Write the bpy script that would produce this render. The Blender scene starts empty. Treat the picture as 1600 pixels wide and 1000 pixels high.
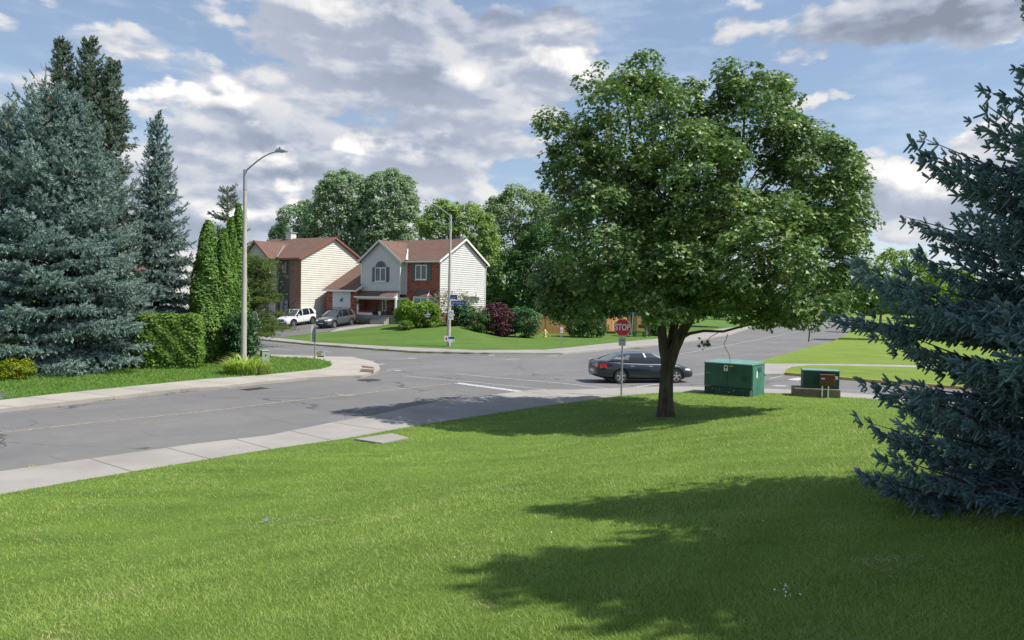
import bpy, bmesh, math, random
import numpy as np
from mathutils import Vector, Matrix, Quaternion
from mathutils.bvhtree import BVHTree
from mathutils.geometry import delaunay_2d_cdt, intersect_point_line
R = math.radians
PI = math.pi
random.seed(7); rng = np.random.default_rng(7)
sc = bpy.context.scene
C = sc.collection

# ------------------------------------------------------------------ camera
FPX = 1200.0; CAMZ = 3.7; PITCH = R(1.43); ROLL = R(1.0)
cam_d = bpy.data.cameras.new('camera'); cam = bpy.data.objects.new('camera', cam_d); C.objects.link(cam)
cam_d.sensor_width = 36.0; cam_d.lens = FPX/1600*36.0; cam_d.clip_start = 0.1; cam_d.clip_end = 6000
ROT = Matrix.Rotation(R(90)-PITCH, 3, 'X') @ Matrix.Rotation(ROLL, 3, 'Z')
cam.matrix_world = Matrix.Translation((0, 0, CAMZ)) @ ROT.to_4x4()
sc.camera = cam
sc.view_settings.view_transform = 'Standard'; sc.view_settings.look = 'None'
sc.view_settings.gamma = 1.0; sc.view_settings.exposure = 0.40
sc.cycles.max_bounces = 6; sc.cycles.transparent_max_bounces = 8
sc.cycles.diffuse_bounces = 4; sc.cycles.glossy_bounces = 3

# ------------------------------------------------------------------ sun
SUN_EL = R(55); SUN_AZ = R(103)           # azimuth clockwise from +Y : the sun stands to the right
sd = Vector((math.sin(SUN_AZ)*math.cos(SUN_EL), math.cos(SUN_AZ)*math.cos(SUN_EL), math.sin(SUN_EL)))
sl = bpy.data.lights.new('sun', 'SUN'); sl.energy = 4.8; sl.angle = R(0.5); sl.color = (1.0, 0.955, 0.88)
so = bpy.data.objects.new('sun', sl); so.rotation_euler = sd.to_track_quat('Z', 'Y').to_euler(); C.objects.link(so)

# ------------------------------------------------------------------ node helpers
class NT:
    def __init__(s, tree):
        s.t = tree; s.n = tree.nodes; s.l = tree.links
    def node(s, kind, **kw):
        nd = s.n.new(kind)
        for k, v in kw.items(): setattr(nd, k, v)
        return nd
    def put(s, sock, v):
        if v is None: return
        if isinstance(v, bpy.types.NodeSocket): s.l.new(v, sock)
        else:
            try: sock.default_value = v
            except Exception:
                sock.default_value = (v[0], v[1], v[2], 1.0)
    def math(s, op, a, b=None, c=None, clamp=False):
        nd = s.node('ShaderNodeMath', operation=op); nd.use_clamp = clamp
        s.put(nd.inputs[0], a); s.put(nd.inputs[1], b); s.put(nd.inputs[2], c)
        return nd.outputs[0]
    def vmath(s, op, a, b=None):
        nd = s.node('ShaderNodeVectorMath', operation=op)
        s.put(nd.inputs[0], a); s.put(nd.inputs[1], b)
        return nd.outputs['Value'] if op in ('LENGTH', 'DOT_PRODUCT', 'DISTANCE') else nd.outputs[0]
    def mix(s, f, a, b, mode='MIX'):
        nd = s.node('ShaderNodeMix', data_type='RGBA', blend_type=mode)
        s.put(nd.inputs[0], f); s.put(nd.inputs[6], a if isinstance(a, bpy.types.NodeSocket) else (*a[:3], 1))
        s.put(nd.inputs[7], b if isinstance(b, bpy.types.NodeSocket) else (*b[:3], 1))
        return nd.outputs[2]
    def noise(s, vec, scale, detail=4, rough=0.55, dist=0.0, dim='3D'):
        nd = s.node('ShaderNodeTexNoise', noise_dimensions=dim)
        s.put(nd.inputs['Vector'], vec); s.put(nd.inputs['Scale'], scale)
        nd.inputs['Detail'].default_value = detail; nd.inputs['Roughness'].default_value = rough
        nd.inputs['Distortion'].default_value = dist
        return nd.outputs[0]
    def ramp(s, v, a, b, x=0.0, y=1.0, kind='SMOOTHSTEP'):
        nd = s.node('ShaderNodeMapRange', interpolation_type=kind)
        s.put(nd.inputs[0], v)
        for i, q in zip((1, 2, 3, 4), (a, b, x, y)): s.put(nd.inputs[i], q)
        return nd.outputs[0]
    def scale(s, vec, xyz):
        return s.vmath('MULTIPLY', vec, xyz)

# ------------------------------------------------------------------ world: physical sky with a cumulus deck
w = bpy.data.worlds.new('World'); sc.world = w; w.use_nodes = True
T = NT(w.node_tree); T.n.clear()
sky = T.node('ShaderNodeTexSky', sky_type='NISHITA'); sky.sun_disc = False
sky.sun_elevation = SUN_EL; sky.sun_rotation = SUN_AZ
sky.air_density = 1.0; sky.dust_density = 0.7; sky.ozone_density = 1.0; sky.altitude = 80
tc = T.node('ShaderNodeTexCoord')
sep = T.node('ShaderNodeSeparateXYZ'); T.l.new(tc.outputs['Generated'], sep.inputs[0])
az = T.math('ARCTAN2', sep.outputs[0], sep.outputs[1])
el = T.math('ARCSINE', sep.outputs[2])
cmb = T.node('ShaderNodeCombineXYZ'); T.l.new(az, cmb.inputs[0]); T.l.new(el, cmb.inputs[1])
ang = cmb.outputs[0]
def A(u, v):      # direction of a photo pixel as azimuth / elevation
    d = ROT @ Vector(((u-800)/FPX, -(v-500)/FPX, -1)); d.normalize()
    return math.atan2(d.x, d.y), math.asin(d.z)
warp = T.node('ShaderNodeTexNoise', noise_dimensions='2D'); T.put(warp.inputs['Vector'], ang)
warp.inputs['Scale'].default_value = 7.0; warp.inputs['Detail'].default_value = 5.0; warp.inputs['Roughness'].default_value = 0.6
wv = T.vmath('SUBTRACT', warp.outputs['Color'], (0.5, 0.5, 0.5))
angw = T.vmath('ADD', ang, T.scale(wv, (0.20, 0.10, 0.0)))
def blob(u, v, ru, rv, wgt, vec=None):
    a, e = A(u, v)
    d = T.vmath('SUBTRACT', vec or angw, (a, e, 0))
    d = T.scale(d, (FPX/ru, FPX/rv, 0))
    l = T.vmath('LENGTH', d)
    return T.ramp(l, 1.15, 0.15, 0.0, wgt)
def total(lst):
    o = lst[0]
    for q in lst[1:]: o = T.math('ADD', o, q)
    return o
# where the deck is thick, where it is open
cover = total([blob(520, 170, 430, 230, .55), blob(400, 360, 330, 80, .42), blob(330, 130, 170, 70, .3), blob(700, 60, 330, 110, .40), blob(540, 290, 380, 100, .32),
               blob(300, 330, 300, 110, .40), blob(1430, 10, 360, 80, .62), blob(1430, 330, 150, 75, .50), blob(840, 100, 130, 110, .36),
               blob(1290, 160, 150, 20, .30), blob(770, 240, 120, 18, .28), blob(740, 222, 90, 12, .25),
               blob(1540, 210, 90, 60, .42), blob(-300, 200, 350, 200, .4), blob(2000, 250, 350, 200, .4)])
q1 = T.scale(ang, (1.0, 2.3, 1.0))
def vor(vec, sc_, det, r_):
    nd = T.node('ShaderNodeTexVoronoi', feature='F1', voronoi_dimensions='2D'); nd.normalize = True
    T.put(nd.inputs['Vector'], vec); nd.inputs['Scale'].default_value = sc_; nd.inputs['Detail'].default_value = det
    nd.inputs['Roughness'].default_value = r_; return nd.outputs['Distance']
def fb(vec, sc_, d, r): return T.noise(vec, sc_, d, r, dim='2D')
def density(off):
    v = T.vmath('ADD', q1, off)
    a = fb(v, 4.2, 6, 0.55); b = vor(T.vmath('ADD', v, T.scale(wv, (.05, .05, 0))), 12.0, 2.0, 0.5)
    return T.math('ADD', T.math('MULTIPLY', T.math('SUBTRACT', a, 0.5), 1.7), T.math('MULTIPLY', T.math('SUBTRACT', .34, b), 0.66))
d0 = density((0, 0, 0)); d1 = density((0.016, 0.034, 0))
dens = T.math('ADD', T.math('ADD', d0, cover), -0.26)
mask = T.ramp(dens, -0.01, 0.17, 0.0, 1.0)
thick = T.ramp(dens, 0.15, 0.75, 0.0, 1.0)
edge = T.ramp(T.math('SUBTRACT', d0, d1), -0.16, 0.26, 0.0, 1.0)      # side turned to the sun
bright = total([blob(330, 128, 110, 38, 1.0), blob(225, 130, 65, 40, .85), blob(340, 75, 34, 15, .9), blob(735, 110, 60, 34, .5),
                blob(865, 85, 45, 30, .8), blob(585, 238, 36, 28, .95), blob(435, 258, 55, 26, .8), blob(450, 310, 30, 22, .8), blob(330, 330, 70, 26, .75),
                blob(395, 188, 26, 12, .6), blob(500, 15, 90, 26, .5), blob(975, 30, 50, 26, .6), blob(1400, 290, 110, 26, .9), blob(1540, 180, 60, 22, .8),
                blob(680, 200, 30, 12, .5), blob(1430, 85, 200, 18, .4)])
dark = total([blob(760, 10, 240, 46, 1.3), blob(600, 120, 130, 40, .5), blob(560, 215, 190, 32, .6), blob(330, 168, 150, 14, .55), blob(420, 225, 160, 20, .5),
              blob(1440, 10, 300, 50, 1.4), blob(1430, 340, 120, 26, .35), blob(480, 285, 90, 16, .5), blob(840, 205, 90, 14, .4), blob(520, 345, 60, 16, .4),
              blob(640, 170, 120, 26, .4)])
lum = T.math('ADD', 0.41, T.math('MULTIPLY', edge, 0.24))
lum = T.math('ADD', lum, T.math('MULTIPLY', T.math('MULTIPLY', bright, T.ramp(T.math('ADD', d0, T.math('MULTIPLY', edge, .35)), -0.15, 0.45, 0.0, 1.2)), 0.33))
lum = T.math('SUBTRACT', lum, T.math('MULTIPLY', dark, 0.11))
lum = T.math('SUBTRACT', lum, T.math('MULTIPLY', thick, 0.07))
lum = T.math('MAXIMUM', T.math('MINIMUM', lum, 0.84), 0.24)
ccol = T.mix(T.ramp(lum, 0.30, 0.70), (0.84, 0.96, 1.20), (1.02, 1.0, 0.99))
cl = T.vmath('SCALE', ccol); cl.node.inputs['Scale'].default_value = 1.0
T.l.new(lum, cl.node.inputs['Scale'])
# high thin veil softens the blue
cirrus = T.ramp(fb(T.scale(ang, (1.2, 5.0, 1)), 4.0, 5, .6), 0.45, 0.75, 0.0, 0.28)
skycol = T.vmath('SCALE', T.mix(0.30, sky.outputs[0], (4.0, 5.2, 7.0))); skycol.node.inputs['Scale'].default_value = 0.096
base = T.mix(cirrus, skycol, (0.70, 0.75, 0.82))
base = T.mix(T.ramp(el, 0.0, 0.16, 0.45, 0.0), base, (0.60, 0.68, 0.78))
fin = T.mix(T.math('MULTIPLY', mask, 0.96), base, cl)
bgn = T.node('ShaderNodeBackground'); T.l.new(fin, bgn.inputs[0]); bgn.inputs[1].default_value = 1.0
wo = T.node('ShaderNodeOutputWorld'); T.l.new(bgn.outputs[0], wo.inputs[0])
# ------------------------------------------------------------------ scene-graph helpers
def tag(o, label=None, cat=None, group=None, kind=None):
    if label: o['label'] = label
    if cat: o['category'] = cat
    if group: o['group'] = group
    if kind: o['kind'] = kind
    return o
def thing(name, label, cat, loc=(0, 0, 0), rz=0.0, group=None):
    o = bpy.data.objects.new(name, None); C.objects.link(o)
    o.empty_display_size = 0.3; o.location = loc; o.rotation_euler = (0, 0, rz)
    return tag(o, label, cat, group)
def link(name, me, parent=None):
    o = bpy.data.objects.new(name, me); C.objects.link(o)
    if parent: o.parent = parent
    return o
def copy_tree(root, loc=None, rz=None, label=None):
    r = root.copy(); C.objects.link(r)
    if loc is not None: r.location = loc
    if rz is not None: r.rotation_euler = (0, 0, rz)
    if label: r['label'] = label
    for ch in list(root.children):
        c = ch.copy(); C.objects.link(c); c.parent = r
        for g in list(ch.children):
            d = g.copy(); C.objects.link(d); d.parent = c
    return r
def smooth(me, on=True):
    me.polygons.foreach_set('use_smooth', [on]*len(me.polygons)); me.update()
def np_mesh(name, verts, faces, mats, rnd=None, sm=False):
    me = bpy.data.meshes.new(name); V = np.ascontiguousarray(verts, dtype=np.float32); F = np.ascontiguousarray(faces, dtype=np.int32)
    me.vertices.add(len(V)); me.vertices.foreach_set('co', V.ravel())
    k = F.shape[1]; me.loops.add(F.size); me.polygons.add(len(F))
    me.loops.foreach_set('vertex_index', F.ravel())
    me.polygons.foreach_set('loop_start', np.arange(0, F.size, k, dtype=np.int32))
    me.update(calc_edges=True)
    if rnd is not None:
        at = me.attributes.new('rnd', 'FLOAT', 'FACE'); at.data.foreach_set('value', np.ascontiguousarray(rnd, dtype=np.float32))
    for m in (mats if isinstance(mats, (list, tuple)) else [mats]): me.materials.append(m)
    if sm: smooth(me)
    return me
def scatter(name, tv, tf, Rm, pos, scl, rnd, mat, parent=None):
    """many copies of one small leaf template as one mesh"""
    tv = np.asarray(tv, float); tf = np.asarray(tf, int); N = len(pos)
    scl = np.broadcast_to(np.asarray(scl, float).reshape(-1, 1, 1) if np.ndim(scl) else scl, (N, 1, 1))
    V = np.einsum('nij,kj->nki', Rm, tv)*scl + pos[:, None, :]
    F = tf[None]+(np.arange(N)*len(tv))[:, None, None]
    return link(name, np_mesh(name, V.reshape(-1, 3), F.reshape(-1, tf.shape[1]), mat, np.repeat(rnd, len(tf))), parent)
def unit(a): return a/np.maximum(np.linalg.norm(a, axis=-1, keepdims=True), 1e-9)
def frames(n, spin=None, fwd=None):
    """rotation matrices whose Z column is n; X column is fwd (made square to n) or random"""
    n = unit(n)
    if fwd is None:
        fwd = unit(rng.normal(size=n.shape))
    x = unit(fwd-n*np.sum(fwd*n, -1, keepdims=True)); y = np.cross(n, x)
    return np.stack([x, y, n], axis=-1)

class MB:
    def __init__(s): s.v = []; s.f = []; s.m = []; s.M = Matrix()
    def add(s, vs, fs, mi=0):
        b = len(s.v); s.v += [tuple(s.M @ Vector(p)) for p in vs]
        s.f += [tuple(b+i for i in f) for f in fs]; s.m += [mi]*len(fs); return s
    def box(s, x0, x1, y0, y1, z0, z1, mi=0):
        vs = [(x, y, z) for z in (z0, z1) for y in (y0, y1) for x in (x0, x1)]
        return s.add(vs, [(0, 2, 3, 1), (4, 5, 7, 6), (0, 1, 5, 4), (2, 6, 7, 3), (0, 4, 6, 2), (1, 3, 7, 5)], mi)
    def cbox(s, c, d, mi=0):
        return s.box(c[0]-d[0]/2, c[0]+d[0]/2, c[1]-d[1]/2, c[1]+d[1]/2, c[2]-d[2]/2, c[2]+d[2]/2, mi)
    def bevbox(s, x0, x1, y0, y1, z0, z1, b=.02, mi=0):
        bm = bmesh.new(); bmesh.ops.create_cube(bm, size=1)
        for v in bm.verts: v.co = Vector(((x0+x1)/2+v.co.x*(x1-x0), (y0+y1)/2+v.co.y*(y1-y0), (z0+z1)/2+v.co.z*(z1-z0)))
        bmesh.ops.bevel(bm, geom=list(bm.edges), offset=b, segments=2, affect='EDGES', profile=.5)
        bm.verts.ensure_lookup_table()
        s.add([v.co for v in bm.verts], [[v.index for v in f.verts] for f in bm.faces], mi); bm.free(); return s
    def quad(s, a, b, c, d, mi=0): return s.add([a, b, c, d], [(0, 1, 2, 3)], mi)
    def poly(s, pts, mi=0): return s.add(pts, [tuple(range(len(pts)))], mi)
    def slab(s, pts, th, mi=0):
        """polygon of 3-D points given thickness along its own normal (downwards)"""
        P = [Vector(p) for p in pts]; n = Vector((0, 0, 0))
        for i in range(len(P)): n += (P[i]-P[0]).cross(P[(i+1) % len(P)]-P[0])
        n.normalize(); k = len(P); Q = [p-n*th for p in P]
        s.add(P+Q, [tuple(range(k)), tuple(range(2*k-1, k-1, -1))]+[(i, k+i, k+(i+1) % k, (i+1) % k) for i in range(k)], mi); return s
    def prism(s, p2, z0, z1, mi=0):
        k = len(p2); vs = [(x, y, z0) for x, y in p2]+[(x, y, z1) for x, y in p2]
        return s.add(vs, [tuple(range(k-1, -1, -1)), tuple(range(k, 2*k))]+[(i, (i+1) % k, k+(i+1) % k, k+i) for i in range(k)], mi)
    def prismy(s, p2, y0, y1, mi=0):
        k = len(p2); vs = [(x, y0, z) for x, z in p2]+[(x, y1, z) for x, z in p2]
        return s.add(vs, [tuple(range(k)), tuple(range(2*k-1, k-1, -1))]+[(i, k+i, k+(i+1) % k, (i+1) % k) for i in range(k)], mi)
    def tube(s, pts, rad, n=8, mi=0, caps=True):
        P = [Vector(p) for p in pts]; k = len(P)
        rad = [rad]*k if not hasattr(rad, '__len__') else rad
        ref = None; vs = []
        for i in range(k):
            t = (P[min(i+1, k-1)]-P[max(i-1, 0)]).normalized()
            if ref is None: ref = t.orthogonal().normalized()
            u = (ref-t*ref.dot(t))
            u = u.normalized() if u.length > 1e-6 else t.orthogonal().normalized()
            ref = u; v = t.cross(u)
            vs += [P[i]+(u*math.cos(a)+v*math.sin(a))*rad[i] for a in [2*PI*j/n for j in range(n)]]
        fs = [(i*n+j, i*n+(j+1) % n, (i+1)*n+(j+1) % n, (i+1)*n+j) for i in range(k-1) for j in range(n)]
        if caps: fs += [tuple(range(n-1, -1, -1)), tuple((k-1)*n+j for j in range(n))]
        return s.add(vs, fs, mi)
    def lathe(s, prof, n=20, mi=0, axis='Z', c=(0, 0, 0)):
        vs = []
        for r_, h in prof:
            for j in range(n):
                a = 2*PI*j/n; x, y = r_*math.cos(a), r_*math.sin(a)
                vs.append({'Z': (c[0]+x, c[1]+y, c[2]+h), 'Y': (c[0]+x, c[1]+h, c[2]+y), 'X': (c[0]+h, c[1]+x, c[2]+y)}[axis])
        fs = [(i*n+j, i*n+(j+1) % n, (i+1)*n+(j+1) % n, (i+1)*n+j) for i in range(len(prof)-1) for j in range(n)]
        fs += [tuple(range(n-1, -1, -1)), tuple((len(prof)-1)*n+j for j in range(n))]
        return s.add(vs, fs, mi)
    def build(s, name, mats, parent=None, sm=False, fix=True):
        me = bpy.data.meshes.new(name); me.from_pydata(s.v, [], s.f)
        for m in (mats if isinstance(mats, (list, tuple)) else [mats]): me.materials.append(m)
        me.polygons.foreach_set('material_index', s.m)
        if fix:
            bm = bmesh.new(); bm.from_mesh(me); bmesh.ops.recalc_face_normals(bm, faces=bm.faces); bm.to_mesh(me); bm.free()
        if sm:
            smooth(me)
            try: me.set_sharp_from_angle(angle=R(38))
            except Exception: pass
        me.update(); return link(name, me, parent)
def text_mesh(txt, size, sx=1.0, depth=0.002, bold=0.0, align='CENTER'):
    cu = bpy.data.curves.new('lettering', 'FONT'); cu.body = txt; cu.size = size; cu.extrude = depth; cu.offset = bold
    cu.align_x = align; cu.align_y = 'CENTER'; cu.resolution_u = 3
    o = bpy.data.objects.new('lettering', cu); C.objects.link(o)
    dg = bpy.context.evaluated_depsgraph_get(); me = bpy.data.meshes.new_from_object(o.evaluated_get(dg))
    bpy.data.objects.remove(o); bpy.data.curves.remove(cu)
    for v in me.vertices: v.co = Vector((v.co.x*sx, -v.co.z, v.co.y))        # upright, readable from -Y
    me.update(); return me

# ------------------------------------------------------------------ materials
def mat(name, fn):
    m = bpy.data.materials.new(name); m.use_nodes = True; t = NT(m.node_tree); t.n.clear()
    out = t.node('ShaderNodeOutputMaterial'); sh = fn(t)
    t.l.new(sh, out.inputs[0]); return m
def bsdf(t, col, rough=.6, metal=0.0, spec=.5, bump=None, bstr=.3, bdist=.02, coat=0.0, **kw):
    b = t.node('ShaderNodeBsdfPrincipled'); t.put(b.inputs['Base Color'], col if isinstance(col, bpy.types.NodeSocket) else (*col[:3], 1))
    t.put(b.inputs['Roughness'], rough); t.put(b.inputs['Metallic'], metal); t.put(b.inputs['Specular IOR Level'], spec)
    b.inputs['Coat Weight'].default_value = coat
    for k, v in kw.items(): t.put(b.inputs[k.replace('_', ' ')], v)
    if bump is not None:
        bn = t.node('ShaderNodeBump'); bn.inputs['Strength'].default_value = bstr; bn.inputs['Distance'].default_value = bdist
        t.l.new(bump, bn.inputs['Height']); t.l.new(bn.outputs[0], b.inputs['Normal'])
    return b.outputs[0]
def opos(t): return t.node('ShaderNodeTexCoord').outputs['Object']
def gpos(t): return t.node('ShaderNodeNewGeometry').outputs['Position']
def plain(name, col, rough=.5, metal=0.0, var=.12, sc_=6.0, bump=.15, coat=0.0, spec=.5, dirt=None):
    def fn(t):
        p = opos(t); n = t.noise(p, sc_, 5, .6)
        a = tuple(c*(1-var) for c in col); b = tuple(min(1, c*(1+var)) for c in col)
        c = t.mix(t.ramp(n, .3, .7), a, b)
        if dirt: c = t.mix(t.ramp(t.noise(p, sc_*.35, 6, .65), .52, .75, 0, .6), c, dirt)
        return bsdf(t, c, t.ramp(t.noise(p, sc_*2, 3), .3, .7, rough*.85, min(1, rough*1.15)), metal, spec, bump=t.noise(p, sc_*8, 3), bstr=bump, bdist=.004, coat=coat)
    return mat(name, fn)
def leafmat(name, c1, c2, c3=None, trans=.3, rough=.5, spec=.35, f3=.12, tcol=None):
    """leaf colours vary leaf by leaf; part of the light goes through the blade"""
    def fn(t):
        at = t.node('ShaderNodeAttribute', attribute_name='rnd'); r_ = at.outputs['Fac']
        big = t.noise(gpos(t), .9, 3)
        c = t.mix(t.ramp(t.math('ADD', t.math('MULTIPLY', r_, .65), t.math('MULTIPLY', big, .35)), .25, .75), c1, c2)
        if c3: c = t.mix(t.ramp(r_, 1-f3, 1-f3*.6), c, c3)
        s1 = bsdf(t, c, rough, 0, spec)
        tr = t.node('ShaderNodeBsdfTranslucent'); t.put(tr.inputs[0], t.mix(.6, c, tcol or (c2[0]*1.6, c2[1]*1.9, c2[2]*.6)))
        mx = t.node('ShaderNodeMixShader'); mx.inputs[0].default_value = trans
        t.l.new(s1, mx.inputs[1]); t.l.new(tr.outputs[0], mx.inputs[2]); return mx.outputs[0]
    return mat(name, fn)
def m_grass(name, a, b, dry, mow=0.0, far=False):
    def fn(t):
        p = gpos(t)
        n1 = t.noise(p, .35, 5, .6); n2 = t.noise(p, 3.0, 6, .7); n3 = t.noise(p, 38.0, 4, .75)
        c = t.mix(t.ramp(n1, .3, .7), a, b)
        c = t.mix(t.ramp(n2, .55, .8, 0, .45), c, dry)
        c = t.mix(t.ramp(n3, .3, .7, .0, .55), c, tuple(x*.45 for x in a))
        wv_ = t.noise(t.scale(p, (.30, 1.9, 1)), 1.0, 3)
        c = t.mix(t.ramp(wv_, .35, .65, 0, mow), c, tuple(x*1.35 for x in b))
        return bsdf(t, c, .85, 0, .15, bump=n3, bstr=.9, bdist=.05)
    return mat(name, fn)
def m_asphalt(name, base=.150, cracks=True):
    def fn(t):
        p = gpos(t)
        big = t.noise(p, .16, 5, .6); fine = t.noise(p, 60, 3, .8); mid = t.noise(p, 1.6, 6, .7)
        ag = t.node('ShaderNodeTexVoronoi'); t.put(ag.inputs['Vector'], p); ag.inputs['Scale'].default_value = 90
        c = t.mix(t.ramp(big, .35, .65), (base*.84, base*.83, base*.85), (base*1.16, base*1.10, base*1.06))
        c = t.mix(t.ramp(mid, .4, .65, 0, .45), c, (base*.74, base*.77, base*.79))
        c = t.mix(t.ramp(fine, .3, .7, 0, .55), c, (base*1.35, base*1.3, base*1.27))
        # worn wheel tracks run with the main street
        d = t.vmath('DOT_PRODUCT', p, (.785, -.62, 0)); tr = t.math('SINE', t.math('MULTIPLY', d, 2*PI/2.9))
        c = t.mix(t.ramp(tr, .2, 1.0, 0, .16), c, (base*.72, base*.72, base*.75))
        if cracks:
            vo = t.node('ShaderNodeTexVoronoi', feature='DISTANCE_TO_EDGE'); wp = t.noise(p, .8, 5, .7)
            pv = t.vmath('ADD', p, t.vmath('SCALE', t.node('ShaderNodeTexNoise').outputs['Color']))
            nn = t.node('ShaderNodeTexNoise'); t.put(nn.inputs['Vector'], p); nn.inputs['Scale'].default_value = .7; nn.inputs['Detail'].default_value = 6
            pv = t.vmath('ADD', p, t.scale(nn.outputs['Color'], (2.4, 2.4, 0)))
            t.put(vo.inputs['Vector'], t.scale(pv, (1, 1, 0))); vo.inputs['Scale'].default_value = .13
            ck = t.ramp(vo.outputs['Distance'], .0022, .0065, 1, 0)
            ck = t.math('MULTIPLY', ck, t.ramp(t.noise(p, .25, 3), .42, .55))
            c = t.mix(t.math('MULTIPLY', ck, .75), c, (base*.3, base*.3, base*.3))
        return bsdf(t, c, .88, 0, .3, bump=ag.outputs['Distance'], bstr=.35, bdist=.01)
    return mat(name, fn)
def m_concrete(name, base=(.43, .40, .36), st=.35):
    def fn(t):
        p = gpos(t); n = t.noise(p, .5, 6, .65); f = t.noise(p, 25, 4, .7)
        c = t.mix(t.ramp(n, .3, .72, 0, 1), base, tuple(x*.78 for x in base))
        c = t.mix(t.ramp(f, .35, .75, 0, .3), c, tuple(x*.6 for x in base))
        c = t.mix(t.ramp(t.noise(p, 2.2, 5, .75), .6, .8, 0, st), c, tuple(x*.55 for x in base))
        return bsdf(t, c, .85, 0, .3, bump=f, bstr=.25, bdist=.008)
    return mat(name, fn)
def wallvec(t):
    p = opos(t); s_ = t.node('ShaderNodeSeparateXYZ'); t.l.new(p, s_.inputs[0])
    cb = t.node('ShaderNodeCombineXYZ'); t.l.new(t.math('ADD', s_.outputs[0], s_.outputs[1]), cb.inputs[0]); t.l.new(s_.outputs[2], cb.inputs[1])
    return cb.outputs[0], p, s_
def m_brick(name, c1, c2, c3, mortar, fleck=.5):
    def fn(t):
        v, p, s_ = wallvec(t)
        b = t.node('ShaderNodeTexBrick'); t.put(b.inputs['Vector'], v)
        b.inputs['Scale'].default_value = 1.0; b.inputs['Brick Width'].default_value = .21; b.inputs['Row Height'].default_value = .072
        b.inputs['Mortar Size'].default_value = .008; b.inputs['Mortar Smooth'].default_value = .2; b.inputs['Bias'].default_value = -.1
        t.put(b.inputs['Color1'], (*c1, 1)); t.put(b.inputs['Color2'], (*c2, 1)); t.put(b.inputs['Mortar'], (*mortar, 1))
        cell = t.node('ShaderNodeTexVoronoi'); t.put(cell.inputs['Vector'], t.scale(v, (1/.30, 1/.12, 1))); cell.inputs['Scale'].default_value = 1
        s2 = t.node('ShaderNodeSeparateColor'); t.l.new(cell.outputs['Color'], s2.inputs[0])
        c = t.mix(t.ramp(s2.outputs[0], .86, .88, 0, fleck), b.outputs[0], c3)
        c = t.mix(t.ramp(t.noise(p, .8, 5), .4, .7, 0, .25), c, tuple(x*.7 for x in c1))
        return bsdf(t, c, .85, 0, .2, bump=b.outputs['Fac'], bstr=-.4, bdist=.01)
    return mat(name, fn)
def m_siding(name, col, dark=.72):
    def fn(t):
        v, p, s_ = wallvec(t)
        n = t.noise(p, 1.2, 5, .6); streak = t.noise(t.scale(p, (5, 5, .5)), 1.0, 5, .7)
        c = t.mix(t.ramp(n, .3, .7), col, tuple(x*.93 for x in col))
        c = t.mix(t.ramp(streak, .52, .75, 0, .22), c, tuple(x*dark for x in col))
        return bsdf(t, c, .55, 0, .3, bump=t.noise(p, 30, 2), bstr=.05, bdist=.004)
    return mat(name, fn)
def m_shingle(name, col, col2):
    def fn(t):
        v, p, s_ = wallvec(t)
        b = t.node('ShaderNodeTexBrick'); t.put(b.inputs['Vector'], t.scale(v, (1, 1, 1)))
        b.inputs['Scale'].default_value = 1.0; b.inputs['Brick Width'].default_value = .32; b.inputs['Row Height'].default_value = .085
        b.inputs['Mortar Size'].default_value = .007; t.put(b.inputs['Color1'], (*col, 1)); t.put(b.inputs['Color2'], (*col2, 1))
        t.put(b.inputs['Mortar'], (*[x*.55 for x in col], 1))
        c = t.mix(t.ramp(t.noise(p, .7, 6, .65), .4, .7, 0, .45), b.outputs[0], tuple(x*.72 for x in col2))
        c = t.mix(t.ramp(t.noise(p, 22, 3, .8), .4, .7, 0, .35), c, tuple(x*1.35 for x in col))
        return bsdf(t, c, .9, 0, .2, bump=t.noise(p, 40, 3), bstr=.4, bdist=.01)
    return mat(name, fn)
def m_bark(name, a, b, sc_=9):
    def fn(t):
        p = opos(t); n = t.noise(t.scale(p, (1, 1, .16)), sc_, 7, .7, .6)
        c = t.mix(t.ramp(n, .32, .66), a, b)
        c = t.mix(t.ramp(t.noise(p, 1.5, 4), .5, .75, 0, .4), c, (.055, .07, .03))
        return bsdf(t, c, .92, 0, .15, bump=n, bstr=.9, bdist=.04)
    return mat(name, fn)
M = {}
M['lawn'] = m_grass('near_turf', (.115, .20, .030), (.17, .27, .045), (.27, .29, .10), .35)
M['lawn_far'] = m_grass('far_turf', (.085, .165, .030), (.125, .210, .042), (.20, .22, .08), .2)
M['lawn_right'] = m_grass('right_turf', (.15, .23, .035), (.21, .29, .05), (.28, .30, .10), .3)
M['asphalt'] = m_asphalt('asphalt'); M['asphalt_drive'] = m_asphalt('driveway_asphalt', .13, False)
M['concrete'] = m_concrete('pavement_concrete', (.335, .315, .29)); M['kerbstone'] = m_concrete('kerb_concrete', (.36, .33, .29), .5)
M['concrete_new'] = m_concrete('new_concrete', (.40, .37, .325), .15)
M['joint'] = plain('joint', (.17, .155, .14), .9); M['yellowkerb'] = plain('yellow_kerb_paint', (.48, .36, .10), .8, dirt=(.3, .27, .2), sc_=4)
def m_paint(name, col, wear):
    def fn(t):
        p = gpos(t); n = t.noise(p, 9, 6, .8)
        c = t.mix(t.ramp(n, wear-.12, wear+.14, 0, 1), col, (.17, .165, .16))
        return bsdf(t, c, .75, 0, .3)
    return mat(name, fn)
M['paint_w'] = m_paint('white_road_paint', (.62, .62, .60), .50); M['paint_faint'] = m_paint('worn_white_paint', (.42, .42, .42), .50)
M['paint_y'] = m_paint('yellow_road_paint', (.46, .37, .20), .47)
M['rust'] = plain('cast_iron_rust', (.15, .085, .068), .8, .3, .3, 12); M['iron'] = plain('cast_iron', (.105, .085, .078), .7, .5, .3, 20)
M['brick'] = m_brick('red_brick', (.36, .085, .050), (.27, .065, .042), (.07, .03, .03), (.34, .20, .16), .8)
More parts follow.
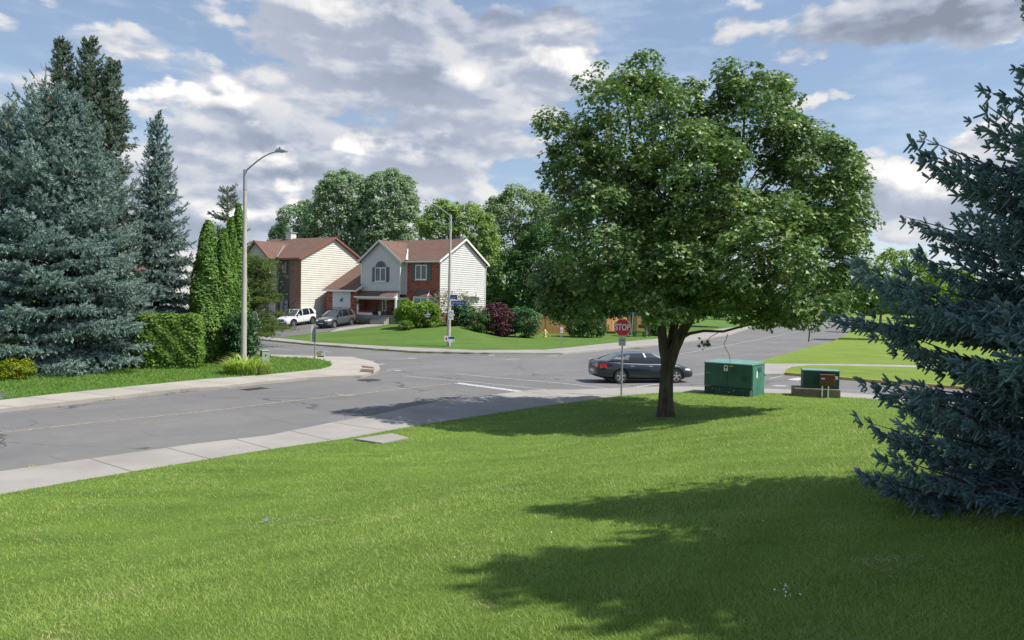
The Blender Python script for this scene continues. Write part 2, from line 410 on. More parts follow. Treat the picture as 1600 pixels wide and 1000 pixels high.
M['brick_brown'] = m_brick('brown_brick', (.23, .135, .10), (.17, .10, .075), (.08, .04, .03), (.28, .2, .15), .5)
M['sid_grey'] = m_siding('white_siding', (.60, .585, .57)); M['sid_cream'] = m_siding('cream_siding', (.66, .64, .56))
M['sid_pale'] = m_siding('pale_siding', (.52, .47, .42))
M['trim'] = plain('white_trim', (.76, .75, .73), .4, var=.05); M['trim_grey'] = plain('grey_trim', (.55, .56, .56), .45, var=.05)
M['trim_brown'] = plain('brown_trim', (.25, .09, .06), .5, var=.08)
M['shingle'] = m_shingle('red_brown_shingles', (.172, .104, .082), (.138, .085, .069)); M['shingle_b'] = m_shingle('brown_shingles', (.170, .100, .078), (.132, .082, .066))
M['shutter'] = plain('slate_shutter', (.09, .105, .11), .5); M['doorpaint'] = plain('pale_door', (.56, .59, .62), .4, var=.05)
M['glass'] = mat('window_glass', lambda t: bsdf(t, t.mix(t.ramp(t.noise(opos(t), .7, 3), .4, .6), (.012, .014, .018), (.05, .055, .06)), .06, 0, .8))
M['glass_bright'] = mat('curtained_glass', lambda t: bsdf(t, t.mix(t.ramp(t.noise(opos(t), 2.5, 3), .4, .6), (.10, .15, .17), (.30, .33, .33)), .08, 0, .8))
M['darkpanel'] = plain('dark_panel', (.045, .045, .047), .45)
M['pole_conc'] = plain('pole_concrete', (.41, .385, .34), .8, sc_=3, var=.1, dirt=(.3, .28, .25)); M['galv'] = plain('galvanised_steel', (.42, .44, .45), .45, .6, .1)
M['lampglass'] = plain('lamp_glass', (.6, .6, .58), .3)
M['black'] = plain('black_plastic', (.02, .02, .022), .5, var=.1); M['signback'] = plain('aluminium_sign_back', (.48, .50, .52), .45, .4, .08)
M['red'] = plain('sign_red', (.78, .020, .045), .4, var=.06, bump=.03); M['white'] = plain('sign_white', (.88, .88, .88), .4, var=.04, bump=.03)
M['blue'] = plain('sign_blue', (.015, .05, .26), .4, var=.1, bump=.03); M['green_sign'] = plain('sign_green', (.02, .17, .09), .4, var=.1)
M['greybox'] = plain('grey_green_cabinet', (.30, .36, .32), .6, sc_=4, dirt=(.2, .2, .17)); M['tgreen'] = plain('dark_green_enamel', (.020, .088, .070), .45, sc_=1.6, var=.18, dirt=(.012, .06, .05))
M['tgreen2'] = plain('sunlit_green_enamel', (.05, .17, .12), .5, sc_=2, var=.2, dirt=(.16, .24, .2)); M['tplinth'] = plain('plinth_green', (.016, .058, .052), .6, sc_=3, var=.25)  # lighter green for the right-hand panels, sunlight put into the colour
M['ttop'] = plain('green_lid', (.13, .26, .22), .5, sc_=3, var=.15)
M['brownbox'] = plain('brown_cabinet', (.12, .045, .025), .6, sc_=3, var=.2); M['yellow'] = plain('sticker_yellow', (.65, .45, .05), .5)
M['wood'] = mat('cedar_boards', lambda t: bsdf(t, t.mix(t.ramp(t.noise(t.scale(opos(t), (4, 4, .4)), 2.0, 5), .3, .7), (.38, .20, .085), (.50, .28, .125)), .75, 0, .25))
M['wood_dark'] = plain('weathered_wood', (.30, .13, .05), .8)
M['plastic_clear'] = mat('clear_plastic', lambda t: bsdf(t, (.85, .88, .9), .15, 0, .6, Transmission_Weight=.95))
M['shelter'] = plain('shelter_green', (.012, .045, .035), .5); M['poster_dim'] = plain('muted_poster', (.30, .10, .09), .6)
M['hydrant'] = plain('hydrant_yellow', (.62, .47, .16), .5, sc_=8, var=.15)
M['bark'] = m_bark('maple_bark', (.055, .042, .030), (.135, .105, .075)); M['bark_dark'] = m_bark('spruce_bark', (.045, .03, .022), (.10, .065, .045), 14)
M['bark_pale'] = m_bark('grey_bark', (.09, .08, .065), (.19, .17, .14))
# tinted shelter glass
def _sg(t):
    tr = t.node('ShaderNodeBsdfTransparent'); tr.inputs[0].default_value = (.72, .80, .77, 1)
    gl = t.node('ShaderNodeBsdfGlossy'); gl.inputs[1].default_value = .05
    mx = t.node('ShaderNodeMixShader'); mx.inputs[0].default_value = .12; t.l.new(tr.outputs[0], mx.inputs[1]); t.l.new(gl.outputs[0], mx.inputs[2]); return mx.outputs[0]
M['shelterglass'] = mat('shelter_glass', _sg)
# ------------------------------------------------------------------ terrain: pixels are only used to look up where on the ground a thing stands
def ray(u, v):
    d = ROT @ Vector(((u-800)/FPX, -(v-500)/FPX, -1)); return d
def flat(u, v, z=0.0):
    d = ray(u, v); t = (z-CAMZ)/d.z; return (d.x*t, d.y*t)
def at(u, depth, v=None, z=None):
    """world point at forward distance `depth` under pixel column u (row v gives height)"""
    vv = 500 if v is None else v
    d = ray(u, vv); t = depth/d.y
    return Vector((d.x*t, depth, CAMZ+d.z*t if z is None else z))
NEAR_EDGE = [flat(u, v, .13) for u, v in [(-420, 846), (-200, 808), (0, 772.5), (120, 751), (260, 728), (400, 705), (470, 695), (540, 685), (600, 674), (650, 665), (720, 654), (765, 647), (830, 637),
             (900, 627.6), (968, 618.5), (1032, 613.5), (1100, 611.5), (1192, 613.5), (1240, 615.5), (1290, 618.5), (1346, 622), (1420, 629), (1600, 648), (1900, 690)]]
LOT_EDGE = [(-70, 105)]+[flat(u, v, .13) for u, v in [(404, 524), (492, 534), (560, 538), (616, 541), (742, 546.5), (848, 546), (880, 543.5), (940, 537), (1036, 528), (1080, 520), (1140, 511.5)]]
LOT_EDGE += [(LOT_EDGE[-1][0]+.463*300, LOT_EDGE[-1][1]+.886*300)]
def segdist(P, poly):
    best = 1e9
    for a, b in zip(poly[:-1], poly[1:]):
        ax, ay = a; bx, by = b; dx, dy = bx-ax, by-ay
        t = max(0, min(1, ((P[0]-ax)*dx+(P[1]-ay)*dy)/(dx*dx+dy*dy)))
        best = min(best, math.hypot(P[0]-ax-t*dx, P[1]-ay-t*dy))
    return best
def sstep(x, a, b):
    t = max(0, min(1, (x-a)/(b-a))); return t*t*(3-2*t)
def Hnear(x, y):
    s = segdist((x, y), NEAR_EDGE); r_ = math.hypot(x, y)
    k = 1.0-.55*sstep(x, 4, 16)
    z = .13+k*(.02*min(s, 4)+.118*max(0, min(s, 17)-3)*sstep(s, 1, 9))
    return z+.025*math.sin(x*.7+1)*math.cos(y*.55)*min(1, s/3)
def Hlot(x, y):
    s = max(0, segdist((x, y), LOT_EDGE)-.5)
    f = 1-sstep(x/max(y, 1), -.075, .0)
    z = .13+f*min(.085*s, 1.35+.01*s)+(1-f)*min(.017*s, .8)
    return z+.02*math.sin(x*.5)*math.sin(y*.4+1)*min(1, s/4)
def Hflat(x, y): return .13
def Hzero(x, y): return 0.0
def hit(u, v, H):
    d = ray(u, v); t = 46.0 if H is Hlot else 3.0; prev = t
    while t < 900:
        p = Vector((0, 0, CAMZ))+d*t
        if p.z <= H(p.x, p.y):
            a, b = prev, t
            for _ in range(25):
                m_ = (a+b)/2; q = Vector((0, 0, CAMZ))+d*m_
                if q.z <= H(q.x, q.y): b = m_
                else: a = m_
            q = Vector((0, 0, CAMZ))+d*b; return (q.x, q.y)
        prev = t; t *= 1.012
    return (d.x*t, d.y*t)
def dens_line(pts, step):
    out = []
    n = len(pts)
    for i in range(n):
        a = Vector(pts[i][:2]); b = Vector(pts[(i+1) % n][:2]); k = max(1, min(60, int((b-a).length/step)))
        out += [tuple(a+(b-a)*j/k) for j in range(k)]
    return out
def inside(x, y, poly):
    c = False; j = len(poly)-1
    for i in range(len(poly)):
        if (poly[i][1] > y) != (poly[j][1] > y) and x < (poly[j][0]-poly[i][0])*(y-poly[i][1])/(poly[j][1]-poly[i][1])+poly[i][0]: c = not c
        j = i
    return c
def sheet(name, poly, H, m, grid=2.0, dz=0.0, skirt=.16, kind='structure', box=None, sm=False, wall_m=None):
    """a filled outline laid on the height function H, with a vertical edge (the kerb face)"""
    P = dens_line(poly, max(grid, .4)); k = len(P)
    xs = [p[0] for p in P]; ys = [p[1] for p in P]
    x0, x1, y0, y1 = box or (min(xs), max(xs), min(ys), max(ys))
    pts = [Vector(p) for p in P]
    if grid < 50:
        nx = int((x1-x0)/grid); ny = int((y1-y0)/grid)
        for i in range(1, nx):
            for j in range(1, ny):
                x, y = x0+i*grid+.13*math.sin(j), y0+j*grid+.13*math.cos(i)
                if inside(x, y, P): pts.append(Vector((x, y)))
    vo, eo, fo, _, _, _ = delaunay_2d_cdt(pts, [(i, (i+1) % k) for i in range(k)], [tuple(range(k))], 1, 1e-5)
    V = [(p.x, p.y, H(p.x, p.y)+dz) for p in vo]; F = [tuple(f) for f in fo]; mi = [0]*len(F)
    F = [f if (Vector(V[f[1]])-Vector(V[f[0]])).cross(Vector(V[f[2]])-Vector(V[f[0]])).z > 0 else f[::-1] for f in F]
    if skirt:
        b = len(V)
        for x, y in P: V += [(x, y, H(x, y)+dz), (x, y, H(x, y)+dz-skirt)]
        for i in range(k):
            j = (i+1) % k; F.append((b+2*i, b+2*i+1, b+2*j+1, b+2*j)); mi.append(1 if wall_m else 0)
    me = bpy.data.meshes.new(name); me.from_pydata(V, [], F); me.materials.append(m)
    if wall_m: me.materials.append(wall_m)
    me.polygons.foreach_set('material_index', mi); me.update()
    if sm: smooth(me)
    o = link(name, me); o['kind'] = kind; return o
def strip_poly(line, w_):
    L = [Vector(p[:2]) for p in line]; a, b = [], []
    for i, p in enumerate(L):
        t = (L[min(i+1, len(L)-1)]-L[max(i-1, 0)]).normalized(); n = Vector((-t.y, t.x))
        a.append(tuple(p+n*w_/2)); b.append(tuple(p-n*w_/2))
    return a+b[::-1]

# base ground reaching the horizon, road surface on it
sheet('ground', [(-1500, -300), (1500, -300), (1500, 2500), (-1500, 2500)], lambda x, y: -.06, M['lawn_far'], 60, 0, 0)
sheet('road', [(-60, -25), (-6, -8), (60, -8), (90, 25), (90, 45), (60, 60), (400, 620), (330, 640), (20, 100), (0, 66), (-70, 125), (-100, 110), (-20, 45), (-60, 30)], Hzero, M['asphalt'], 60, 0, 0)

# ---- near side pavement and lawn
near_kerb = [flat(u, v, 0.0) for u, v in [(-420, 812), (-200, 778), (0, 745.5), (80, 734), (300, 701.5), (420, 687), (530, 664), (590, 653.5), (612, 648.5), (640, 641), (675, 634.5), (738, 625.5), (767, 622), (830, 613.7), (866, 613),
             (900, 613.4), (960, 610.5), (1000, 609), (1050, 608), (1100, 608.5), (1192, 611.5), (1240, 613.5), (1290, 616), (1346, 619.5), (1420, 626), (1600, 645), (1900, 686)]]
sheet('pavement', near_kerb+[tuple(p) for p in NEAR_EDGE[::-1]], lambda x, y: .12, M['concrete'], 3.0, 0, .13, wall_m=M['kerbstone'])
near_lawn = [tuple(p) for p in NEAR_EDGE]+[(60, 8), (60, -25), (-40, -25), (-30, -2)]
sheet('lawn', near_lawn, Hnear, M['lawn'], .8, 0.0, .14, sm=True)
# ---- left corner
lk = [(44, 640), (150, 627.5), (280, 612.5), (346, 608.5), (400, 601.5), (480, 594), (566, 590), (588, 584.5), (594, 578.5), (590, 572), (576, 566), (550, 560.8), (510, 560), (496, 559.3), (440, 557.5), (404, 556)]
lkw = [flat(u, v, 0) for u, v in lk]
lk_far = [(-30, 61), (-75, 104)]
lk_near = [(-21.5, 12.5), (-29, -2), (-38, -20)]
ll = [(0, 624.5), (100, 613.5), (200, 603.5), (320, 591.8), (408, 585.6), (500, 576.5), (514, 573), (519, 569.5), (516, 565.5), (500, 561.4), (478, 559.4), (440, 558)]
llw = [flat(u, v, .13) for u, v in ll]
sheet('pavement', lk_near[::-1]+lkw+[(lkw[-1][0]-.6, lkw[-1][1]+.3), (lkw[-1][0]-1.5, lkw[-1][1]-.8)]+llw[::-1]+[(-23.3, 13.4), (-31, -2), (-40, -20)], lambda x, y: .12, M['concrete_new'], 3.0, 0, .13, wall_m=M['kerbstone'])
left_lawn = [(-40, -20), (-31, -2), (-23.3, 13.4)]+llw+[(lkw[-1][0]-.8, lkw[-1][1]+.25), (-30, 60.6), (-75, 103.5), (-110, 70), (-110, -20)]
sheet('lawn', left_lawn, Hflat, M['lawn_far'], 3.0, 0.0, .14)
# ---- far corner lot
fk = [(404, 531.5), (480, 539), (540, 543.6), (600, 548), (652, 551.5), (742, 553.5), (800, 553.6), (880, 554), (940, 548.5), (1032, 540), (1080, 534), (1140, 524), (1188, 507.5)]
fkw = [(-75, 118.5), (-30, 74)]+[flat(u, v, 0) for u, v in fk]
fkw += [(fkw[-1][0]+.463*300, fkw[-1][1]+.886*300)]
fkw = [p for p in fkw]
sheet('pavement', fkw+[tuple(p) for p in LOT_EDGE[::-1]], lambda x, y: .115, M['concrete'], 4.0, 0, .13, wall_m=M['kerbstone'])
lot = [tuple(p) for p in LOT_EDGE]+[(150, 500), (-250, 500), (-250, 180)]
near_lot = [tuple(p) for p in LOT_EDGE[:-1]]+[(50, 140), (40, 175), (-60, 175), (-75, 150)]
sheet('lawn', near_lot, Hlot, M['lawn_far'], 2.0, 0.0, .14, sm=True)
# ---- right side: pavement path, upper and lower lawn
rk = [(1181, 566), (1226, 554), (1252, 546), (1300, 534), (1324, 522), (1336, 508.5)]
rkw = [flat(u, v, .1) for u, v in rk]; rkw += [(rkw[-1][0]+.40*330, rkw[-1][1]+.915*330)]
pu = [flat(u, v, .13) for u, v in [(1181, 567), (1197, 567.3), (1254, 567.8), (1310, 568), (1400, 569.5)]]
plo = [flat(u, v, .13) for u, v in [(1400, 573), (1310, 571), (1262, 570.8), (1238, 573), (1229, 577), (1225.5, 583.5)]]
sheet('lawn', rkw[:]+[(420, 330), (300, 60), (90, 38)]+pu[::-1], Hflat, M['lawn_right'], 6.0, 0.0, .14)
yk = [flat(u, v, 0) for u, v in [(1224, 585.5), (1254, 588), (1310, 592.5), (1360, 597), (1400, 600)]]
yk += [(yk[-1][0]+7, yk[-1][1]-6.6), (70, 5)]
sheet('lawn', [(p[0]+.12, p[1]+.12) for p in yk]+[(90, 20), (90, 36)]+plo, Hflat, M['lawn_right'], 6.0, 0.002, .14)
sheet('path', pu+[(90, 37.5), (90, 36.2)]+plo+[flat(1196, 584, .13), flat(1180, 576, .13)], lambda x, y: .118, M['concrete'], 4.0, 0, .12)
ks = sheet('kerb', strip_poly(yk, .16), lambda x, y: .138, M['yellowkerb'], 60, 0, .14)

# ---- driveway, walk, kerb side path
dv = [flat(404, 531, .1), flat(428, 534, .1)]
drv = [hit(u, v, Hlot) for u, v in [(404, 525), (440, 527.5), (470, 523), (505, 519.5), (540, 515.5), (568, 512.5), (590, 509.5), (584, 503)]]
G0 = Vector((-16.2, 79.4))
sheet('driveway', [hit(396, 524, Hlot)]+drv+[(G0.x+2.6, G0.y+.2), (G0.x-4.4, G0.y+3.1), (G0.x-10, G0.y+8), (-36, 90), (-33, 80)], Hlot, M['asphalt_drive'], 1.6, .03, .05)
wk = [hit(u, v, Hlot) for u, v in [(516, 519.2), (545, 515.2), (568, 512.4), (592, 509.3), (606, 507), (600, 505), (582, 506.3), (560, 509.6), (530, 513.5)]]
sheet('path', wk, Hlot, M['concrete'], 1.0, .06, .08)
sheet('driveway', [flat(u, v, .13) for u, v in [(-40, 632), (-2, 624.5), (18, 620), (0, 610), (-60, 613)]], Hflat, M['asphalt_drive'], 5, .012, .05)

# ---- joints across the pavements
def joints(line_a, line_b, step, name='pavement_joint', z=.124, w_=.025):
    mb = MB(); A_ = [Vector(p) for p in line_a]; acc = 0
    for a, b in zip(A_[:-1], A_[1:]):
        L = (b-a).length; t0 = step-acc
        while t0 < L:
            p = a+(b-a)*t0/L; best = min((intersect_point_line(p, Vector(c), Vector(d)) for c, d in zip(line_b[:-1], line_b[1:])),
                                         key=lambda q: (Vector(q[0]) - p).length if 0 <= q[1] <= 1 else 1e9)
            q = Vector(best[0][:2])
            if (q-p).length < 5:
                n = (b-a).normalized()*w_/2
                mb.quad((p.x-n.x, p.y-n.y, z), (p.x+n.x, p.y+n.y, z), (q.x+n.x, q.y+n.y, z), (q.x-n.x, q.y-n.y, z))
            t0 += step
        acc = (acc+L) % step
    o = mb.build(name, M['joint'], fix=False); o['kind'] = 'structure'
joints(near_kerb[2:15], [tuple(p) for p in NEAR_EDGE], 1.7)
joints(lk_near[::-1]+lkw[:7], llw, 1.7)
joints(fkw[1:-2], [tuple(p) for p in LOT_EDGE], 2.2, z=.119)
# ---- paint on the road
def paint(pts_px, m, w_=.12, dz=.004, name='road_marking'):
    line = [flat(u, v, 0) for u, v in pts_px]
    return sheet(name, strip_poly(line, w_), Hzero, M[m], 60, dz, 0)
paint([(-300, 707), (0, 676.5), (140, 661), (280, 647), (356, 639), (440, 628), (524, 619), (600, 611), (660, 604.5), (705, 599.5)], 'paint_y', .11)
sheet('road_marking', [flat(u, v, 0) for u, v in [(524, 614.5), (538, 617.6), (556, 616.8), (556, 618.2), (536, 619), (523, 615.6)]], Hzero, M['paint_y'], 60, .008, 0)
sheet('road_marking', [flat(u, v, 0) for u, v in [(708.5, 599.2), (720, 598.2), (770, 605), (826, 612.2), (812, 613.2)]], Hzero, M['paint_w'], 60, .009, 0)
paint([(711, 584), (800, 592), (880, 599), (935, 605.3), (966, 608.8)], 'paint_faint', .16)
paint([(967, 608.7), (1004, 603.6), (1030, 600)], 'paint_w', .14, .008)
paint([(630, 587.5), (720, 595), (800, 603), (877, 611.4)], 'paint_faint', .13)
paint([(573, 565.3), (584, 564)], 'paint_w', .25); paint([(587, 570), (600, 568.5)], 'paint_w', .25)
paint([(604, 578.5), (616, 578.3), (627, 579.8)], 'paint_w', .2); paint([(612, 577), (626, 576)], 'paint_faint', .15)
paint([(638, 560), (650, 559.5)], 'paint_w', .35); paint([(612, 561.6), (640, 560.5)], 'paint_faint', .2)
paint([(763, 555.3), (773, 554.8)], 'paint_w', .3); paint([(790, 562), (810, 560.5)], 'paint_faint', .2); paint([(856, 556.5), (872, 555.4)], 'paint_faint', .25)
paint([(984, 554.8), (1008, 555.6), (1033, 557)], 'paint_w', .2)
paint([(1056, 553.4), (1080, 550.5), (1130, 541), (1200, 527.5), (1244, 518.5), (1300, 505)], 'paint_faint', .14)
paint([(1086, 569), (1100, 569.6)], 'paint_faint', .15); paint([(1080, 586), (1102, 584)], 'paint_faint', .12)
paint([(1208, 602.6), (1229, 603)], 'paint_w', .42); paint([(1202, 591.6), (1226, 586.8)], 'paint_faint', .14); paint([(1238, 594), (1253, 590.5)], 'paint_w', .5)
paint([(1309, 609), (1350, 611)], 'paint_faint', .12)
paint([(408, 541.5), (434, 544.8), (458, 547.8)], 'paint_faint', .14); paint([(492, 549), (518, 550.2)], 'paint_w', .2)
paint([(404, 533.5), (470, 539.8), (520, 543.6)], 'paint_faint', .08)
# patched asphalt and sealed seams
def seam(px, w_=.035): sheet('road_seam', strip_poly([flat(u, v, 0) for u, v in px], w_), Hzero, M['joint'], 60, .003, 0)
seam([(440, 611), (470, 615), (505, 619.5), (540, 624)]); seam([(380, 647), (398, 648.5), (430, 656), (485, 668)])
seam([(76, 712), (96, 718), (120, 724), (135, 727)]); seam([(225, 673), (232, 678), (246, 681)]); seam([(565, 590), (620, 591), (690, 597)], .03)
seam([(700, 606), (720, 611), (738, 615)], .04)
# cast iron covers
def disc_cover(name, label, u, v, r_, ry=None):
    x, y = flat(u, v, 0); mb = MB(); n = 20
    mb.prism([(r_*math.cos(2*PI*i/n), (ry or r_)*math.sin(2*PI*i/n)) for i in range(n)], -.02, .008)
    for k in range(-3, 4): mb.box(-r_*.7, r_*.7, k*r_*.22-.01, k*r_*.22+.01, .008, .014)
    o = mb.build(name, M['iron']); o.location = (x, y, 0); o.rotation_euler = (0, 0, -.6); tag(o, label, 'manhole cover')
disc_cover('manhole_cover', 'dark round manhole cover in the road past the corner with brown ramp plates', 577, 594, .55)
x, y = flat(398, 607.8, 0); mb = MB(); mb.box(-.55, .55, -.3, .3, -.02, .007)
for k in range(9): mb.box(-.5+k*.115, -.45+k*.115, -.24, .24, .007, .016)
o = mb.build('storm_drain', M['iron']); o.location = (x, y, 0); o.rotation_euler = (0, 0, R(58)); tag(o, 'rusty storm drain grate against the kerb of the left corner', 'drain')
# ramp plates on the left corner
for i, (pl, lb) in enumerate([([(564.5, 570.8), (583, 573.2), (584.5, 575.6), (566, 573.8)], 'rusty brown tactile ramp plate on the left corner, the farther of the pair'),
                              ([(564.5, 576.2), (585, 577.3), (583, 582.2), (561.5, 580.6)], 'rusty brown tactile ramp plate on the left corner, the nearer of the pair')]):
    q = [flat(u, v, .13) for u, v in pl]; cx = sum(p[0] for p in q)/4; cy = sum(p[1] for p in q)/4
    mb = MB(); mb.prism([(p[0]-cx, p[1]-cy) for p in q], -.01, .006)
    for a in range(1, 8):
        for b in range(1, 5):
            s_, t_ = a/8, b/5
            px_ = (q[0][0]*(1-s_)+q[1][0]*s_)*(1-t_)+(q[3][0]*(1-s_)+q[2][0]*s_)*t_; py_ = (q[0][1]*(1-s_)+q[1][1]*s_)*(1-t_)+(q[3][1]*(1-s_)+q[2][1]*s_)*t_
            mb.lathe([(.03, .006), (.02, .012)], 6, c=(px_-cx, py_-cy, 0))
    o = mb.build('tactile_plate', M['rust']); o.location = (cx, cy, .12); tag(o, lb, 'ramp plate', 'tactile plates on the corner ramp')
# concrete slab in the near lawn
q = [hit(u, v, Hnear) for u, v in [(554, 689), (612, 680), (639, 686), (597, 694)]]
cx = sum(p[0] for p in q)/4; cy = sum(p[1] for p in q)/4; cz = Hnear(cx, cy)
mb = MB(); mb.prism([(p[0]-cx, p[1]-cy) for p in q], -.1, .045)
o = mb.build('concrete_slab', M['concrete']); o.location = (cx, cy, cz); tag(o, 'flat concrete slab set in the lawn beside the near pavement', 'slab')
# ------------------------------------------------------------------ houses
HA = R(-29.5)
def clap(mb, outline, z0, z1, axis, at_, pitch=.22, lip=.045, mi=0, out=-1, x0=0, x1=1):
    """lapped boards on a wall: outline(z) -> (a0, a1) along the wall; axis 'x' wall faces -Y/+Y, axis 'y' wall faces +X"""
    z = z0
    while z < z1-.01:
        zt = min(z+pitch, z1); a0, a1 = outline(z); b0, b1 = outline(zt)
        if a1-a0 < .02 and b1-b0 < .02: break
        lo = at_+out*lip
        if axis == 'x':
            mb.quad((a0, lo, z), (a1, lo, z), (b1, at_, zt), (b0, at_, zt), mi); mb.quad((a0, at_, z), (a1, at_, z), (a1, lo, z), (a0, lo, z), mi)
        else:
            mb.quad((lo, a0, z), (lo, a1, z), (at_, b1, zt), (at_, b0, zt), mi); mb.quad((at_, a0, z), (at_, a1, z), (lo, a1, z), (lo, a0, z), mi)
        z = zt
def window(parent, x0, x1, z0, z1, y, cols=2, fr=.07, face='-y', m='trim', glass='glass', sill=True, deep=.06, wide_first=None):
    """window on a wall at plane y: frame mesh (part) with a pane and a sill as sub-parts"""
    def bx(mb, a0, a1, b0, b1, c0, c1):
        if face == '-y': mb.box(a0, a1, y-b1, y-b0, c0, c1)
        else: mb.box(y+b0, y+b1, a0, a1, c0, c1)
    f = MB(); d = deep
    bx(f, x0, x0+fr, -.02, d, z0, z1); bx(f, x1-fr, x1, -.02, d, z0, z1); bx(f, x0+fr, x1-fr, -.02, d, z0, z0+fr); bx(f, x0+fr, x1-fr, -.02, d, z1-fr, z1)
    for k in range(1, cols):
        c = x0+(x1-x0)*k/cols; bx(f, c-fr*.55, c+fr*.55, -.02, d-.004, z0+fr, z1-fr)
    fo = f.build('window', M[m], parent)
    g = MB(); bx(g, x0+fr*.8, x1-fr*.8, -.03, .022, z0+fr*.8, z1-fr*.8); g.build('pane', M[glass], fo)
    if sill:
        s_ = MB(); bx(s_, x0-.04, x1+.04, -.02, d+.04, z0-.06, z0-.003); s_.build('sill', M[m], fo)
    return fo
def shutters(parent, x0, x1, z0, z1, y, wd=.36):
    for a, b in ((x0-wd-.03, x0-.03), (x1+.03, x1+wd+.03)):
        s_ = MB(); s_.box(a, b, y-.035, y+.01, z0, z1)
        n = 14
        for k in range(n):
            zz = z0+.06+(z1-z0-.12)*k/n; s_.box(a+.04, b-.04, y-.05, y-.035, zz, zz+.035)
        s_.build('shutter', M['shutter'], parent)
def tubep(parent, name, pts, r_, m): MB().tube(pts, r_, 8).build(name, M[m], parent, sm=True)

# house with red brick front -----------------------------------------------------------------
HZ = 1.30
hb = thing('brick_house', 'two storey house with red brick front, white siding gable side and attached single garage', 'house', (-7.2, 76.0, HZ), HA)
D, EV, RG = 8.5, 6.35, 8.62
core = MB()
core.box(-9.25, -.04, .04, D-.02, -1.2, EV)                                   # body behind the claddings
core.add([(-9.25, .04, EV), (-9.25, D-.02, EV), (-9.25, D/2, RG-.1), (-.04, .04, EV), (-.04, D-.02, EV), (-.04, D/2, RG-.1)], [(0, 1, 2), (3, 5, 4), (0, 2, 5, 3), (1, 4, 5, 2)])
core.build('wall', M['sid_grey'], hb)
bw = MB(); bw.box(-4.0, 0, -.03, .1, -1.2, EV-.02); bw.box(-9.25, -4.0, .0, .09, -1.2, 3.1)
bw.box(-.11, .003, .1, D-.01, -1.2, 1.1)
bw.build('brick_wall', M['brick'], hb)
cs = MB()
gab = lambda z: (0, D) if z < EV else (D/2*(z-EV)/(RG-EV), D-D/2*(z-EV)/(RG-EV))
clap(cs, gab, 1.1, RG-.05, 'y', .0, out=1)
cs.box(.0, .035, -.035, .10, 1.1, EV-.05, 1); cs.box(.0, .035, D-.10, D+.02, 1.1, EV-.05, 1)
cs.build('gable_siding', [M['sid_grey'], M['trim']], hb)
# projecting left gable, upper floor
GX0, GX1, GY, GZ0 = -9.3, -4.35, -.75, 2.85
GP = 8.25; gmx = (GX0+GX1)/2
g2 = MB(); g2.box(GX0+.02, GX1-.02, GY+.04, .03, GZ0, EV)
g2.add([(GX0+.02, GY+.04, EV), (GX1-.02, GY+.04, EV), (gmx, GY+.04, GP-.15), (GX0+.02, 3, EV), (GX1-.02, 3, EV), (gmx, 3, GP-.15)], [(0, 1, 2), (0, 2, 5, 3), (1, 4, 5, 2)])
pg = lambda z: (GX0, GX1) if z < EV else (GX0+(gmx-GX0)*(z-EV)/(GP-EV), GX1-(GX1-gmx)*(z-EV)/(GP-EV))
clap(g2, pg, GZ0, GP-.1, 'x', GY, out=-1)
clap(g2, lambda z: (GY, .0), GZ0, EV, 'y', GX1, out=1)
g2.box(GX1-.02, GX1+.05, GY-.05, GY+.05, GZ0, EV, 1); g2.box(GX0-.05, GX0+.02, GY-.05, GY+.05, GZ0, EV, 1)
clap(g2, lambda z: (-4.35, -4.0), GZ0, EV, 'x', .0, out=-1)
g2.box(GX0, GX1, GY-.04, GY, GZ0-.12, GZ0, 1)
g2.build('projecting_gable', [M['sid_grey'], M['trim']], hb)
window(hb, -7.5, -6.1, 4.15, 5.55, GY-.03, 2, deep=.09)
shutters(hb, -7.5, -6.1, 4.1, 5.6, GY-.04)
ar = MB(); n = 14; c0 = (-6.8, 5.6); rr = .68
ar.prismy([(c0[0]+rr*math.cos(PI*k/n), c0[1]+rr*.92*math.sin(PI*k/n)) for k in range(n+1)], GY-.065, GY)
for k in range(1, 8):
    a = PI*k/8; ar.tube([(c0[0], GY-.068, c0[1]), (c0[0]+rr*math.cos(a)*.95, GY-.068, c0[1]+rr*.88*math.sin(a))], .012, 4)
ar.build('arched_louvre', M['shutter'], hb)
rim = MB(); rim.tube([(c0[0]+(rr+.03)*math.cos(PI*k/n), GY-.06, c0[1]+(rr*.92+.03)*math.sin(PI*k/n)) for k in range(n+1)], .035, 6)
rim.build('arch_trim', M['trim_grey'], hb)
# upper right window, bay window
window(hb, -2.95, -1.55, 4.35, 5.85, -.03, 2, deep=.07, fr=.09)
shutters(hb, -2.95, -1.55, 4.3, 5.9, -.03, .5)
bay = MB(); bx0, bx1, bd = -3.15, -.55, .6
bay.prism([(bx0, -.03), (bx0+.45, -bd), (bx1-.45, -bd), (bx1, -.03)], .55, .95)
bay.prism([(bx0-.05, -.03), (bx0+.42, -bd-.07), (bx1-.42, -bd-.07), (bx1+.05, -.03)], 2.5, 2.68)
for (xx, yy) in ((bx0, -.06), (bx0+.45, -bd), ((bx0+bx1)/2, -bd), (bx1-.45, -bd), (bx1, -.06)): bay.box(xx-.06, xx+.06, yy-.03, yy+.06, .95, 2.5)
bo = bay.build('bay_window', M['trim'], hb)
pn = MB(); pn.prism([(bx0+.02, -.03), (bx0+.46, -bd+.03), (bx1-.46, -bd+.03), (bx1-.02, -.03)], .95, 2.5); pn.build('pane', M['glass_bright'], bo)
br = MB(); bt = 3.35
e = [(bx0-.12, -.02, 2.69), (bx0+.38, -bd-.16, 2.69), (bx1-.38, -bd-.16, 2.69), (bx1+.12, -.02, 2.69)]; tp = [(bx0+.55, -.02, bt), (bx1-.55, -.02, bt)]
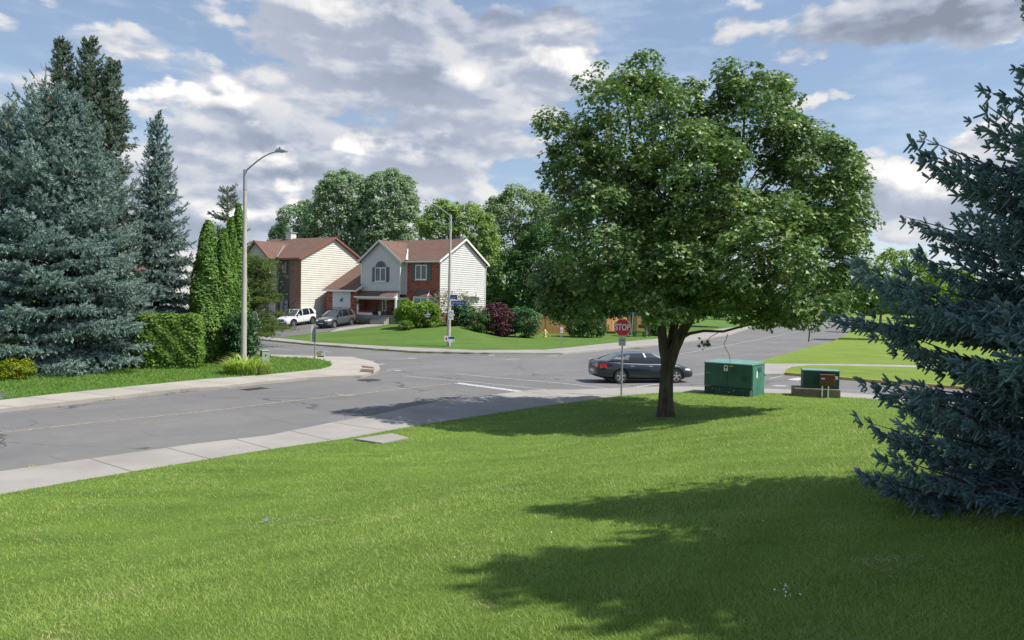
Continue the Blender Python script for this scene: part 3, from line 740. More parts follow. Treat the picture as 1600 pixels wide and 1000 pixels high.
br.poly([e[1], e[2], tp[1], tp[0]]); br.poly([e[0], e[1], tp[0]]); br.poly([e[2], e[3], tp[1]]); br.poly([e[0], e[3], e[2], e[1]])
br.build('roof', M['shingle'], bo)
MB().slab([(bx0+.5, -.03, bt+.02), (bx1-.5, -.03, bt+.02), (bx1-.45, -.22, bt-.2), (bx0+.45, -.22, bt-.2)], .02).build('flashing', M['shutter'], bo)
tr_ = MB(); tr_.tube([e[2], tp[1]], .03, 5); tr_.build('hip_trim', M['trim'], bo)
# main roof
ov = .35; sl_ = (RG-EV)/(D/2)
def gable_roof(parent, x0, x1, y0, y1, ez, rz_, m, th=.14, oh=.38, ohx=.3, trim='trim', name='roof'):
    ym = (y0+y1)/2; s_ = (rz_-ez)/(ym-y0); r_ = MB()
    A_ = [(x0-ohx, y0-oh, ez-s_*oh), (x1+ohx, y0-oh, ez-s_*oh), (x1+ohx, ym, rz_), (x0-ohx, ym, rz_)]
    B_ = [(x1+ohx, y1+oh, ez-s_*oh), (x0-ohx, y1+oh, ez-s_*oh), (x0-ohx, ym, rz_), (x1+ohx, ym, rz_)]
    r_.slab(A_, th); r_.slab(B_, th); ro = r_.build(name, M[m], parent)
    for xx, sg in ((x0-ohx, -1), (x1+ohx, 1)):
        f = MB(); a, b = (xx, xx+.025*sg)
        for (ya, yb) in ((y0-oh-.02, ym), (y1+oh+.02, ym)):
            za = ez-s_*oh
            f.add([(a, ya, za+.03), (a, yb, rz_+.03), (a, yb, rz_-.2), (a, ya, za-.2), (b, ya, za+.03), (b, yb, rz_+.03), (b, yb, rz_-.2), (b, ya, za-.2)],
                  [(0, 1, 2, 3), (7, 6, 5, 4), (0, 4, 5, 1), (3, 2, 6, 7), (0, 3, 7, 4), (1, 5, 6, 2)])
        f.build('barge_board', M[trim], ro)
    for yy, sg in ((y0-oh, -1), (y1+oh, 1)):
        g_ = MB(); za = ez-s_*oh
        g_.box(x0-ohx, x1+ohx, min(yy, yy+.11*sg), max(yy, yy+.11*sg), za-.17, za-.03)
        g_.box(x0-ohx+.03, x1+ohx-.03, min(yy, yy-sg*(oh+.02)), max(yy, yy-sg*(oh+.02)), za-.2, za-.172)
        g_.build('gutter', M[trim], ro)
    return ro
ro = gable_roof(hb, -9.3, 0, 0, D, EV+.12, RG+.12, 'shingle')
# cross gable roof over the projecting part
cg = MB(); yy0 = GY-.38; s2 = (GP-EV)/((GX1-GX0)/2); o2 = .42
yk_ = .3+(GP-EV)/sl_
cg.slab([(GX1+o2, yy0, EV+.12-s2*o2), (GX1+o2, -.42, EV+.12-s2*o2), (GX1+.1, .15, EV+.25), (gmx, yk_, GP+.12), (gmx, yy0, GP+.12)], .13)
cg.slab([(GX0-o2, yy0, EV+.12-s2*o2), (gmx, yy0, GP+.12), (gmx, yk_, GP+.12), (GX0-.1, .15, EV+.25), (GX0-o2, -.42, EV+.12-s2*o2)], .13)
cgo = cg.build('gable_roof', M['shingle'], hb)
cf = MB()
for sg, xe in ((1, GX1+o2), (-1, GX0-o2)):
    za = EV+.12-s2*o2
    cf.add([(xe, yy0, za+.03), (gmx, yy0, GP+.17), (gmx, yy0, GP-.1), (xe, yy0, za-.24), (xe, yy0-.03, za+.03), (gmx, yy0-.03, GP+.17), (gmx, yy0-.03, GP-.1), (xe, yy0-.03, za-.24)],
           [(0, 1, 2, 3), (7, 6, 5, 4), (0, 4, 5, 1), (3, 2, 6, 7), (0, 3, 7, 4)])
    cf.add([(xe, yy0, za-.05), (gmx, yy0, GP+.02), (gmx, GY, GP+.02), (xe, GY, za-.05)], [(0, 1, 2, 3)])   # soffit
cf.build('barge_board', M['trim_grey'], cgo)
vg = MB(); vg.slab([(GX1+o2+.02, -.45, EV-.02+.03), (GX1+o2+.32, -.45, EV-.02+.03), (gmx+1.55, 1.75, EV+1.28), (gmx+1.45, 1.75, EV+1.3)], .02)
vg.build('valley_flashing', M['trim'], cgo)
ch = MB(); ch.box(-1.9, -1.1, 4.3, 5.0, RG-.1, RG+.35); ch.box(-1.95, -1.05, 4.25, 5.05, RG+.35, RG+.42); ch.build('roof_vent', M['darkpanel'], hb)
tubep(hb, 'vent_pipe', [(-2.35, 4.5, RG-.3), (-2.35, 4.5, RG+.5)], .08, 'galv')
# garage wing
X0, X1, Y0, Y1 = -13.4, -9.33, -1.5, 9.0
GE, GR = 3.35, 6.2; GT = 3.9
gw = MB(); gw.box(X0, X1, Y0+.02, Y1, -1.2, GE)
gw.add([(X0, Y0+.02, GE), (X1, Y0+.02, GE), (X0, 4.0, GR-.12), (X1, 4.0, GR-.12), (X0, Y1, GE), (X1, Y1, GE)], [(0, 4, 2), (1, 3, 5)])
gw.box(X0-.05, X0+.75, Y0-.04, Y0+.3, -1.2, GE+.02); gw.box(X1-.8, X1+.03, Y0-.04, Y0+1.2, -1.2, GE+.02); gw.build('garage_wall', M['brick'], hb)
gd = MB(); dx0, dx1 = X0+.75, X1-.8
gd.box(dx0, dx1, Y0-.01, Y0+.08, 1.95-HZ+.75, GE-.02)
gd.build('garage_header', M['doorpaint'], hb)
gdo = MB(); DZ = 1.38
gdo.box(dx0+.08, dx1-.08, Y0-.03, Y0+.02, -.6, DZ-.02)
for k in range(5): gdo.box(dx0+.1, dx1-.1, Y0-.035, Y0-.028, -.6+k*.5, -.585+k*.5)
gdoor = gdo.build('garage_door', M['doorpaint'], hb)
wn = MB()
for cx in ((dx0*.73+dx1*.27), (dx0*.27+dx1*.73)):
    hw = .52
    wn.prismy([(cx-hw, DZ-.42), (cx+hw, DZ-.42), (cx+hw, DZ-.24)]+[(cx+hw*math.cos(a), DZ-.24+.15*math.sin(a)) for a in [PI*k/8 for k in range(1, 8)]]+[(cx-hw, DZ-.24)], Y0-.045, Y0-.03)
wo_ = wn.build('door_window', M['glass'], gdoor)
bars = MB()
for cx in ((dx0*.73+dx1*.27), (dx0*.27+dx1*.73)):
    for k in (-.26, 0, .26): bars.box(cx+k-.015, cx+k+.015, Y0-.055, Y0-.045, DZ-.42, DZ-.1)
    bars.box(cx-.52, cx+.52, Y0-.054, Y0-.046, DZ-.29, DZ-.265)
bars.build('glazing_bar', M['doorpaint'], wo_)
em = MB(); ex, ez = (dx0+dx1)/2, 2.2                                        # small dark horse-like ornament over the door
em.prismy([(ex-.16, ez-.2), (ex-.08, ez-.2), (ex-.07, ez-.05), (ex+.05, ez-.05), (ex+.06, ez-.22), (ex+.13, ez-.22), (ex+.12, ez+.02), (ex+.2, ez+.14), (ex+.12, ez+.22), (ex+.04, ez+.08), (ex-.1, ez+.1), (ex-.18, ez+.0)], Y0-.05, Y0-.012)
em.build('door_ornament', M['black'], hb)
gr = MB(); so_ = (GR-GE)/(4.0-Y0)
gr.slab([(X0-.3, Y0-.42, GE+.1-so_*.42), (X1+.25, Y0-.42, GE+.1-so_*.42), (X1+.25, .0, GE+.1+so_*1.5), (X1-.03, .0, GE+.1+so_*1.5), (X1-.03, 4.0, GR+.1), (X0-.3, 4.0, GR+.1)], .13)
gr.slab([(X1-.03, 4.0, GR+.1), (X1-.03, Y1+.3, GE+.05), (X0-.3, Y1+.3, GE+.05), (X0-.3, 4.0, GR+.1)], .13)
gro = gr.build('garage_roof', M['shingle'], hb)
gf = MB(); za = GE+.1-so_*.42
gf.box(X0-.3, X1+.25, Y0-.53, Y0-.42, za-.17, za-.01)
xx = X1+.25
gf.add([(xx, Y0-.44, za+.03), (xx, .0, GE+.13+so_*1.5), (xx, .0, GE-.1+so_*1.5), (xx, Y0-.44, za-.2), (xx+.03, Y0-.44, za+.03), (xx+.03, .0, GE+.13+so_*1.5), (xx+.03, .0, GE-.1+so_*1.5), (xx+.03, Y0-.44, za-.2)],
       [(0, 1, 2, 3), (7, 6, 5, 4), (0, 4, 5, 1), (3, 2, 6, 7), (0, 3, 7, 4)])
gf.add([(X1+.03, Y0-.3, za-.02), (X1+.03, .0, GE), (X1+.03, .0, GE+so_*1.5-.05), (X1+.23, Y0-.3, za-.02)], [(0, 1, 2)])
gf.build('garage_fascia', M['trim'], gro)
# porch: floor, canopy roof, posts, door, window, steps
pf = MB(); PX0, PX1, PY = X1+.03, -4.35, -1.55; FL = .72
pf.box(PX0, PX1+.15, PY, 0, -1.2, FL); pf.build('porch_floor', M['concrete'], hb)
st = MB()
for k in range(3): st.box(-6.7, -4.9, PY-.32*(k+1), PY-.32*k, -1.2, FL-.18*(k+1))
st.build('porch_steps', M['concrete'], hb)
pr = MB(); zc = 2.62
pr.slab([(PX0-.02, PY-.35, zc), (PX1+.2, PY-.35, zc), (PX1+.0, GY-.04, zc+.55), (PX0-.02, GY-.04, zc+.55)], .09)
pro = pr.build('porch_roof', M['shingle'], hb)
pb = MB(); pb.box(PX0, PX1+.22, PY-.42, PY-.3, zc-.16, zc-.02); pb.box(PX0, PX1+.12, PY-.02, PY+.12, zc-.32, zc-.12); pb.box(PX1+.02, PX1+.14, PY+.12, 0, zc-.32, zc-.1)
pb.add([(PX1+.15, PY-.35, zc+.02), (PX1+.0, GY-.04, zc+.6), (PX1+.0, GY-.04, zc-.1), (PX1+.18, PY-.35, zc-.1)], [(0, 1, 2, 3)])
pb.box(PX0, PX1, PY, 0, zc-.12, zc-.09)
pb.build('porch_fascia', M['trim'], pro)
for px_, nm in ((PX0+.12, 'porch_post'), (PX1+.05, 'porch_post')): MB().box(px_-.08, px_+.08, PY+.0, PY+.15, FL, zc-.3).build(nm, M['trim'], hb)
sg = MB(); sg.box(PX1-.9, PX1-.78, -.1, .0, FL, zc-.15); sg.box(PX1-.4, PX1-.3, -.1, 0, FL, zc-.15); sg.build('door_jamb', M['trim'], hb)
dr = MB(); dr.box(PX1-.78, PX1-.4, -.06, .0, FL, zc-.2); dd = dr.build('door', M['doorpaint'], hb); MB().lathe([(.025, 0), (.035, -.04), (.02, -.07)], 8, axis='Y', c=(PX1-.46, -.06, FL+1)).build('handle', M['galv'], dd)
sd_ = MB(); sd_.box(-4.3, -4.02, -.05, -.031, .7, 2.5); window(hb, -4.22, -3.78, .9, 2.55, -.03, 1, fr=.08, sill=False)
window(hb, -7.15, -6.6, 1.15, 2.45, -.0, 1, deep=.1, fr=.1)
lm = MB(); lm.lathe([(.04, 0), (.08, .05), (.07, .22), (.02, .28)], 8, c=(-5.7, -.14, 2.0)); lm.box(-5.73, -5.67, -.14, 0, 2.1, 2.14); lm.build('porch_lamp', M['black'], hb)
mbx = MB(); mbx.box(-5.95, -5.45, -.16, -.0, 1.25, 1.42); mbx.build('letter_box', M['black'], hb)
tubep(hb, 'downpipe', [(.12, -.35, EV-.12), (.1, -.12, EV-.45), (.08, -.05, EV-.6), (.08, -.05, 0)], .045, 'trim')
tubep(hb, 'downpipe', [(.12, D+.3, EV-.12), (.1, D+.1, EV-.45), (.09, D-.0, EV-.6), (.09, D-.0, 0)], .045, 'trim')
tubep(hb, 'downpipe', [(GX0-.3, GY-.2, EV-.2), (GX0-.06, GY-.06, EV-.5), (GX0-.06, GY-.08, 4.0), (GX0+.3, GY-.35, 3.75)], .04, 'trim')
sv = MB(); sv.box(.0, .45, 4.3, 7.3, 2.75, 2.82); sv.box(.02, .08, 5.6, 7.0, 2.2, 2.6, 1); sv.build('side_awning', [M['trim'], M['trim_grey']], hb)
# porch furniture and flowers
def hl(x, y, z):
    c, s_ = math.cos(HA), math.sin(HA); return Vector((-7.2+c*x-s_*y, 76+s_*x+c*y, HZ+z))
def adirondack(x, y, rz, label):
    t = thing('garden_chair', label, 'chair', hl(x, y, FL), HA+rz, 'chairs on the porch')
    a = MB(); a.slab([(-.25, -.28, .38), (.25, -.28, .38), (.25, .22, .26), (-.25, .22, .26)], .04); a.build('seat', M['shutter'], t)
    b = MB()
    for k in range(5): b.slab([(-.25+k*.105, .2, .26), (-.16+k*.105, .2, .26), (-.16+k*.105, .48, 1.05-.03*abs(k-2)), (-.25+k*.105, .48, 1.05-.03*abs(k-2))], .02)
    b.build('backrest', M['shutter'], t)
    for sx in (-1, 1):
        MB().box(sx*.3-.04, sx*.3+.04, -.36, .3, .53, .56).build('armrest', M['shutter'], t)
        MB().box(sx*.3-.03, sx*.3+.03, -.32, -.26, 0, .53).build('leg', M['shutter'], t); MB().box(sx*.28-.03, sx*.28+.03, .2, .27, 0, .53).build('leg', M['shutter'], t)
adirondack(-7.95, -.75, 0, 'dark green porch chair on the left of the porch window'); adirondack(-5.95, -.75, -.5, 'dark green porch chair turned sideways below the letter box')

# house with cream siding side --------------------------------------------------------------
HZ1 = 1.2
hc = thing('cream_house', 'two storey house with cream siding side wall, brown trim and brown shingle roof', 'house', (-21.9, 79.3, HZ1), HA)
D1, E1, G1 = 9.7, 6.62, 8.95
k1 = MB(); k1.box(-9, -.03, .05, D1-.02, -1.4, E1)
k1.add([(-9, .05, E1), (-9, D1, E1), (-9, D1/2, G1-.1), (-.03, .05, E1), (-.03, D1, E1), (-.03, D1/2, G1-.1)], [(0, 1, 2), (3, 5, 4)]); k1.build('wall', M['sid_pale'], hc)
s1 = MB(); clap(s1, lambda z: (0, D1) if z < E1 else (D1/2*(z-E1)/(G1-E1), D1-D1/2*(z-E1)/(G1-E1)), -.9, G1-.05, 'y', .0, out=1, pitch=.23)
s1.build('gable_siding', M['sid_cream'], hc)
b1 = MB(); b1.box(-1.45, .02, -.04, .1, -1.4, E1-.02); b1.box(-3.5, -3.15, -.04, .1, -1.4, E1-.02); b1.box(-3.15, -1.45, -.03, .1, -1.4, -.3); b1.build('brick_wall', M['brick_brown'], hc)
p1 = MB(); p1.box(-3.15, -1.45, .0, .12, -.3, E1-.02)
for zz in (2.4, 2.6): p1.box(-3.15, -1.45, -.03, .0, zz, zz+.06)
p1.box(-2.35, -2.27, -.02, .0, -.3, E1-.1); p1.build('glazed_stairwell', M['darkpanel'], hc)
window(hc, -2.95, -1.65, .1, 2.2, .0, 2, m='darkpanel', glass='glass_bright', sill=False); window(hc, -2.7, -1.9, 4.9, 6.2, .0, 1, m='darkpanel', sill=False)
u1 = MB(); clap(u1, lambda z: (-4.55, -3.5), 2.2, E1, 'x', .0, out=-1); u1.box(-4.55, -3.5, -.02, .1, -1.4, 2.2); u1.build('front_siding', M['sid_cream'], hc)
# projecting wing
w1 = MB(); WX0, WX1, WY = -7.2, -3.4, -1.05; WP = 8.25; wm = (WX0+WX1)/2
w1.box(WX0, WX1-.02, WY+.03, .05, 3.1, E1); w1.add([(WX0, WY+.03, E1), (WX1-.02, WY+.03, E1), (wm, WY+.03, WP-.1)], [(0, 1, 2)])
clap(w1, lambda z: (WX0, WX1) if z < E1 else (WX0+(wm-WX0)*(z-E1)/(WP-E1), WX1-(WX1-wm)*(z-E1)/(WP-E1)), 3.1, WP-.1, 'x', WY, out=-1)
w1.build('projecting_wing', M['sid_pale'], hc)
w2 = MB(); clap(w2, lambda z: (WY, 0), 3.1, E1, 'y', WX1, out=1); w2.build('wing_side', M['sid_cream'], hc)
w3 = MB(); w3.box(WX1-.03, WX1+.06, WY-.06, WY+.04, 3.1, E1); w3.prismy([(WX1+.04, 3.1), (WX1-.9, 3.1), (WX1-.9, 2.85), (WX1-.1, 2.95)], WY-.02, 0); w3.build('corner_trim', M['trim_brown'], hc)
window(hc, wm-.8, wm+.5, 4.6, 5.9, WY-.03, 2, m='darkpanel', sill=True, deep=.08); shutters(hc, wm-.8, wm+.5, 4.55, 5.95, WY-.03, .35)
a1 = MB(); a1.prismy([(wm-.15+.65*math.cos(PI*k/12), 5.95+.6*math.sin(PI*k/12)) for k in range(13)], WY-.06, WY); a1.build('arched_louvre', M['shutter'], hc)
gw1 = MB(); gw1.box(-7.6, -4.6, -3.6, .0, -1.4, 1.4); gw1.slab([(-7.8, -3.9, 1.4), (-4.4, -3.9, 1.4), (-4.4, .1, 2.9), (-7.8, .1, 2.9)], .12); gw1.build('garage_wing', M['brick_brown'], hc)
gable_roof(hc, -9, 0, 0, D1, E1+.12, G1+.12, 'shingle_b', trim='trim_brown')
cw = MB(); s3 = (WP-E1)/((WX1-WX0)/2); o3 = .35; y3 = WY-.35; yv = .3+(WP-E1)/((G1-E1)/(D1/2))
cw.slab([(WX1+o3, y3, E1+.12-s3*o3), (WX1+o3, -.42, E1+.12-s3*o3), (WX1+.1, .15, E1+.25), (wm, yv, WP+.12), (wm, y3, WP+.12)], .13)
cw.slab([(WX0-o3, y3, E1+.12-s3*o3), (wm, y3, WP+.12), (wm, yv, WP+.12), (WX0-.1, .15, E1+.25), (WX0-o3, -.42, E1+.12-s3*o3)], .13)
cwo = cw.build('gable_roof', M['shingle_b'], hc)
cx_ = MB()
for xe in (WX1+o3, WX0-o3):
    za = E1+.12-s3*o3
    cx_.add([(xe, y3, za+.03), (wm, y3, WP+.17), (wm, y3, WP-.1), (xe, y3, za-.2), (xe, y3-.03, za+.03), (wm, y3-.03, WP+.17), (wm, y3-.03, WP-.1), (xe, y3-.03, za-.2)], [(0, 1, 2, 3), (7, 6, 5, 4), (0, 4, 5, 1), (3, 2, 6, 7), (0, 3, 7, 4)])
cx_.build('barge_board', M['trim_brown'], cwo)
vf = MB(); vf.slab([(WX1+o3+.02, -.4, E1+.05), (WX1+o3+.25, -.4, E1+.05), (wm+.75, 2.2, E1+1.45), (wm+.65, 2.2, E1+1.5)], .02); vf.build('valley_flashing', M['galv'], cwo)
c1 = MB(); c1.box(-6.9, -6.1, 4.6, 5.4, G1-.5, G1+.75); c1.box(-7.0, -6.0, 4.5, 5.5, G1+.75, G1+.85, 1); c1.lathe([(.16, G1+.85), (.14, G1+1.15), (.2, G1+1.2), (.2, G1+1.3)], 10, mi=1, c=(-6.5, 5, 0))
c1.build('chimney', [M['sid_cream'], M['galv']], hc)
tubep(hc, 'downpipe', [(.15, -.35, E1-.1), (.12, -.08, E1-.45), (.1, -.06, E1-.7), (.1, -.06, -.6)], .05, 'trim_brown')

# a third roof glimpsed left behind the trees
ht = thing('far_house', 'pale house mostly hidden behind the blue spruces', 'house', (-41, 88, 1.0), HA)
q = MB(); q.box(-9, 0, 0, 8, -1, 5.2); q.add([(-9, 0, 5.2), (-9, 8, 5.2), (-9, 4, 7.2), (0, 0, 5.2), (0, 8, 5.2), (0, 4, 7.2)], [(0, 1, 2), (3, 5, 4)]); q.build('wall', M['sid_grey'], ht)
gable_roof(ht, -9, 0, 0, 8, 5.3, 7.3, 'shingle'); window(ht, -6.5, -5, 3.2, 4.4, 0, 2); window(ht, -3.5, -2, 3.2, 4.4, 0, 2)

# ------------------------------------------------------------------ fences
def fence(p0, p1, label, m='wood', h=1.85, post_every=2.4, board=.14, name='wooden_fence', gap=.012):
    a = Vector(p0); b = Vector(p1); L = (b-a).length; rz = math.atan2(b.y-a.y, b.x-a.x)
    t = thing(name, label, 'fence', (a.x, a.y, min(Hlot(*a), Hlot(*b))), rz)
    n = int(L/(board+gap)); w_ = MB()
    for k in range(n):
        x0 = k*(board+gap); yo = .012*(k % 2); w_.box(x0, x0+board, -.02-yo, 0-yo, .05, h-.1)
    w_.box(0, L, .0, .04, .35, .45); w_.box(0, L, .0, .04, h-.5, h-.4); w_.box(0, L, -.045, -.02, .0, .12); w_.box(0, L, -.07, .04, h-.1, h-.05)
    w_.build('board_panel', M[m], t)
    k = 0.0
    while k <= L+.01:
        MB().box(k-.05, k+.05, -.06, .045, -.3, h).build('post', M[m], t); k += post_every
    return t
fence(hit(818, 520.5, Hlot), hit(897, 523, Hlot), 'stained cedar board fence behind the yellow hydrant')
fence(hit(897, 518.2, Hlot), hit(1016, 516, Hlot), 'stained cedar board fence behind the bus shelter')
fence(hl(.2, D+.2, 0)[:2], hit(790, 511, Hlot), 'orange wooden fence joining the white siding side of the brick house', m='wood_dark', h=2.0)

# ------------------------------------------------------------------ street lamps
def street_lamp(loc, rz, label, h=10.3, arm=2.3):
    t = thing('street_lamp', label, 'street lamp', loc, rz, 'street lamps at the crossing')
    MB().tube([(0, 0, -.2), (0, 0, h-1.0)], [.15, .088], 14).build('pole', M['pole_conc'], t, sm=True)
    MB().tube([(0, 0, h-1.0), (0, 0, h+.02)], [.10, .092], 12).build('collar', M['galv'], t, sm=True)
    pts = [(.03, 0, h-.25), (.10, 0, h-.02)]+[(.1+(arm-.1)*k/8, 0, h-.02+.72*math.sin(PI/2*(k/8))) for k in range(1, 9)]
    MB().tube(pts, [.04]*2+[.038-.001*k for k in range(8)], 8).build('arm', M['galv'], t, sm=True)
    zt = h+.70
    hd = MB(); hd.add([(arm-.12, -.05, zt-.03), (arm-.12, .05, zt-.03), (arm-.12, .05, zt+.05), (arm-.12, -.05, zt+.05),
                       (arm+.14, -.13, zt-.04), (arm+.14, .13, zt-.04), (arm+.14, .1, zt+.12), (arm+.14, -.1, zt+.12),
                       (arm+.66, -.12, zt-.05), (arm+.66, .12, zt-.05), (arm+.66, .1, zt+.0), (arm+.66, -.1, zt+.0)],
                      [(0, 3, 2, 1), (0, 1, 5, 4), (1, 2, 6, 5), (2, 3, 7, 6), (3, 0, 4, 7), (4, 5, 9, 8), (5, 6, 10, 9), (6, 7, 11, 10), (7, 4, 8, 11), (8, 9, 10, 11)])
    ho = hd.build('lamp_head', M['galv'], t)
    MB().box(arm+.16, arm+.62, -.1, .1, zt-.066, zt-.052).build('lens', M['lampglass'], ho)
    MB().lathe([(.035, 0), (.04, .06), (.02, .1)], 8, c=(arm+.16, 0, zt+.11)).build('photocell', M['black'], ho)
    return t
l1 = flat(380.5, 575, .13); lamp1 = street_lamp((l1[0], l1[1], .13), R(-32), 'tall concrete street lamp rising from the daylily clump on the left corner', 9.8, 2.3)
l2 = hit(701, 541, Hlot); z2 = Hlot(*l2)
lamp2 = copy_tree(lamp1, (l2[0], l2[1], z2), R(-133), 'tall concrete street lamp with blue street name signs on the far corner')

# ------------------------------------------------------------------ signs
def put_text(txt, size, m, parent, loc, sx=1.0, name='lettering', bold=0.0):
    me = text_mesh(txt, size, sx, .002, bold); me.materials.append(M[m]); o = link(name, me, parent); o.location = loc; return o
def octagon(r_): return [(r_*math.cos(R(22.5+45*k)), r_*math.sin(R(22.5+45*k))) for k in range(8)]
def stop_sign(loc, rz, label, label_back=False, h=2.35, tab=True, r_=.37):
    t = thing('stop_sign', label, 'stop sign', loc, rz)
    MB().box(-.03, .03, .0, .05, -.3, h+r_*.9).build('post', M['galv'], t)
    pl = MB(); pl.prismy([(x, z+h) for x, z in octagon(r_)], -.006, -.001, 0); po = pl.build('sign_plate', M['white'], t)
    MB().prismy([(x, z+h) for x, z in octagon(r_)], -.0005, .001).build('sign_back', M['signback'], po)
    MB().prismy([(x, z+h) for x, z in octagon(r_*.94)], -.010, -.0065).build('sign_face', M['red'], po)
    put_text('STOP', .335, 'white', po, (0, -.0125, h), .74, bold=.010)
    for zz in (.28, -.28): MB().lathe([(.012, 0), (.012, -.006)], 8, axis='Y', c=(0, -.011, h+zz)).build('bolt', M['galv'], po)
    if tab:
        tb = MB(); tb.box(-.14, .14, -.008, -.002, h-r_-.34, h-r_-.02); to = tb.build('tab_plate', M['signback'], t)
        q_ = MB()                                                              # faint small marks, unreadable in the photo
        q_.box(-.09, .08, -.0105, -.0085, h-r_-.15, h-r_-.12)
        q_.build('tab_mark', M['shutter'], to)
    return t
s_ = hit(970.5, 618, Hnear); stop_sign((s_[0], s_[1], Hnear(*s_)), R(-26), 'red octagonal stop sign with small grey tab facing the camera', r_=.36, h=2.62)
s_ = flat(397, 557, .13)
bs = stop_sign((s_[0], s_[1], .13), R(180-62+24), 'back of an octagonal stop sign half hidden by the dark shrub on the left corner', h=2.35, tab=False, r_=.36)
s_ = flat(491.5, 560.5, .13); t = thing('traffic_sign', 'narrow grey metal signs seen edge on, on a thin post beside the small lawn sign', 'sign', (s_[0], s_[1], .13), R(-8))
MB().box(-.025, .025, 0, .05, -.2, 1.95).build('post', M['galv'], t)
for sg, a in ((-1, R(52)), (1, R(-52))):
    p = MB(); p.M = Matrix.Translation((0, -.01, 1.45)) @ Matrix.Rotation(a, 4, 'Z'); p.box(0 if sg > 0 else -.24, .24 if sg > 0 else 0, -.005, .0, -.48, .48); p.build('sign_plate', M['signback'], t)
# little lawn sign
s_ = flat(501, 559.8, .12); t = thing('lawn_sign', 'small yellow, black and white placard standing low at the lawn corner', 'placard', (s_[0], s_[1], .13), R(-15))
p = MB(); p.box(-.26, .26, -.006, .006, .06, .42); po = p.build('board', M['white'], t)
p = MB(); p.box(-.25, .02, -.009, -.006, .18, .32); p.build('yellow_band', M['yellow'], po)
p = MB(); p.box(-.22, .22, -.0095, -.0065, .07, .14); p.box(-.10, .20, -.0095, -.0065, .345, .385); p.build('dark_band', M['black'], po)
for sx in (-.2, .2): MB().tube([(sx, .01, -.1), (sx, .01, .3)], .006, 5).build('leg', M['galv'], t)
# street name blades and parking sign on the far lamp
ux, uy = l2; t = thing('street_name_sign', 'pair of blue street name blades fixed to the far street lamp', 'street name sign', (ux, uy, z2+3.35), R(-8))
for zz, w_, ang_, words in ((.36, .66, R(-28), ((.12, .38),)), (-.08, 1.12, R(4), ((.08, .24), (.36, .44), (.88, .12)))):
    p = MB(); p.box(.12, .12+w_, -.012, -.004, zz-.15, zz+.15); po = p.build('name_blade', M['blue'], t); po.rotation_euler = (0, 0, ang_)
    p = MB(); gg = random.Random(int(w_*100))
    for wx, wl in words:                                                     # the lettering is too small to read in the photo: white strokes of its size
        x = .12+wx
        while x < .12+wx+wl:
            h_ = gg.choice((.045, .045, .07)); p.box(x, x+.022, -.0155, -.0125, zz-.04, zz-.04+h_); p.box(x, x+.045, -.0155, -.0125, zz-.04+h_-.012, zz-.04+h_); x += .06
    p.build('lettering', M['white'], po)
MB().lathe([(.16, -.3), (.16, -.2)], 14).build('clamp', M['galv'], t, sm=True)
t = thing('bus_stop_sign', 'white upright sign with a dark green ring strapped to the far street lamp', 'sign', (ux, uy, z2+2.0), R(-4))
p = MB(); p.box(-.02, .35, -.185, -.175, -.0, .72); po = p.build('sign_plate', M['white'], t)
rg = MB(); n = 24
for k in range(n):
    if k in (0, 12, 23, 11): continue
    a0, a1 = 2*PI*k/n, 2*PI*(k+1)/n
    rg.prismy([(.165+.15*math.cos(a0), .36+.27*math.sin(a0)), (.165+.15*math.cos(a1), .36+.27*math.sin(a1)), (.165+.10*math.cos(a1), .36+.20*math.sin(a1)), (.165+.10*math.cos(a0), .36+.20*math.sin(a0))], -.190, -.187)
rg.build('green_ring', M['green_sign'], po)
rg = MB(); rg.prismy([(.165+.05*math.cos(a), .36+.07*math.sin(a)) for a in [2*PI*k/8 for k in range(8)]], -.190, -.187); rg.build('ring_centre', M['greybox'], po)
MB().box(-.05, .3, -.175, -.1, .3, .36).build('bracket', M['galv'], t)
t = thing('election_placard', 'low white placards with red leaf and blue stripe strapped at the far lamp base', 'placard', (ux, uy, z2), R(-4))
p = MB(); p.box(-.30, .0, -.195, -.185, .38, .78); p1_ = p.build('leaf_board', M['white'], t)
p = MB(); p.prismy([(-.15+.1*math.cos(a)*(1 if k % 2 else .75), .58+.13*math.sin(a)*(1 if k % 2 else .75)) for k, a in enumerate([2*PI*k/10+.3 for k in range(10)])], -.20, -.197); p.build('red_leaf', M['red'], p1_)
p = MB(); p.box(.01, .46, -.195, -.185, .30, .72); p2_ = p.build('stripe_board', M['white'], t)
p = MB(); p.box(.01, .46, -.20, -.197, .56, .72); p.box(.34, .40, -.20, -.197, .32, .44); p.build('blue_stripe', M['blue'], p2_)
# post with a white notice near the hydrant
s_ = hit(877, 540.5, Hlot); t = thing('marker_post', 'slim pale post carrying a small white notice beside the yellow hydrant', 'post', (s_[0], s_[1], Hlot(*s_)), R(-6))
MB().box(-.045, .045, -.045, .045, -.2, 2.15).build('post', M['galv'], t); p = MB(); p.box(-.1, .12, -.06, -.046, 1.05, 1.5); p.build('notice', M['white'], t)
p = MB(); p.box(-.06, .06, -.066, -.061, 1.2, 1.28); p.build('notice_mark', M['red'], t)
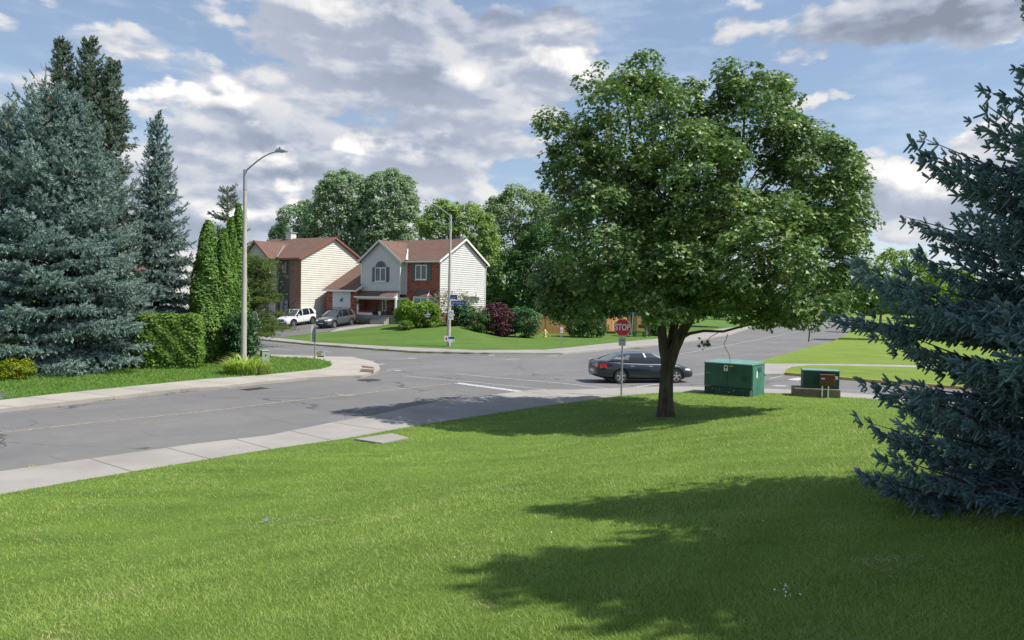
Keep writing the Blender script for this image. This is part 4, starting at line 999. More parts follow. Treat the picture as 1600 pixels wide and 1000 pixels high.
# hydrant
s_ = hit(851.5, 527, Hlot); t = thing('fire_hydrant', 'yellow fire hydrant in front of the cedar fence', 'fire hydrant', (s_[0], s_[1], Hlot(*s_)), R(10))
MB().lathe([(.19, 0), (.19, .06), (.13, .08), (.125, .5), (.17, .52), (.17, .57), (.12, .6), (.09, .7), (.04, .76), (.04, .82)], 14).build('barrel', M['hydrant'], t, sm=True)
MB().lathe([(.09, -.26), (.09, -.2), (.065, -.2), (.065, .2), (.09, .2), (.09, .26)], 10, axis='X', c=(0, 0, .42)).build('outlet', M['hydrant'], t, sm=True)
MB().lathe([(.085, -.22), (.085, -.12)], 10, axis='Y', c=(0, 0, .38)).build('front_cap', M['white'], t, sm=True)
# bus shelter
s_ = hit(994, 526.5, Hlot); t = thing('bus_shelter', 'dark green framed glass bus shelter beside the far pavement', 'bus shelter', (s_[0], s_[1], Hlot(*s_)), R(-27))
W_, Dp, Hh = 1.95, 1.35, 2.45
for x in (-W_/2, W_/2):
    for y in (0, Dp): MB().box(x-.045, x+.045, y-.045, y+.045, -.1, Hh-.12).build('post', M['shelter'], t)
MB().bevbox(-W_/2-.12, W_/2+.12, -.12, Dp+.12, Hh-.12, Hh+.05, .03).build('roof', M['shelter'], t)
for nm, bx in (('glass_panel', (-W_/2+.05, W_/2-.05, Dp-.006, Dp+.006)), ('glass_panel', (-W_/2-.006, -W_/2+.006, .05, Dp-.05)), ('glass_panel', (W_/2-.006, W_/2+.006, .05, Dp-.05)), ('glass_panel', (-W_/2+.05, -.1, -.006, .006))):
    MB().box(*bx, .25, Hh-.2).build(nm, M['shelterglass'], t)
p = MB(); p.box(-W_/2+.1, W_/2-.2, Dp-.5, Dp-.12, .45, .5); p.box(-.6, -.52, Dp-.45, Dp-.15, 0, .45); p.box(.4, .48, Dp-.45, Dp-.15, 0, .45); p.build('bench', M['shelter'], t)
p = MB(); p.box(-.2, .8, Dp-.03, Dp-.012, .9, 1.25); p.build('poster', M['poster_dim'], t)
p = MB(); p.box(-.05, .0, -.03, .03, 0, Hh-.1); p.build('mullion', M['shelter'], t)
# thin bus stop pole leaning in front of the shelter
s_ = hit(986, 527, Hlot); t = thing('stop_pole', 'thin pale leaning pole standing in front of the bus shelter', 'pole', (s_[0], s_[1], Hlot(*s_)), 0)
t = MB().tube([(0, 0, 0), (.16, 0, 2.6)], .04, 6).build('pole', M['galv'], t)

# ------------------------------------------------------------------ cabinets
s_ = hit(413.5, 566.5, Hflat); t = thing('utility_pedestal', 'small grey green utility pedestal in the left corner lawn', 'utility box', (s_[0], s_[1], .13), R(-58))
MB().bevbox(-.2, .2, -.2, .2, -.1, .62, .02).build('cabinet', M['greybox'], t); MB().bevbox(-.22, .22, -.22, .22, .62, .68, .015).build('lid', M['greybox'], t)
MB().box(-.13, .13, -.209, -.202, .12, .5).build('door', M['darkpanel'], t); p = MB(); p.box(.203, .21, -.04, .04, .35, .45); p.box(.203, .21, -.03, .03, .06, .14); p.build('vent', M['darkpanel'], t)
p = MB(); p.box(-.12, -.02, -.214, -.21, .42, .52); p.build('sticker', M['red'], t)
# big transformer
pA = hit(1100.5, 614, Hnear); pB = hit(1174, 620.5, Hnear); a_ = Vector(pA); b_ = Vector(pB); rz = math.atan2(b_.y-a_.y, b_.x-a_.x); W_ = (b_-a_).length
t = thing('transformer_box', 'large dark green transformer box on the lawn right of the maple trunk', 'utility box', (a_.x, a_.y, Hnear(*pA)-.03), rz)
Dd = 1.35; Ht = 1.30
MB().box(0, W_, 0, Dd, -.1, .34).build('plinth', M['tplinth'], t)
MB().bevbox(-.012, W_+.012, -.02, Dd, .345, Ht-.04, .012).build('cabinet', M['tgreen'], t)
lid = MB(); lid.add([(-.03, -.05, Ht-.05), (W_+.03, -.05, Ht-.05), (W_+.03, Dd+.03, Ht-.05), (-.03, Dd+.03, Ht-.05), (-.03, -.05, Ht-.01), (W_+.03, -.05, Ht-.01), (W_+.03, Dd+.03, Ht+.05), (-.03, Dd+.03, Ht+.05)],
                    [(0, 3, 2, 1), (4, 5, 6, 7), (0, 1, 5, 4), (1, 2, 6, 5), (2, 3, 7, 6), (3, 0, 4, 7)]); lid.build('lid', M['ttop'], t)
p = MB(); p.box(W_+.013, W_+.03, .03, Dd-.03, .0, Ht-.1); p.build('side_panel', M['tgreen2'], t)
p = MB(); p.box(W_+.03, W_+.035, .55, .95, Ht-.34, Ht-.16); p.build('vent_hood', M['tplinth'], t); p = MB(); p.box(W_+.03, W_+.034, .42, .52, .75, 1.0); p.build('label', M['white'], t)
p = MB(); p.box(W_*.485, W_*.492, -.028, -.02, .36, Ht-.05); p.box(.0, W_, -.026, -.02, .35, .37); p.build('door_gap', M['black'], t)
p = MB(); p.box(W_*.42, W_*.5, -.035, -.028, .98, 1.2); po = p.build('warning_label', M['white'], t)
p = MB(); p.box(W_*.435, W_*.485, -.038, -.035, 1.08, 1.16); p.box(W_*.45, W_*.47, -.038, -.035, 1.0, 1.06); p.build('figure', M['black'], po)
p = MB(); p.box(W_*.52, W_*.61, -.027, -.02, 1.16, 1.2); p.build('hazard_label', M['yellow'], t)
p = MB(); p.box(.04, .24, -.027, -.02, .86, .875); p.box(.0, .26, -.027, -.02, .345, .36); p.build('scratch', M['galv'], t)
p = MB()
for xx, zz, w2_, h2_ in ((.33, .22, .02, .06), (.47, .19, .02, .05), (.62, .2, .02, .06), (.98, .12, .07, .05), (1.18, .2, .06, .04)): p.box(xx, xx+w2_, -.006, .0, zz, zz+h2_)
p.box(W_-.06, W_+.0, -.03, .0, -.02, .3); p.build('paint_chip', M['greybox'], t)
for xa in (.62, .86):
    p = MB(); n = 12; p.prismy([(W_*xa+.13*math.cos(2*PI*k/n)*(1+.1*math.sin(3*k)), (1.0 if xa < .7 else .72)+.13*math.sin(2*PI*k/n)) for k in range(n)], -.0235, -.021); p.build('painted_patch', M['tplinth'], t)
# small transformer with brown cabinet
pC = hit(1240, 619, Hnear); t = thing('transformer_box', 'small low green transformer on a concrete pad with a brown cabinet in front', 'utility box', (pC[0], pC[1], Hnear(*pC)), R(-15))
MB().bevbox(0, 1.72, 0, 1.1, -.12, .33, .03).build('concrete_pad', plain('shaded_pad', (.17, .14, .11), .9, sc_=2, var=.3), t)  # pad concrete darkened, its shade put into the colour
MB().bevbox(.35, 1.68, .12, 1.02, .335, 1.0, .02).build('cabinet', M['tplinth'], t); MB().bevbox(.33, 1.70, .10, 1.04, 1.003, 1.05, .01).build('lid', M['ttop'], t)
MB().box(1.681, 1.69, .2, .95, .36, .98).build('side_panel', M['tgreen2'], t)
MB().bevbox(.92, 1.48, -.26, -.06, .48, .92, .015).build('meter_cabinet', M['brownbox'], t)
p = MB(); p.box(.97, 1.1, -.266, -.26, .74, .78); p.build('meter_label', M['white'], t); p = MB(); p.box(1.50, 1.6, -.05, .0, .72, .84); p.build('side_plate', M['white'], t)
for xx in (1.03, 1.25): MB().box(xx-.025, xx+.025, -.16, -.1, -.15, .48).build('leg', M['white'], t)
# crushed clear cup in the grass
s_ = hit(415, 818, Hnear); t = thing('plastic_cup', 'crushed clear plastic cup lying in the open lawn', 'litter', (s_[0], s_[1], Hnear(*s_)+.05), .4)
p = MB(); p.lathe([(.035, -.06), (.045, .0), (.05, .06), (.052, .065)], 10, axis='X', c=(0, 0, .02)); o = p.build('cup', M['plastic_clear'], t)
t.scale = (.75, .75, .75)
for v in o.data.vertices: v.co.z *= .55; v.co.y += .02*math.sin(v.co.x*40)
MB().lathe([(.055, .066), (.055, .075)], 12, axis='X', c=(0, 0, .018)).build('rim', M['plastic_clear'], t)
# ------------------------------------------------------------------ foliage templates
T_LEAF2 = (np.array([(0, -.5, 0), (.34, 0, .10), (0, .5, 0), (-.34, 0, .10)]), np.array([(0, 1, 2), (0, 2, 3)]))      # folded oval leaf
_st = []
for k, (a, r_) in enumerate([(-90, .18), (-50, .22), (-28, .42), (0, .24), (22, .55), (55, .26), (90, .62), (125, .26), (158, .55), (180, .24), (208, .42), (230, .22)]):
    _st.append((r_*math.cos(R(a)), r_*math.sin(R(a)), .10*abs(math.cos(R(a)))*r_/.5))
T_MAPLE = (np.array([(0, 0, 0)]+_st), np.array([(0, 1+k, 1+(k+1) % 12) for k in range(12)]))
T_TRI = (np.array([(-.5, 0, 0), (.5, 0, 0), (0, 1, 0)]), np.array([(0, 1, 2)]))
def shoot_tpl(n, ln, wd, seed=1, up=.25):
    """one conifer shoot along +X: needles all round, thicker above"""
    r_ = np.random.default_rng(seed); vs = []; fs = []
    for k in range(n):
        t = (k+.5)/n; a = k*2.399+r_.normal()*.3; lean = .75 if n < 30 else .42
        o = np.array([t*.95-.0, 0, 0]); d = np.array([lean, math.cos(a), math.sin(a)+up]); d /= np.linalg.norm(d)
        s_ = np.cross(d, [1, 0, 0]); s_ /= np.linalg.norm(s_)+1e-9
        L = ln*(.8+.4*r_.random())*(1-.35*t); b = len(vs)
        vs += [o-s_*wd/2, o+s_*wd/2, o+d*L]; fs.append((b, b+1, b+2))
    b = len(vs); vs += [np.array([.75, -wd, 0]), np.array([.75, wd, 0]), np.array([1.18, 0, .02])]; fs.append((b, b+1, b+2))
    return np.array(vs), np.array(fs)
T_FAR = shoot_tpl(10, .42, .17, 3); T_MID = shoot_tpl(20, .34, .085, 4)
def near_tpl():
    vs, fs = shoot_tpl(40, .30, .034, 5, .08); vs = list(vs); fs = list(fs); b = len(vs); n = 6
    for x_, r_ in ((0, .06), (.3, .10), (.8, .10), (1.0, .07)):
        for k in range(n): a = 2*PI*k/n; vs.append(np.array([x_, r_*math.cos(a), r_*math.sin(a)]))
    for i in range(3):
        for k in range(n):
            p, q, r2, s2 = b+i*n+k, b+i*n+(k+1) % n, b+(i+1)*n+(k+1) % n, b+(i+1)*n+k; fs += [(p, q, r2), (p, r2, s2)]
    c = len(vs); vs.append(np.array([1.07, 0, 0])); fs += [(b+3*n+k, b+3*n+(k+1) % n, c) for k in range(n)]
    return np.array(vs), np.array(fs)
def sh_frames(d, up=(0, 0, 1), jit=.0):
    """rotation with X along d and Z near up"""
    d = unit(d); u = np.broadcast_to(np.array(up, float), d.shape)+rng.normal(size=d.shape)*jit
    z = unit(u-d*np.sum(u*d, -1, keepdims=True)); y = np.cross(z, d); return np.stack([d, y, z], -1)

T_NEAR = near_tpl()
M['l_maple'] = leafmat('maple_leaf', (.048, .108, .032), (.205, .305, .088), (.38, .43, .19), .20, .45, .40, .24, tcol=(.20, .36, .06))
M['l_poplar'] = leafmat('poplar_leaf', (0.172, 0.276, 0.149), (0.333, 0.437, 0.253), (0.552, 0.600, 0.483), .32, .5, .4, .16, tcol=(0.345, 0.483, 0.207))
M['l_mixed'] = leafmat('light_leaf', (0.138, 0.222, 0.066), (0.264, 0.360, 0.120), (0.456, 0.492, 0.288), .28, .5, .3, .14)
M['l_willow'] = leafmat('willow_leaf', (0.163, 0.225, 0.125), (0.275, 0.344, 0.188), (0.350, 0.388, 0.237), .25, .55, .3, .1)
M['l_dark'] = leafmat('dark_leaf', (0.030, 0.086, 0.021), (0.069, 0.155, 0.030), (0.171, 0.292, 0.086), .22, .5, .4, .06)
M['l_lime'] = leafmat('lime_leaf', (0.099, 0.187, 0.022), (0.198, 0.308, 0.039), (0.352, 0.418, 0.077), .35, .5, .3, .15)
M['l_purple'] = leafmat('purple_leaf', (0.046, 0.010, 0.023), (0.111, 0.029, 0.049), (0.182, 0.065, 0.078), .15, .5, .4, .1, tcol=(0.182, 0.039, 0.052))
M['l_olive'] = leafmat('olive_leaf', (.14, .14, .09), (.24, .21, .15), (.50, .45, .38), .2, .6, .2, .25)
M['l_cedar'] = leafmat('cedar_leaf', (0.069, 0.145, 0.030), (0.159, 0.275, 0.055), (0.261, 0.385, 0.096), .2, .6, .2, .1)
M['l_hedge'] = leafmat('hedge_leaf', (0.074, 0.147, 0.027), (0.153, 0.252, 0.043), (0.245, 0.344, 0.074), .2, .6, .2, .12)
M['l_hedge2'] = leafmat('brownish_cedar_leaf', (0.075, 0.112, 0.015), (0.150, 0.175, 0.031), (0.175, 0.138, 0.050), .2, .6, .2, .2)
M['l_shrub'] = leafmat('shrub_leaf', (0.030, 0.083, 0.033), (0.068, 0.158, 0.053), (0.135, 0.255, 0.090), .22, .45, .45, .1)
M['l_yellow'] = leafmat('golden_leaf', (.12, .20, .012), (.26, .30, .015), (.55, .42, .02), .3, .5, .3, .3)
M['n_blue'] = leafmat('blue_spruce_needle', (0.097, 0.167, 0.157), (0.275, 0.373, 0.335), (0.454, 0.518, 0.475), .08, .6, .25, .16, tcol=(0.086, 0.140, 0.086))
M['n_green'] = leafmat('green_spruce_needle', (.095, .145, .100), (.200, .260, .190), (.30, .34, .25), .08, .6, .25, .14, tcol=(.08, .12, .05))
M['n_near'] = leafmat('near_spruce_needle', (.055, .105, .115), (.165, .250, .255), (.34, .42, .40), .06, .55, .3, .12, tcol=(.08, .13, .10))
M['n_juniper'] = leafmat('juniper_needle', (0.068, 0.115, 0.027), (0.162, 0.223, 0.054), (0.216, 0.270, 0.095), .12, .6, .25, .12)
M['cone'] = plain('spruce_cone', (.22, .13, .05), .8, var=.3); M['dead'] = plain('dead_twig', (.16, .10, .07), .9, var=.2)

def blob_leaves(blobs, n, clump, leaf, up=.55, inner=.18, flat_=.75, spread=1.0, seed=0, low=-1.0, dk=1.9):
    """leaf positions and normals: clumps sit over the surface of the union of ellipsoids, leaves over the outside of each clump"""
    g = np.random.default_rng(seed); B = np.array(blobs, float); cen = B[:, :3]; rad = B[:, 3:6]
    area = (rad.mean(1)**2); pr = area/area.sum(); K = max(12, int(area.sum()*4*PI/(clump**2*dk)))
    bi = g.choice(len(B), K, p=pr); d = unit(g.normal(size=(K, 3)))
    f = np.where(g.random(K) < inner, g.uniform(.35, .8, K), g.uniform(.84, 1.06, K))
    c = cen[bi]+d*rad[bi]*f[:, None]
    keep = np.ones(K, bool)
    for j in range(len(B)):
        q = np.sum(((c-cen[j])/rad[j])**2, 1); keep &= ~((q < .55) & (bi != j) & (g.random(K) > .2))
    keep &= d[:, 2] > low
    c = c[keep]; dd = unit(d[keep]/rad[bi[keep]]); K = len(c)
    cr = clump*g.uniform(.6, 1.35, K)
    ci = g.choice(K, n, p=cr**2/np.sum(cr**2)); v = unit(g.normal(size=(n, 3))+dd[ci]*.5+np.array([0, 0, .35]))
    rr = cr[ci]*g.uniform(.45, 1.05, n)**.7*spread
    p = c[ci]+v*rr[:, None]*np.array([1, 1, flat_])
    nn = unit(v*.7+np.array([0, 0, up])+g.normal(size=(n, 3))*.42)
    rnd = np.clip(.6*g.random(n)+.4*(g.random(K)[ci]), 0, 1)
    return p, nn, rnd, c
def limb_tubes(mb, base, top, r0, r1, clumps, n, seed=0, curve=.4, r_l=None):
    """tapered trunk and limbs that run out to some of the leaf clumps"""
    g = np.random.default_rng(seed); b = np.array(base, float); t = np.array(top, float)
    k = 7; pts = [b+(t-b)*i/k+np.array([g.normal()*.04, g.normal()*.04, 0])*(0 < i < k)*np.linalg.norm(t-b)*.25 for i in range(k+1)]
    mb.tube(pts, [r0*(1.35 if i == 0 else 1)*(1-i/k)+r1*(i/k) for i in range(k+1)], 10)
    if len(clumps):
        for ci in g.choice(len(clumps), min(n, len(clumps)), replace=False):
            e = clumps[ci]; s_ = g.uniform(.25, .95); a = b+(t-b)*s_
            if e[2] < a[2]-.5: a = b+(t-b)*max(.2, s_*.45)
            m_ = (a+e)/2+np.array([0, 0, curve*np.linalg.norm(e-a)*.18]); rr = (r0*(1-s_)+r1*s_)*(r_l or .42)
            mb.tube([a, (a+m_)/2+g.normal(size=3)*.05, m_, (m_+e)/2+g.normal(size=3)*.08, e], [rr, rr*.8, rr*.55, rr*.34, .012], 6)
def broadleaf(name, label, cat, loc, blobs, n, clump, leaf, m, trunk=None, bark='bark', tpl=T_LEAF2, group=None, seed=0, nl=20, low=-1.0, up=.55, inner=.18, parts=('trunk', 'crown')):
    t = thing(name, label, cat, loc, 0, group)
    p, nn, rnd, c = blob_leaves(blobs, n, clump, leaf, seed=seed, low=low, up=up+.25, inner=inner)
    g = np.random.default_rng(seed+9)
    scatter(parts[1], tpl[0], tpl[1], frames(nn), p, leaf*g.uniform(.65, 1.25, n), rnd, M[m], t)
    if trunk:
        mb = MB(); h, r0, r1 = trunk; limb_tubes(mb, (0, 0, -.2), (0, 0, h), r0, r1, c, nl, seed); mb.build(parts[0], M[bark], t, sm=True)
    return t
def px_blobs(base, depth, lst):
    """crown lobes read off the photograph as (u, v, ru, rv, depth offset, depth radius), turned into metres round the trunk base"""
    out = []
    for u, v, ru, rv, do, dr in lst:
        p = at(u, depth+do, v); k = (depth+do)/FPX; out.append((p.x-base[0], p.y-base[1], p.z-base[2], ru*k, dr, rv*k))
    return out

# ------------------------------------------------------------------ the maple
mx, my = hit(1040, 651, Hnear); mz = Hnear(mx, my)
md = my
lst = [(985, 205, 78, 78, 0, 2.6), (905, 285, 55, 62, .6, 2.2), (1175, 195, 66, 66, .3, 2.2), (1262, 305, 72, 82, .3, 2.6), (1075, 290, 92, 85, -1.6, 2.4), (950, 370, 92, 80, -.6, 3.0),
       (1160, 385, 105, 85, -2.2, 2.6), (1290, 400, 52, 62, 0, 2.2), (898, 432, 46, 50, .4, 2.2), (1040, 425, 95, 62, -.5, 3.2), (1225, 460, 78, 46, -1.2, 2.2), (935, 130, 22, 36, .3, .9),
       (1000, 125, 30, 34, 0, 1.2), (1068, 165, 26, 42, .4, 1.1), (1160, 135, 28, 30, .3, 1.2), (1200, 150, 26, 26, .5, 1.0), (870, 190, 18, 16, .5, .7), (880, 215, 30, 26, .5, 1.0), (852, 258, 18, 18, .5, .7),
       (1045, 360, 80, 60, 2.6, 2.2), (1180, 330, 90, 80, 2.6, 2.2), (960, 300, 70, 70, 2.6, 2.0), (1325, 360, 26, 40, 0, 1.2), (1322, 440, 26, 34, 0, 1.2), (1090, 250, 60, 60, 1.5, 2.0),
       (1000, 478, 46, 28, -2.3, 1.1), (1022, 470, 36, 32, -2.6, .9), (1050, 455, 36, 26, -2.6, .9), (945, 468, 46, 32, -1.2, 1.2), (1035, 484, 36, 24, -2.4, .9), (1090, 470, 40, 28, -2.2, 1.0), (1120, 440, 60, 40, -2.6, 1.2), (985, 440, 60, 40, -2.4, 1.4), (1150, 478, 38, 26, -2.0, 1.0), (1255, 490, 36, 22, -1.6, .9), (880, 478, 24, 22, .0, .9), (1200, 500, 16, 18, -1.8, .6),
       (872, 462, 30, 34, .2, 1.2), (852, 425, 22, 32, .4, 1.0), (900, 482, 34, 24, -.6, 1.0), (1235, 235, 50, 50, .5, 1.6), (1110, 200, 34, 36, .8, 1.2), (1280, 350, 50, 60, -.8, 1.8), (1270, 250, 46, 50, .8, 1.6), (1312, 300, 24, 36, .6, 1.1)]
gq = random.Random(3)
for (u, v, ru, rv, do, dr) in list(lst):
    if v < 330 and ru > 22 and do < 1.2:
        for q in range(4): th = R(gq.uniform(15, 165)); lst.append((u+ru*math.cos(th)*.88, v-rv*math.sin(th)*.86, max(9, ru*.17), max(13, rv*.30), do+gq.uniform(-.4, .4)*dr, .5))
lst = [(u, v, ru-min(7, ru*.2), rv-min(7, rv*.2), do, dr) for u, v, ru, rv, do, dr in lst]
mbl = px_blobs((mx, my, mz), md, lst)
mt = thing('maple_tree', 'broad maple tree with a thick dark trunk standing on the near lawn', 'tree', (mx, my, mz))
mp_, mn, mr, mc = blob_leaves(mbl, 112000, .42, .17, up=.95, inner=.26, seed=11, dk=2.0, flat_=.6)
kk = ~((np.abs(mp_[:, 0]+mx-(mp_[:, 1]+my)*(972-800)/FPX) < .55) & (mp_[:, 2]+mz < 3.55))
mp_, mn, mr = mp_[kk], mn[kk], mr[kk]
scatter('crown', T_MAPLE[0], T_MAPLE[1], frames(mn), mp_, .158*np.random.default_rng(2).uniform(.6, 1.25, len(mp_)), mr, M['l_maple'], mt)
tb = MB()
def L(u, v, do=0): p = at(u, md+do, v); return (p.x-mx, p.y-my, p.z-mz)
tb.tube([(0, 0, -.25), (0, 0, .05), L(1040, 632), L(1041, 600), L(1043, 570), L(1045, 545)], [.36, .29, .232, .205, .195, .205], 14)
tb.tube([L(1042, 575), L(1037, 545, .02), L(1034, 515), L(1030, 470, .3), L(1015, 400, .5), L(1000, 300, .3), L(985, 200, 0), L(975, 120, 0)], [.155, .155, .14, .125, .11, .085, .05, .015], 10)
tb.tube([L(1046, 572), L(1054, 545, -.1), L(1068, 515, -.2), L(1090, 480, -.3), L(1110, 420, -.4), L(1130, 340, -.2), L(1160, 240, .2), L(1165, 150, .3)], [.165, .165, .15, .128, .105, .085, .05, .015], 10)
tb.tube([L(1045, 560), L(1050, 530, .4), L(1058, 480, .9), L(1062, 400, 1.2), L(1070, 280, 1.4), L(1080, 200, 1.0)], [.15, .15, .12, .09, .06, .02], 8)
tb.tube([L(1060, 530, -.2), L(1078, 521, -.5), L(1100, 517, -.8), L(1130, 518, -1.1), L(1160, 510, -1.3), L(1200, 500, -1.5), L(1240, 488, -1.6)], [.07, .05, .04, .036, .03, .022, .01], 7)
tb.tube([L(1128, 516, -1.1), L(1108, 528, -1.1), L(1102, 537, -1.1)], [.012, .009, .006], 5)
tb.tube([L(1035, 500), L(1000, 470, -.3), L(950, 430, -.4), L(900, 410, 0)], [.10, .07, .045, .015], 7)
tb.tube([L(1095, 470, -.3), L(1150, 440, -.9), L(1220, 430, -.8), L(1290, 410, -.2)], [.09, .065, .045, .015], 7)
tb.tube([L(1262, 505, -1.5), L(1265, 520, -1.4), L(1263.5, 534, -1.4)], [.012, .02, .018], 5)
g_ = np.random.default_rng(4)
for ci in g_.choice(len(mc), 60, replace=False):
    e_ = mc[ci]; s0 = np.array(L(*[(1034, 500), (1075, 480), (1058, 460), (1110, 420), (1015, 400)][ci % 5])); m_ = (s0+e_)/2+np.array([0, 0, .3])
    tb.tube([s0, m_, e_], [.05, .03, .008], 5)
tb.build('trunk', M['bark'], mt, sm=True)
hp = np.array([L(1102+random.gauss(0, 6), 537+random.gauss(0, 5), -1.1) for k in range(14)])
scatter('hanging_leaves', T_MAPLE[0], T_MAPLE[1], frames(rng.normal(size=(14, 3))+np.array([0, -1.2, .2])), hp, .16, rng.random(14)*.5, M['l_maple'], mt)
q = hit(1141, 566, Hnear); tw = MB(); d_ = 25.8; p0 = at(1141, 30.2, 566); p1 = at(1137, 24.6, 522)
a_ = Vector(p0); b_ = Vector(p1)
tw.tube([a_, a_.lerp(b_, .25)+Vector((-.02, 0, .06)), a_.lerp(b_, .5)+Vector((-.1, 0, 0)), a_.lerp(b_, .7)+Vector((-.16, 0, 0)), a_.lerp(b_, .85)+Vector((-.06, 0, 0)), b_], .011, 5)
o = tw.build('hanging_wire', M['dead']); tag(o, 'thin crooked wire running from the maple leaves down to the large green transformer lid', 'wire')

# ------------------------------------------------------------------ spruces
def spruce_gen(H, Rb, z0=.3, whorl=.42, nb=8, tpl_len=.17, tip_up=.16, droop=.35, prof=.85, seed=0, x0=0, y0=0, dens=1.0, top_r=.12, bend=None, zstart=0.0, side=.42, keep=None, az_keep=None, wood=None, rfun=None, tri=False):
    """shoots of a whorled conifer; returns points, directions and brightness"""
    g = np.random.default_rng(seed); P = []; Dr = []; Rn = []
    z = zstart+z0
    if wood is not None:
        wood.tube([(x0, y0, zstart-.3), (x0, y0, zstart+H*.5), (x0+(bend[0] if bend else 0), y0+(bend[1] if bend else 0), zstart+H)], [.035*H*.5+.03, .02*H*.5, .012], 8)
    while z < zstart+H-.12:
        f = (z-zstart)/H; Lb = (rfun(f) if rfun else Rb*((1-f)**prof)*.82+top_r); n = max(4, int(nb*(1-.45*f)))
        off = g.random()*2*PI; bx = (bend[0] if bend else 0)*f*f; by = (bend[1] if bend else 0)*f*f
        for k in range(n):
            a = off+2*PI*k/n+g.normal()*.16; Lk = Lb*g.uniform(.70, 1.10); zz = z+g.normal()*whorl*.28
            if az_keep and not az_keep(a): continue
            rise = .15+.85*f**1.6; ns = max(4, int(Lk/.16)); da = np.array([math.cos(a), math.sin(a), 0]); pe = np.array([-math.sin(a), math.cos(a), 0])
            def pos(t): return np.array([x0+bx, y0+by, zz])+da*Lk*t+np.array([0, 0, Lk*(rise*t*.55-droop*(1-f)*t*t*.9+tip_up*t**4)])
            if wood is not None and (k % 2 == 0 or Lk > 1.5): wood.tube([pos(0), pos(.35), pos(.7), pos(1)], [.012+.012*Lk, .009+.008*Lk, .006+.004*Lk, .004], 4, caps=False)
            for i in range(ns+1):
                t = .16+.84*(i/ns); c = pos(t); tg = unit(pos(min(1.05, t+.05))-pos(t-.05))
                ls = (side*Lk*(1-t)**.7*(.55+.45*min(1, t*3))+.10)*g.uniform(.8, 1.15)
                for sg in ((-1, 1, 0) if tri else (-1, 1)):
                    d = unit(tg*.72+pe*sg*.75+np.array([0, 0, -.10+g.normal()*.08])) if sg else unit(tg*.5+np.array([0, 0, -.75])+g.normal(size=3)*.25); m_ = max(1, int(dens*ls/(tpl_len*.62)))
                    for j in range(m_):
                        s_ = ls*(j+.3)/m_; q = c+d*s_+np.array([0, 0, -.25*s_*s_]); P.append(q); Dr.append(d+tg*.25*g.normal()+np.array([0, 0, .14+g.normal()*.16])); Rn.append(.25+.45*(s_/max(ls, .1))*t+g.random()*.35)
                        if g.random() < .55 and ls > .3: P.append(q); Dr.append(d*.5+tg*.8+pe*sg*g.normal()*.6+np.array([0, 0, .2])); Rn.append(.2+.5*t+g.random()*.3)
                P.append(c); Dr.append(tg+np.array([0, 0, .1+g.normal()*.1])); Rn.append(.4+.4*t+g.random()*.2)
        z += whorl*(1-.35*f)*g.uniform(.85, 1.15)
    for k in range(5): P.append(np.array([x0+(bend[0] if bend else 0), y0+(bend[1] if bend else 0), zstart+H-.12*k])); Dr.append(np.array([g.normal()*.25, g.normal()*.25, 1.0])); Rn.append(.7)
    return np.array(P), np.array(Dr), np.clip(np.array(Rn), 0, 1)
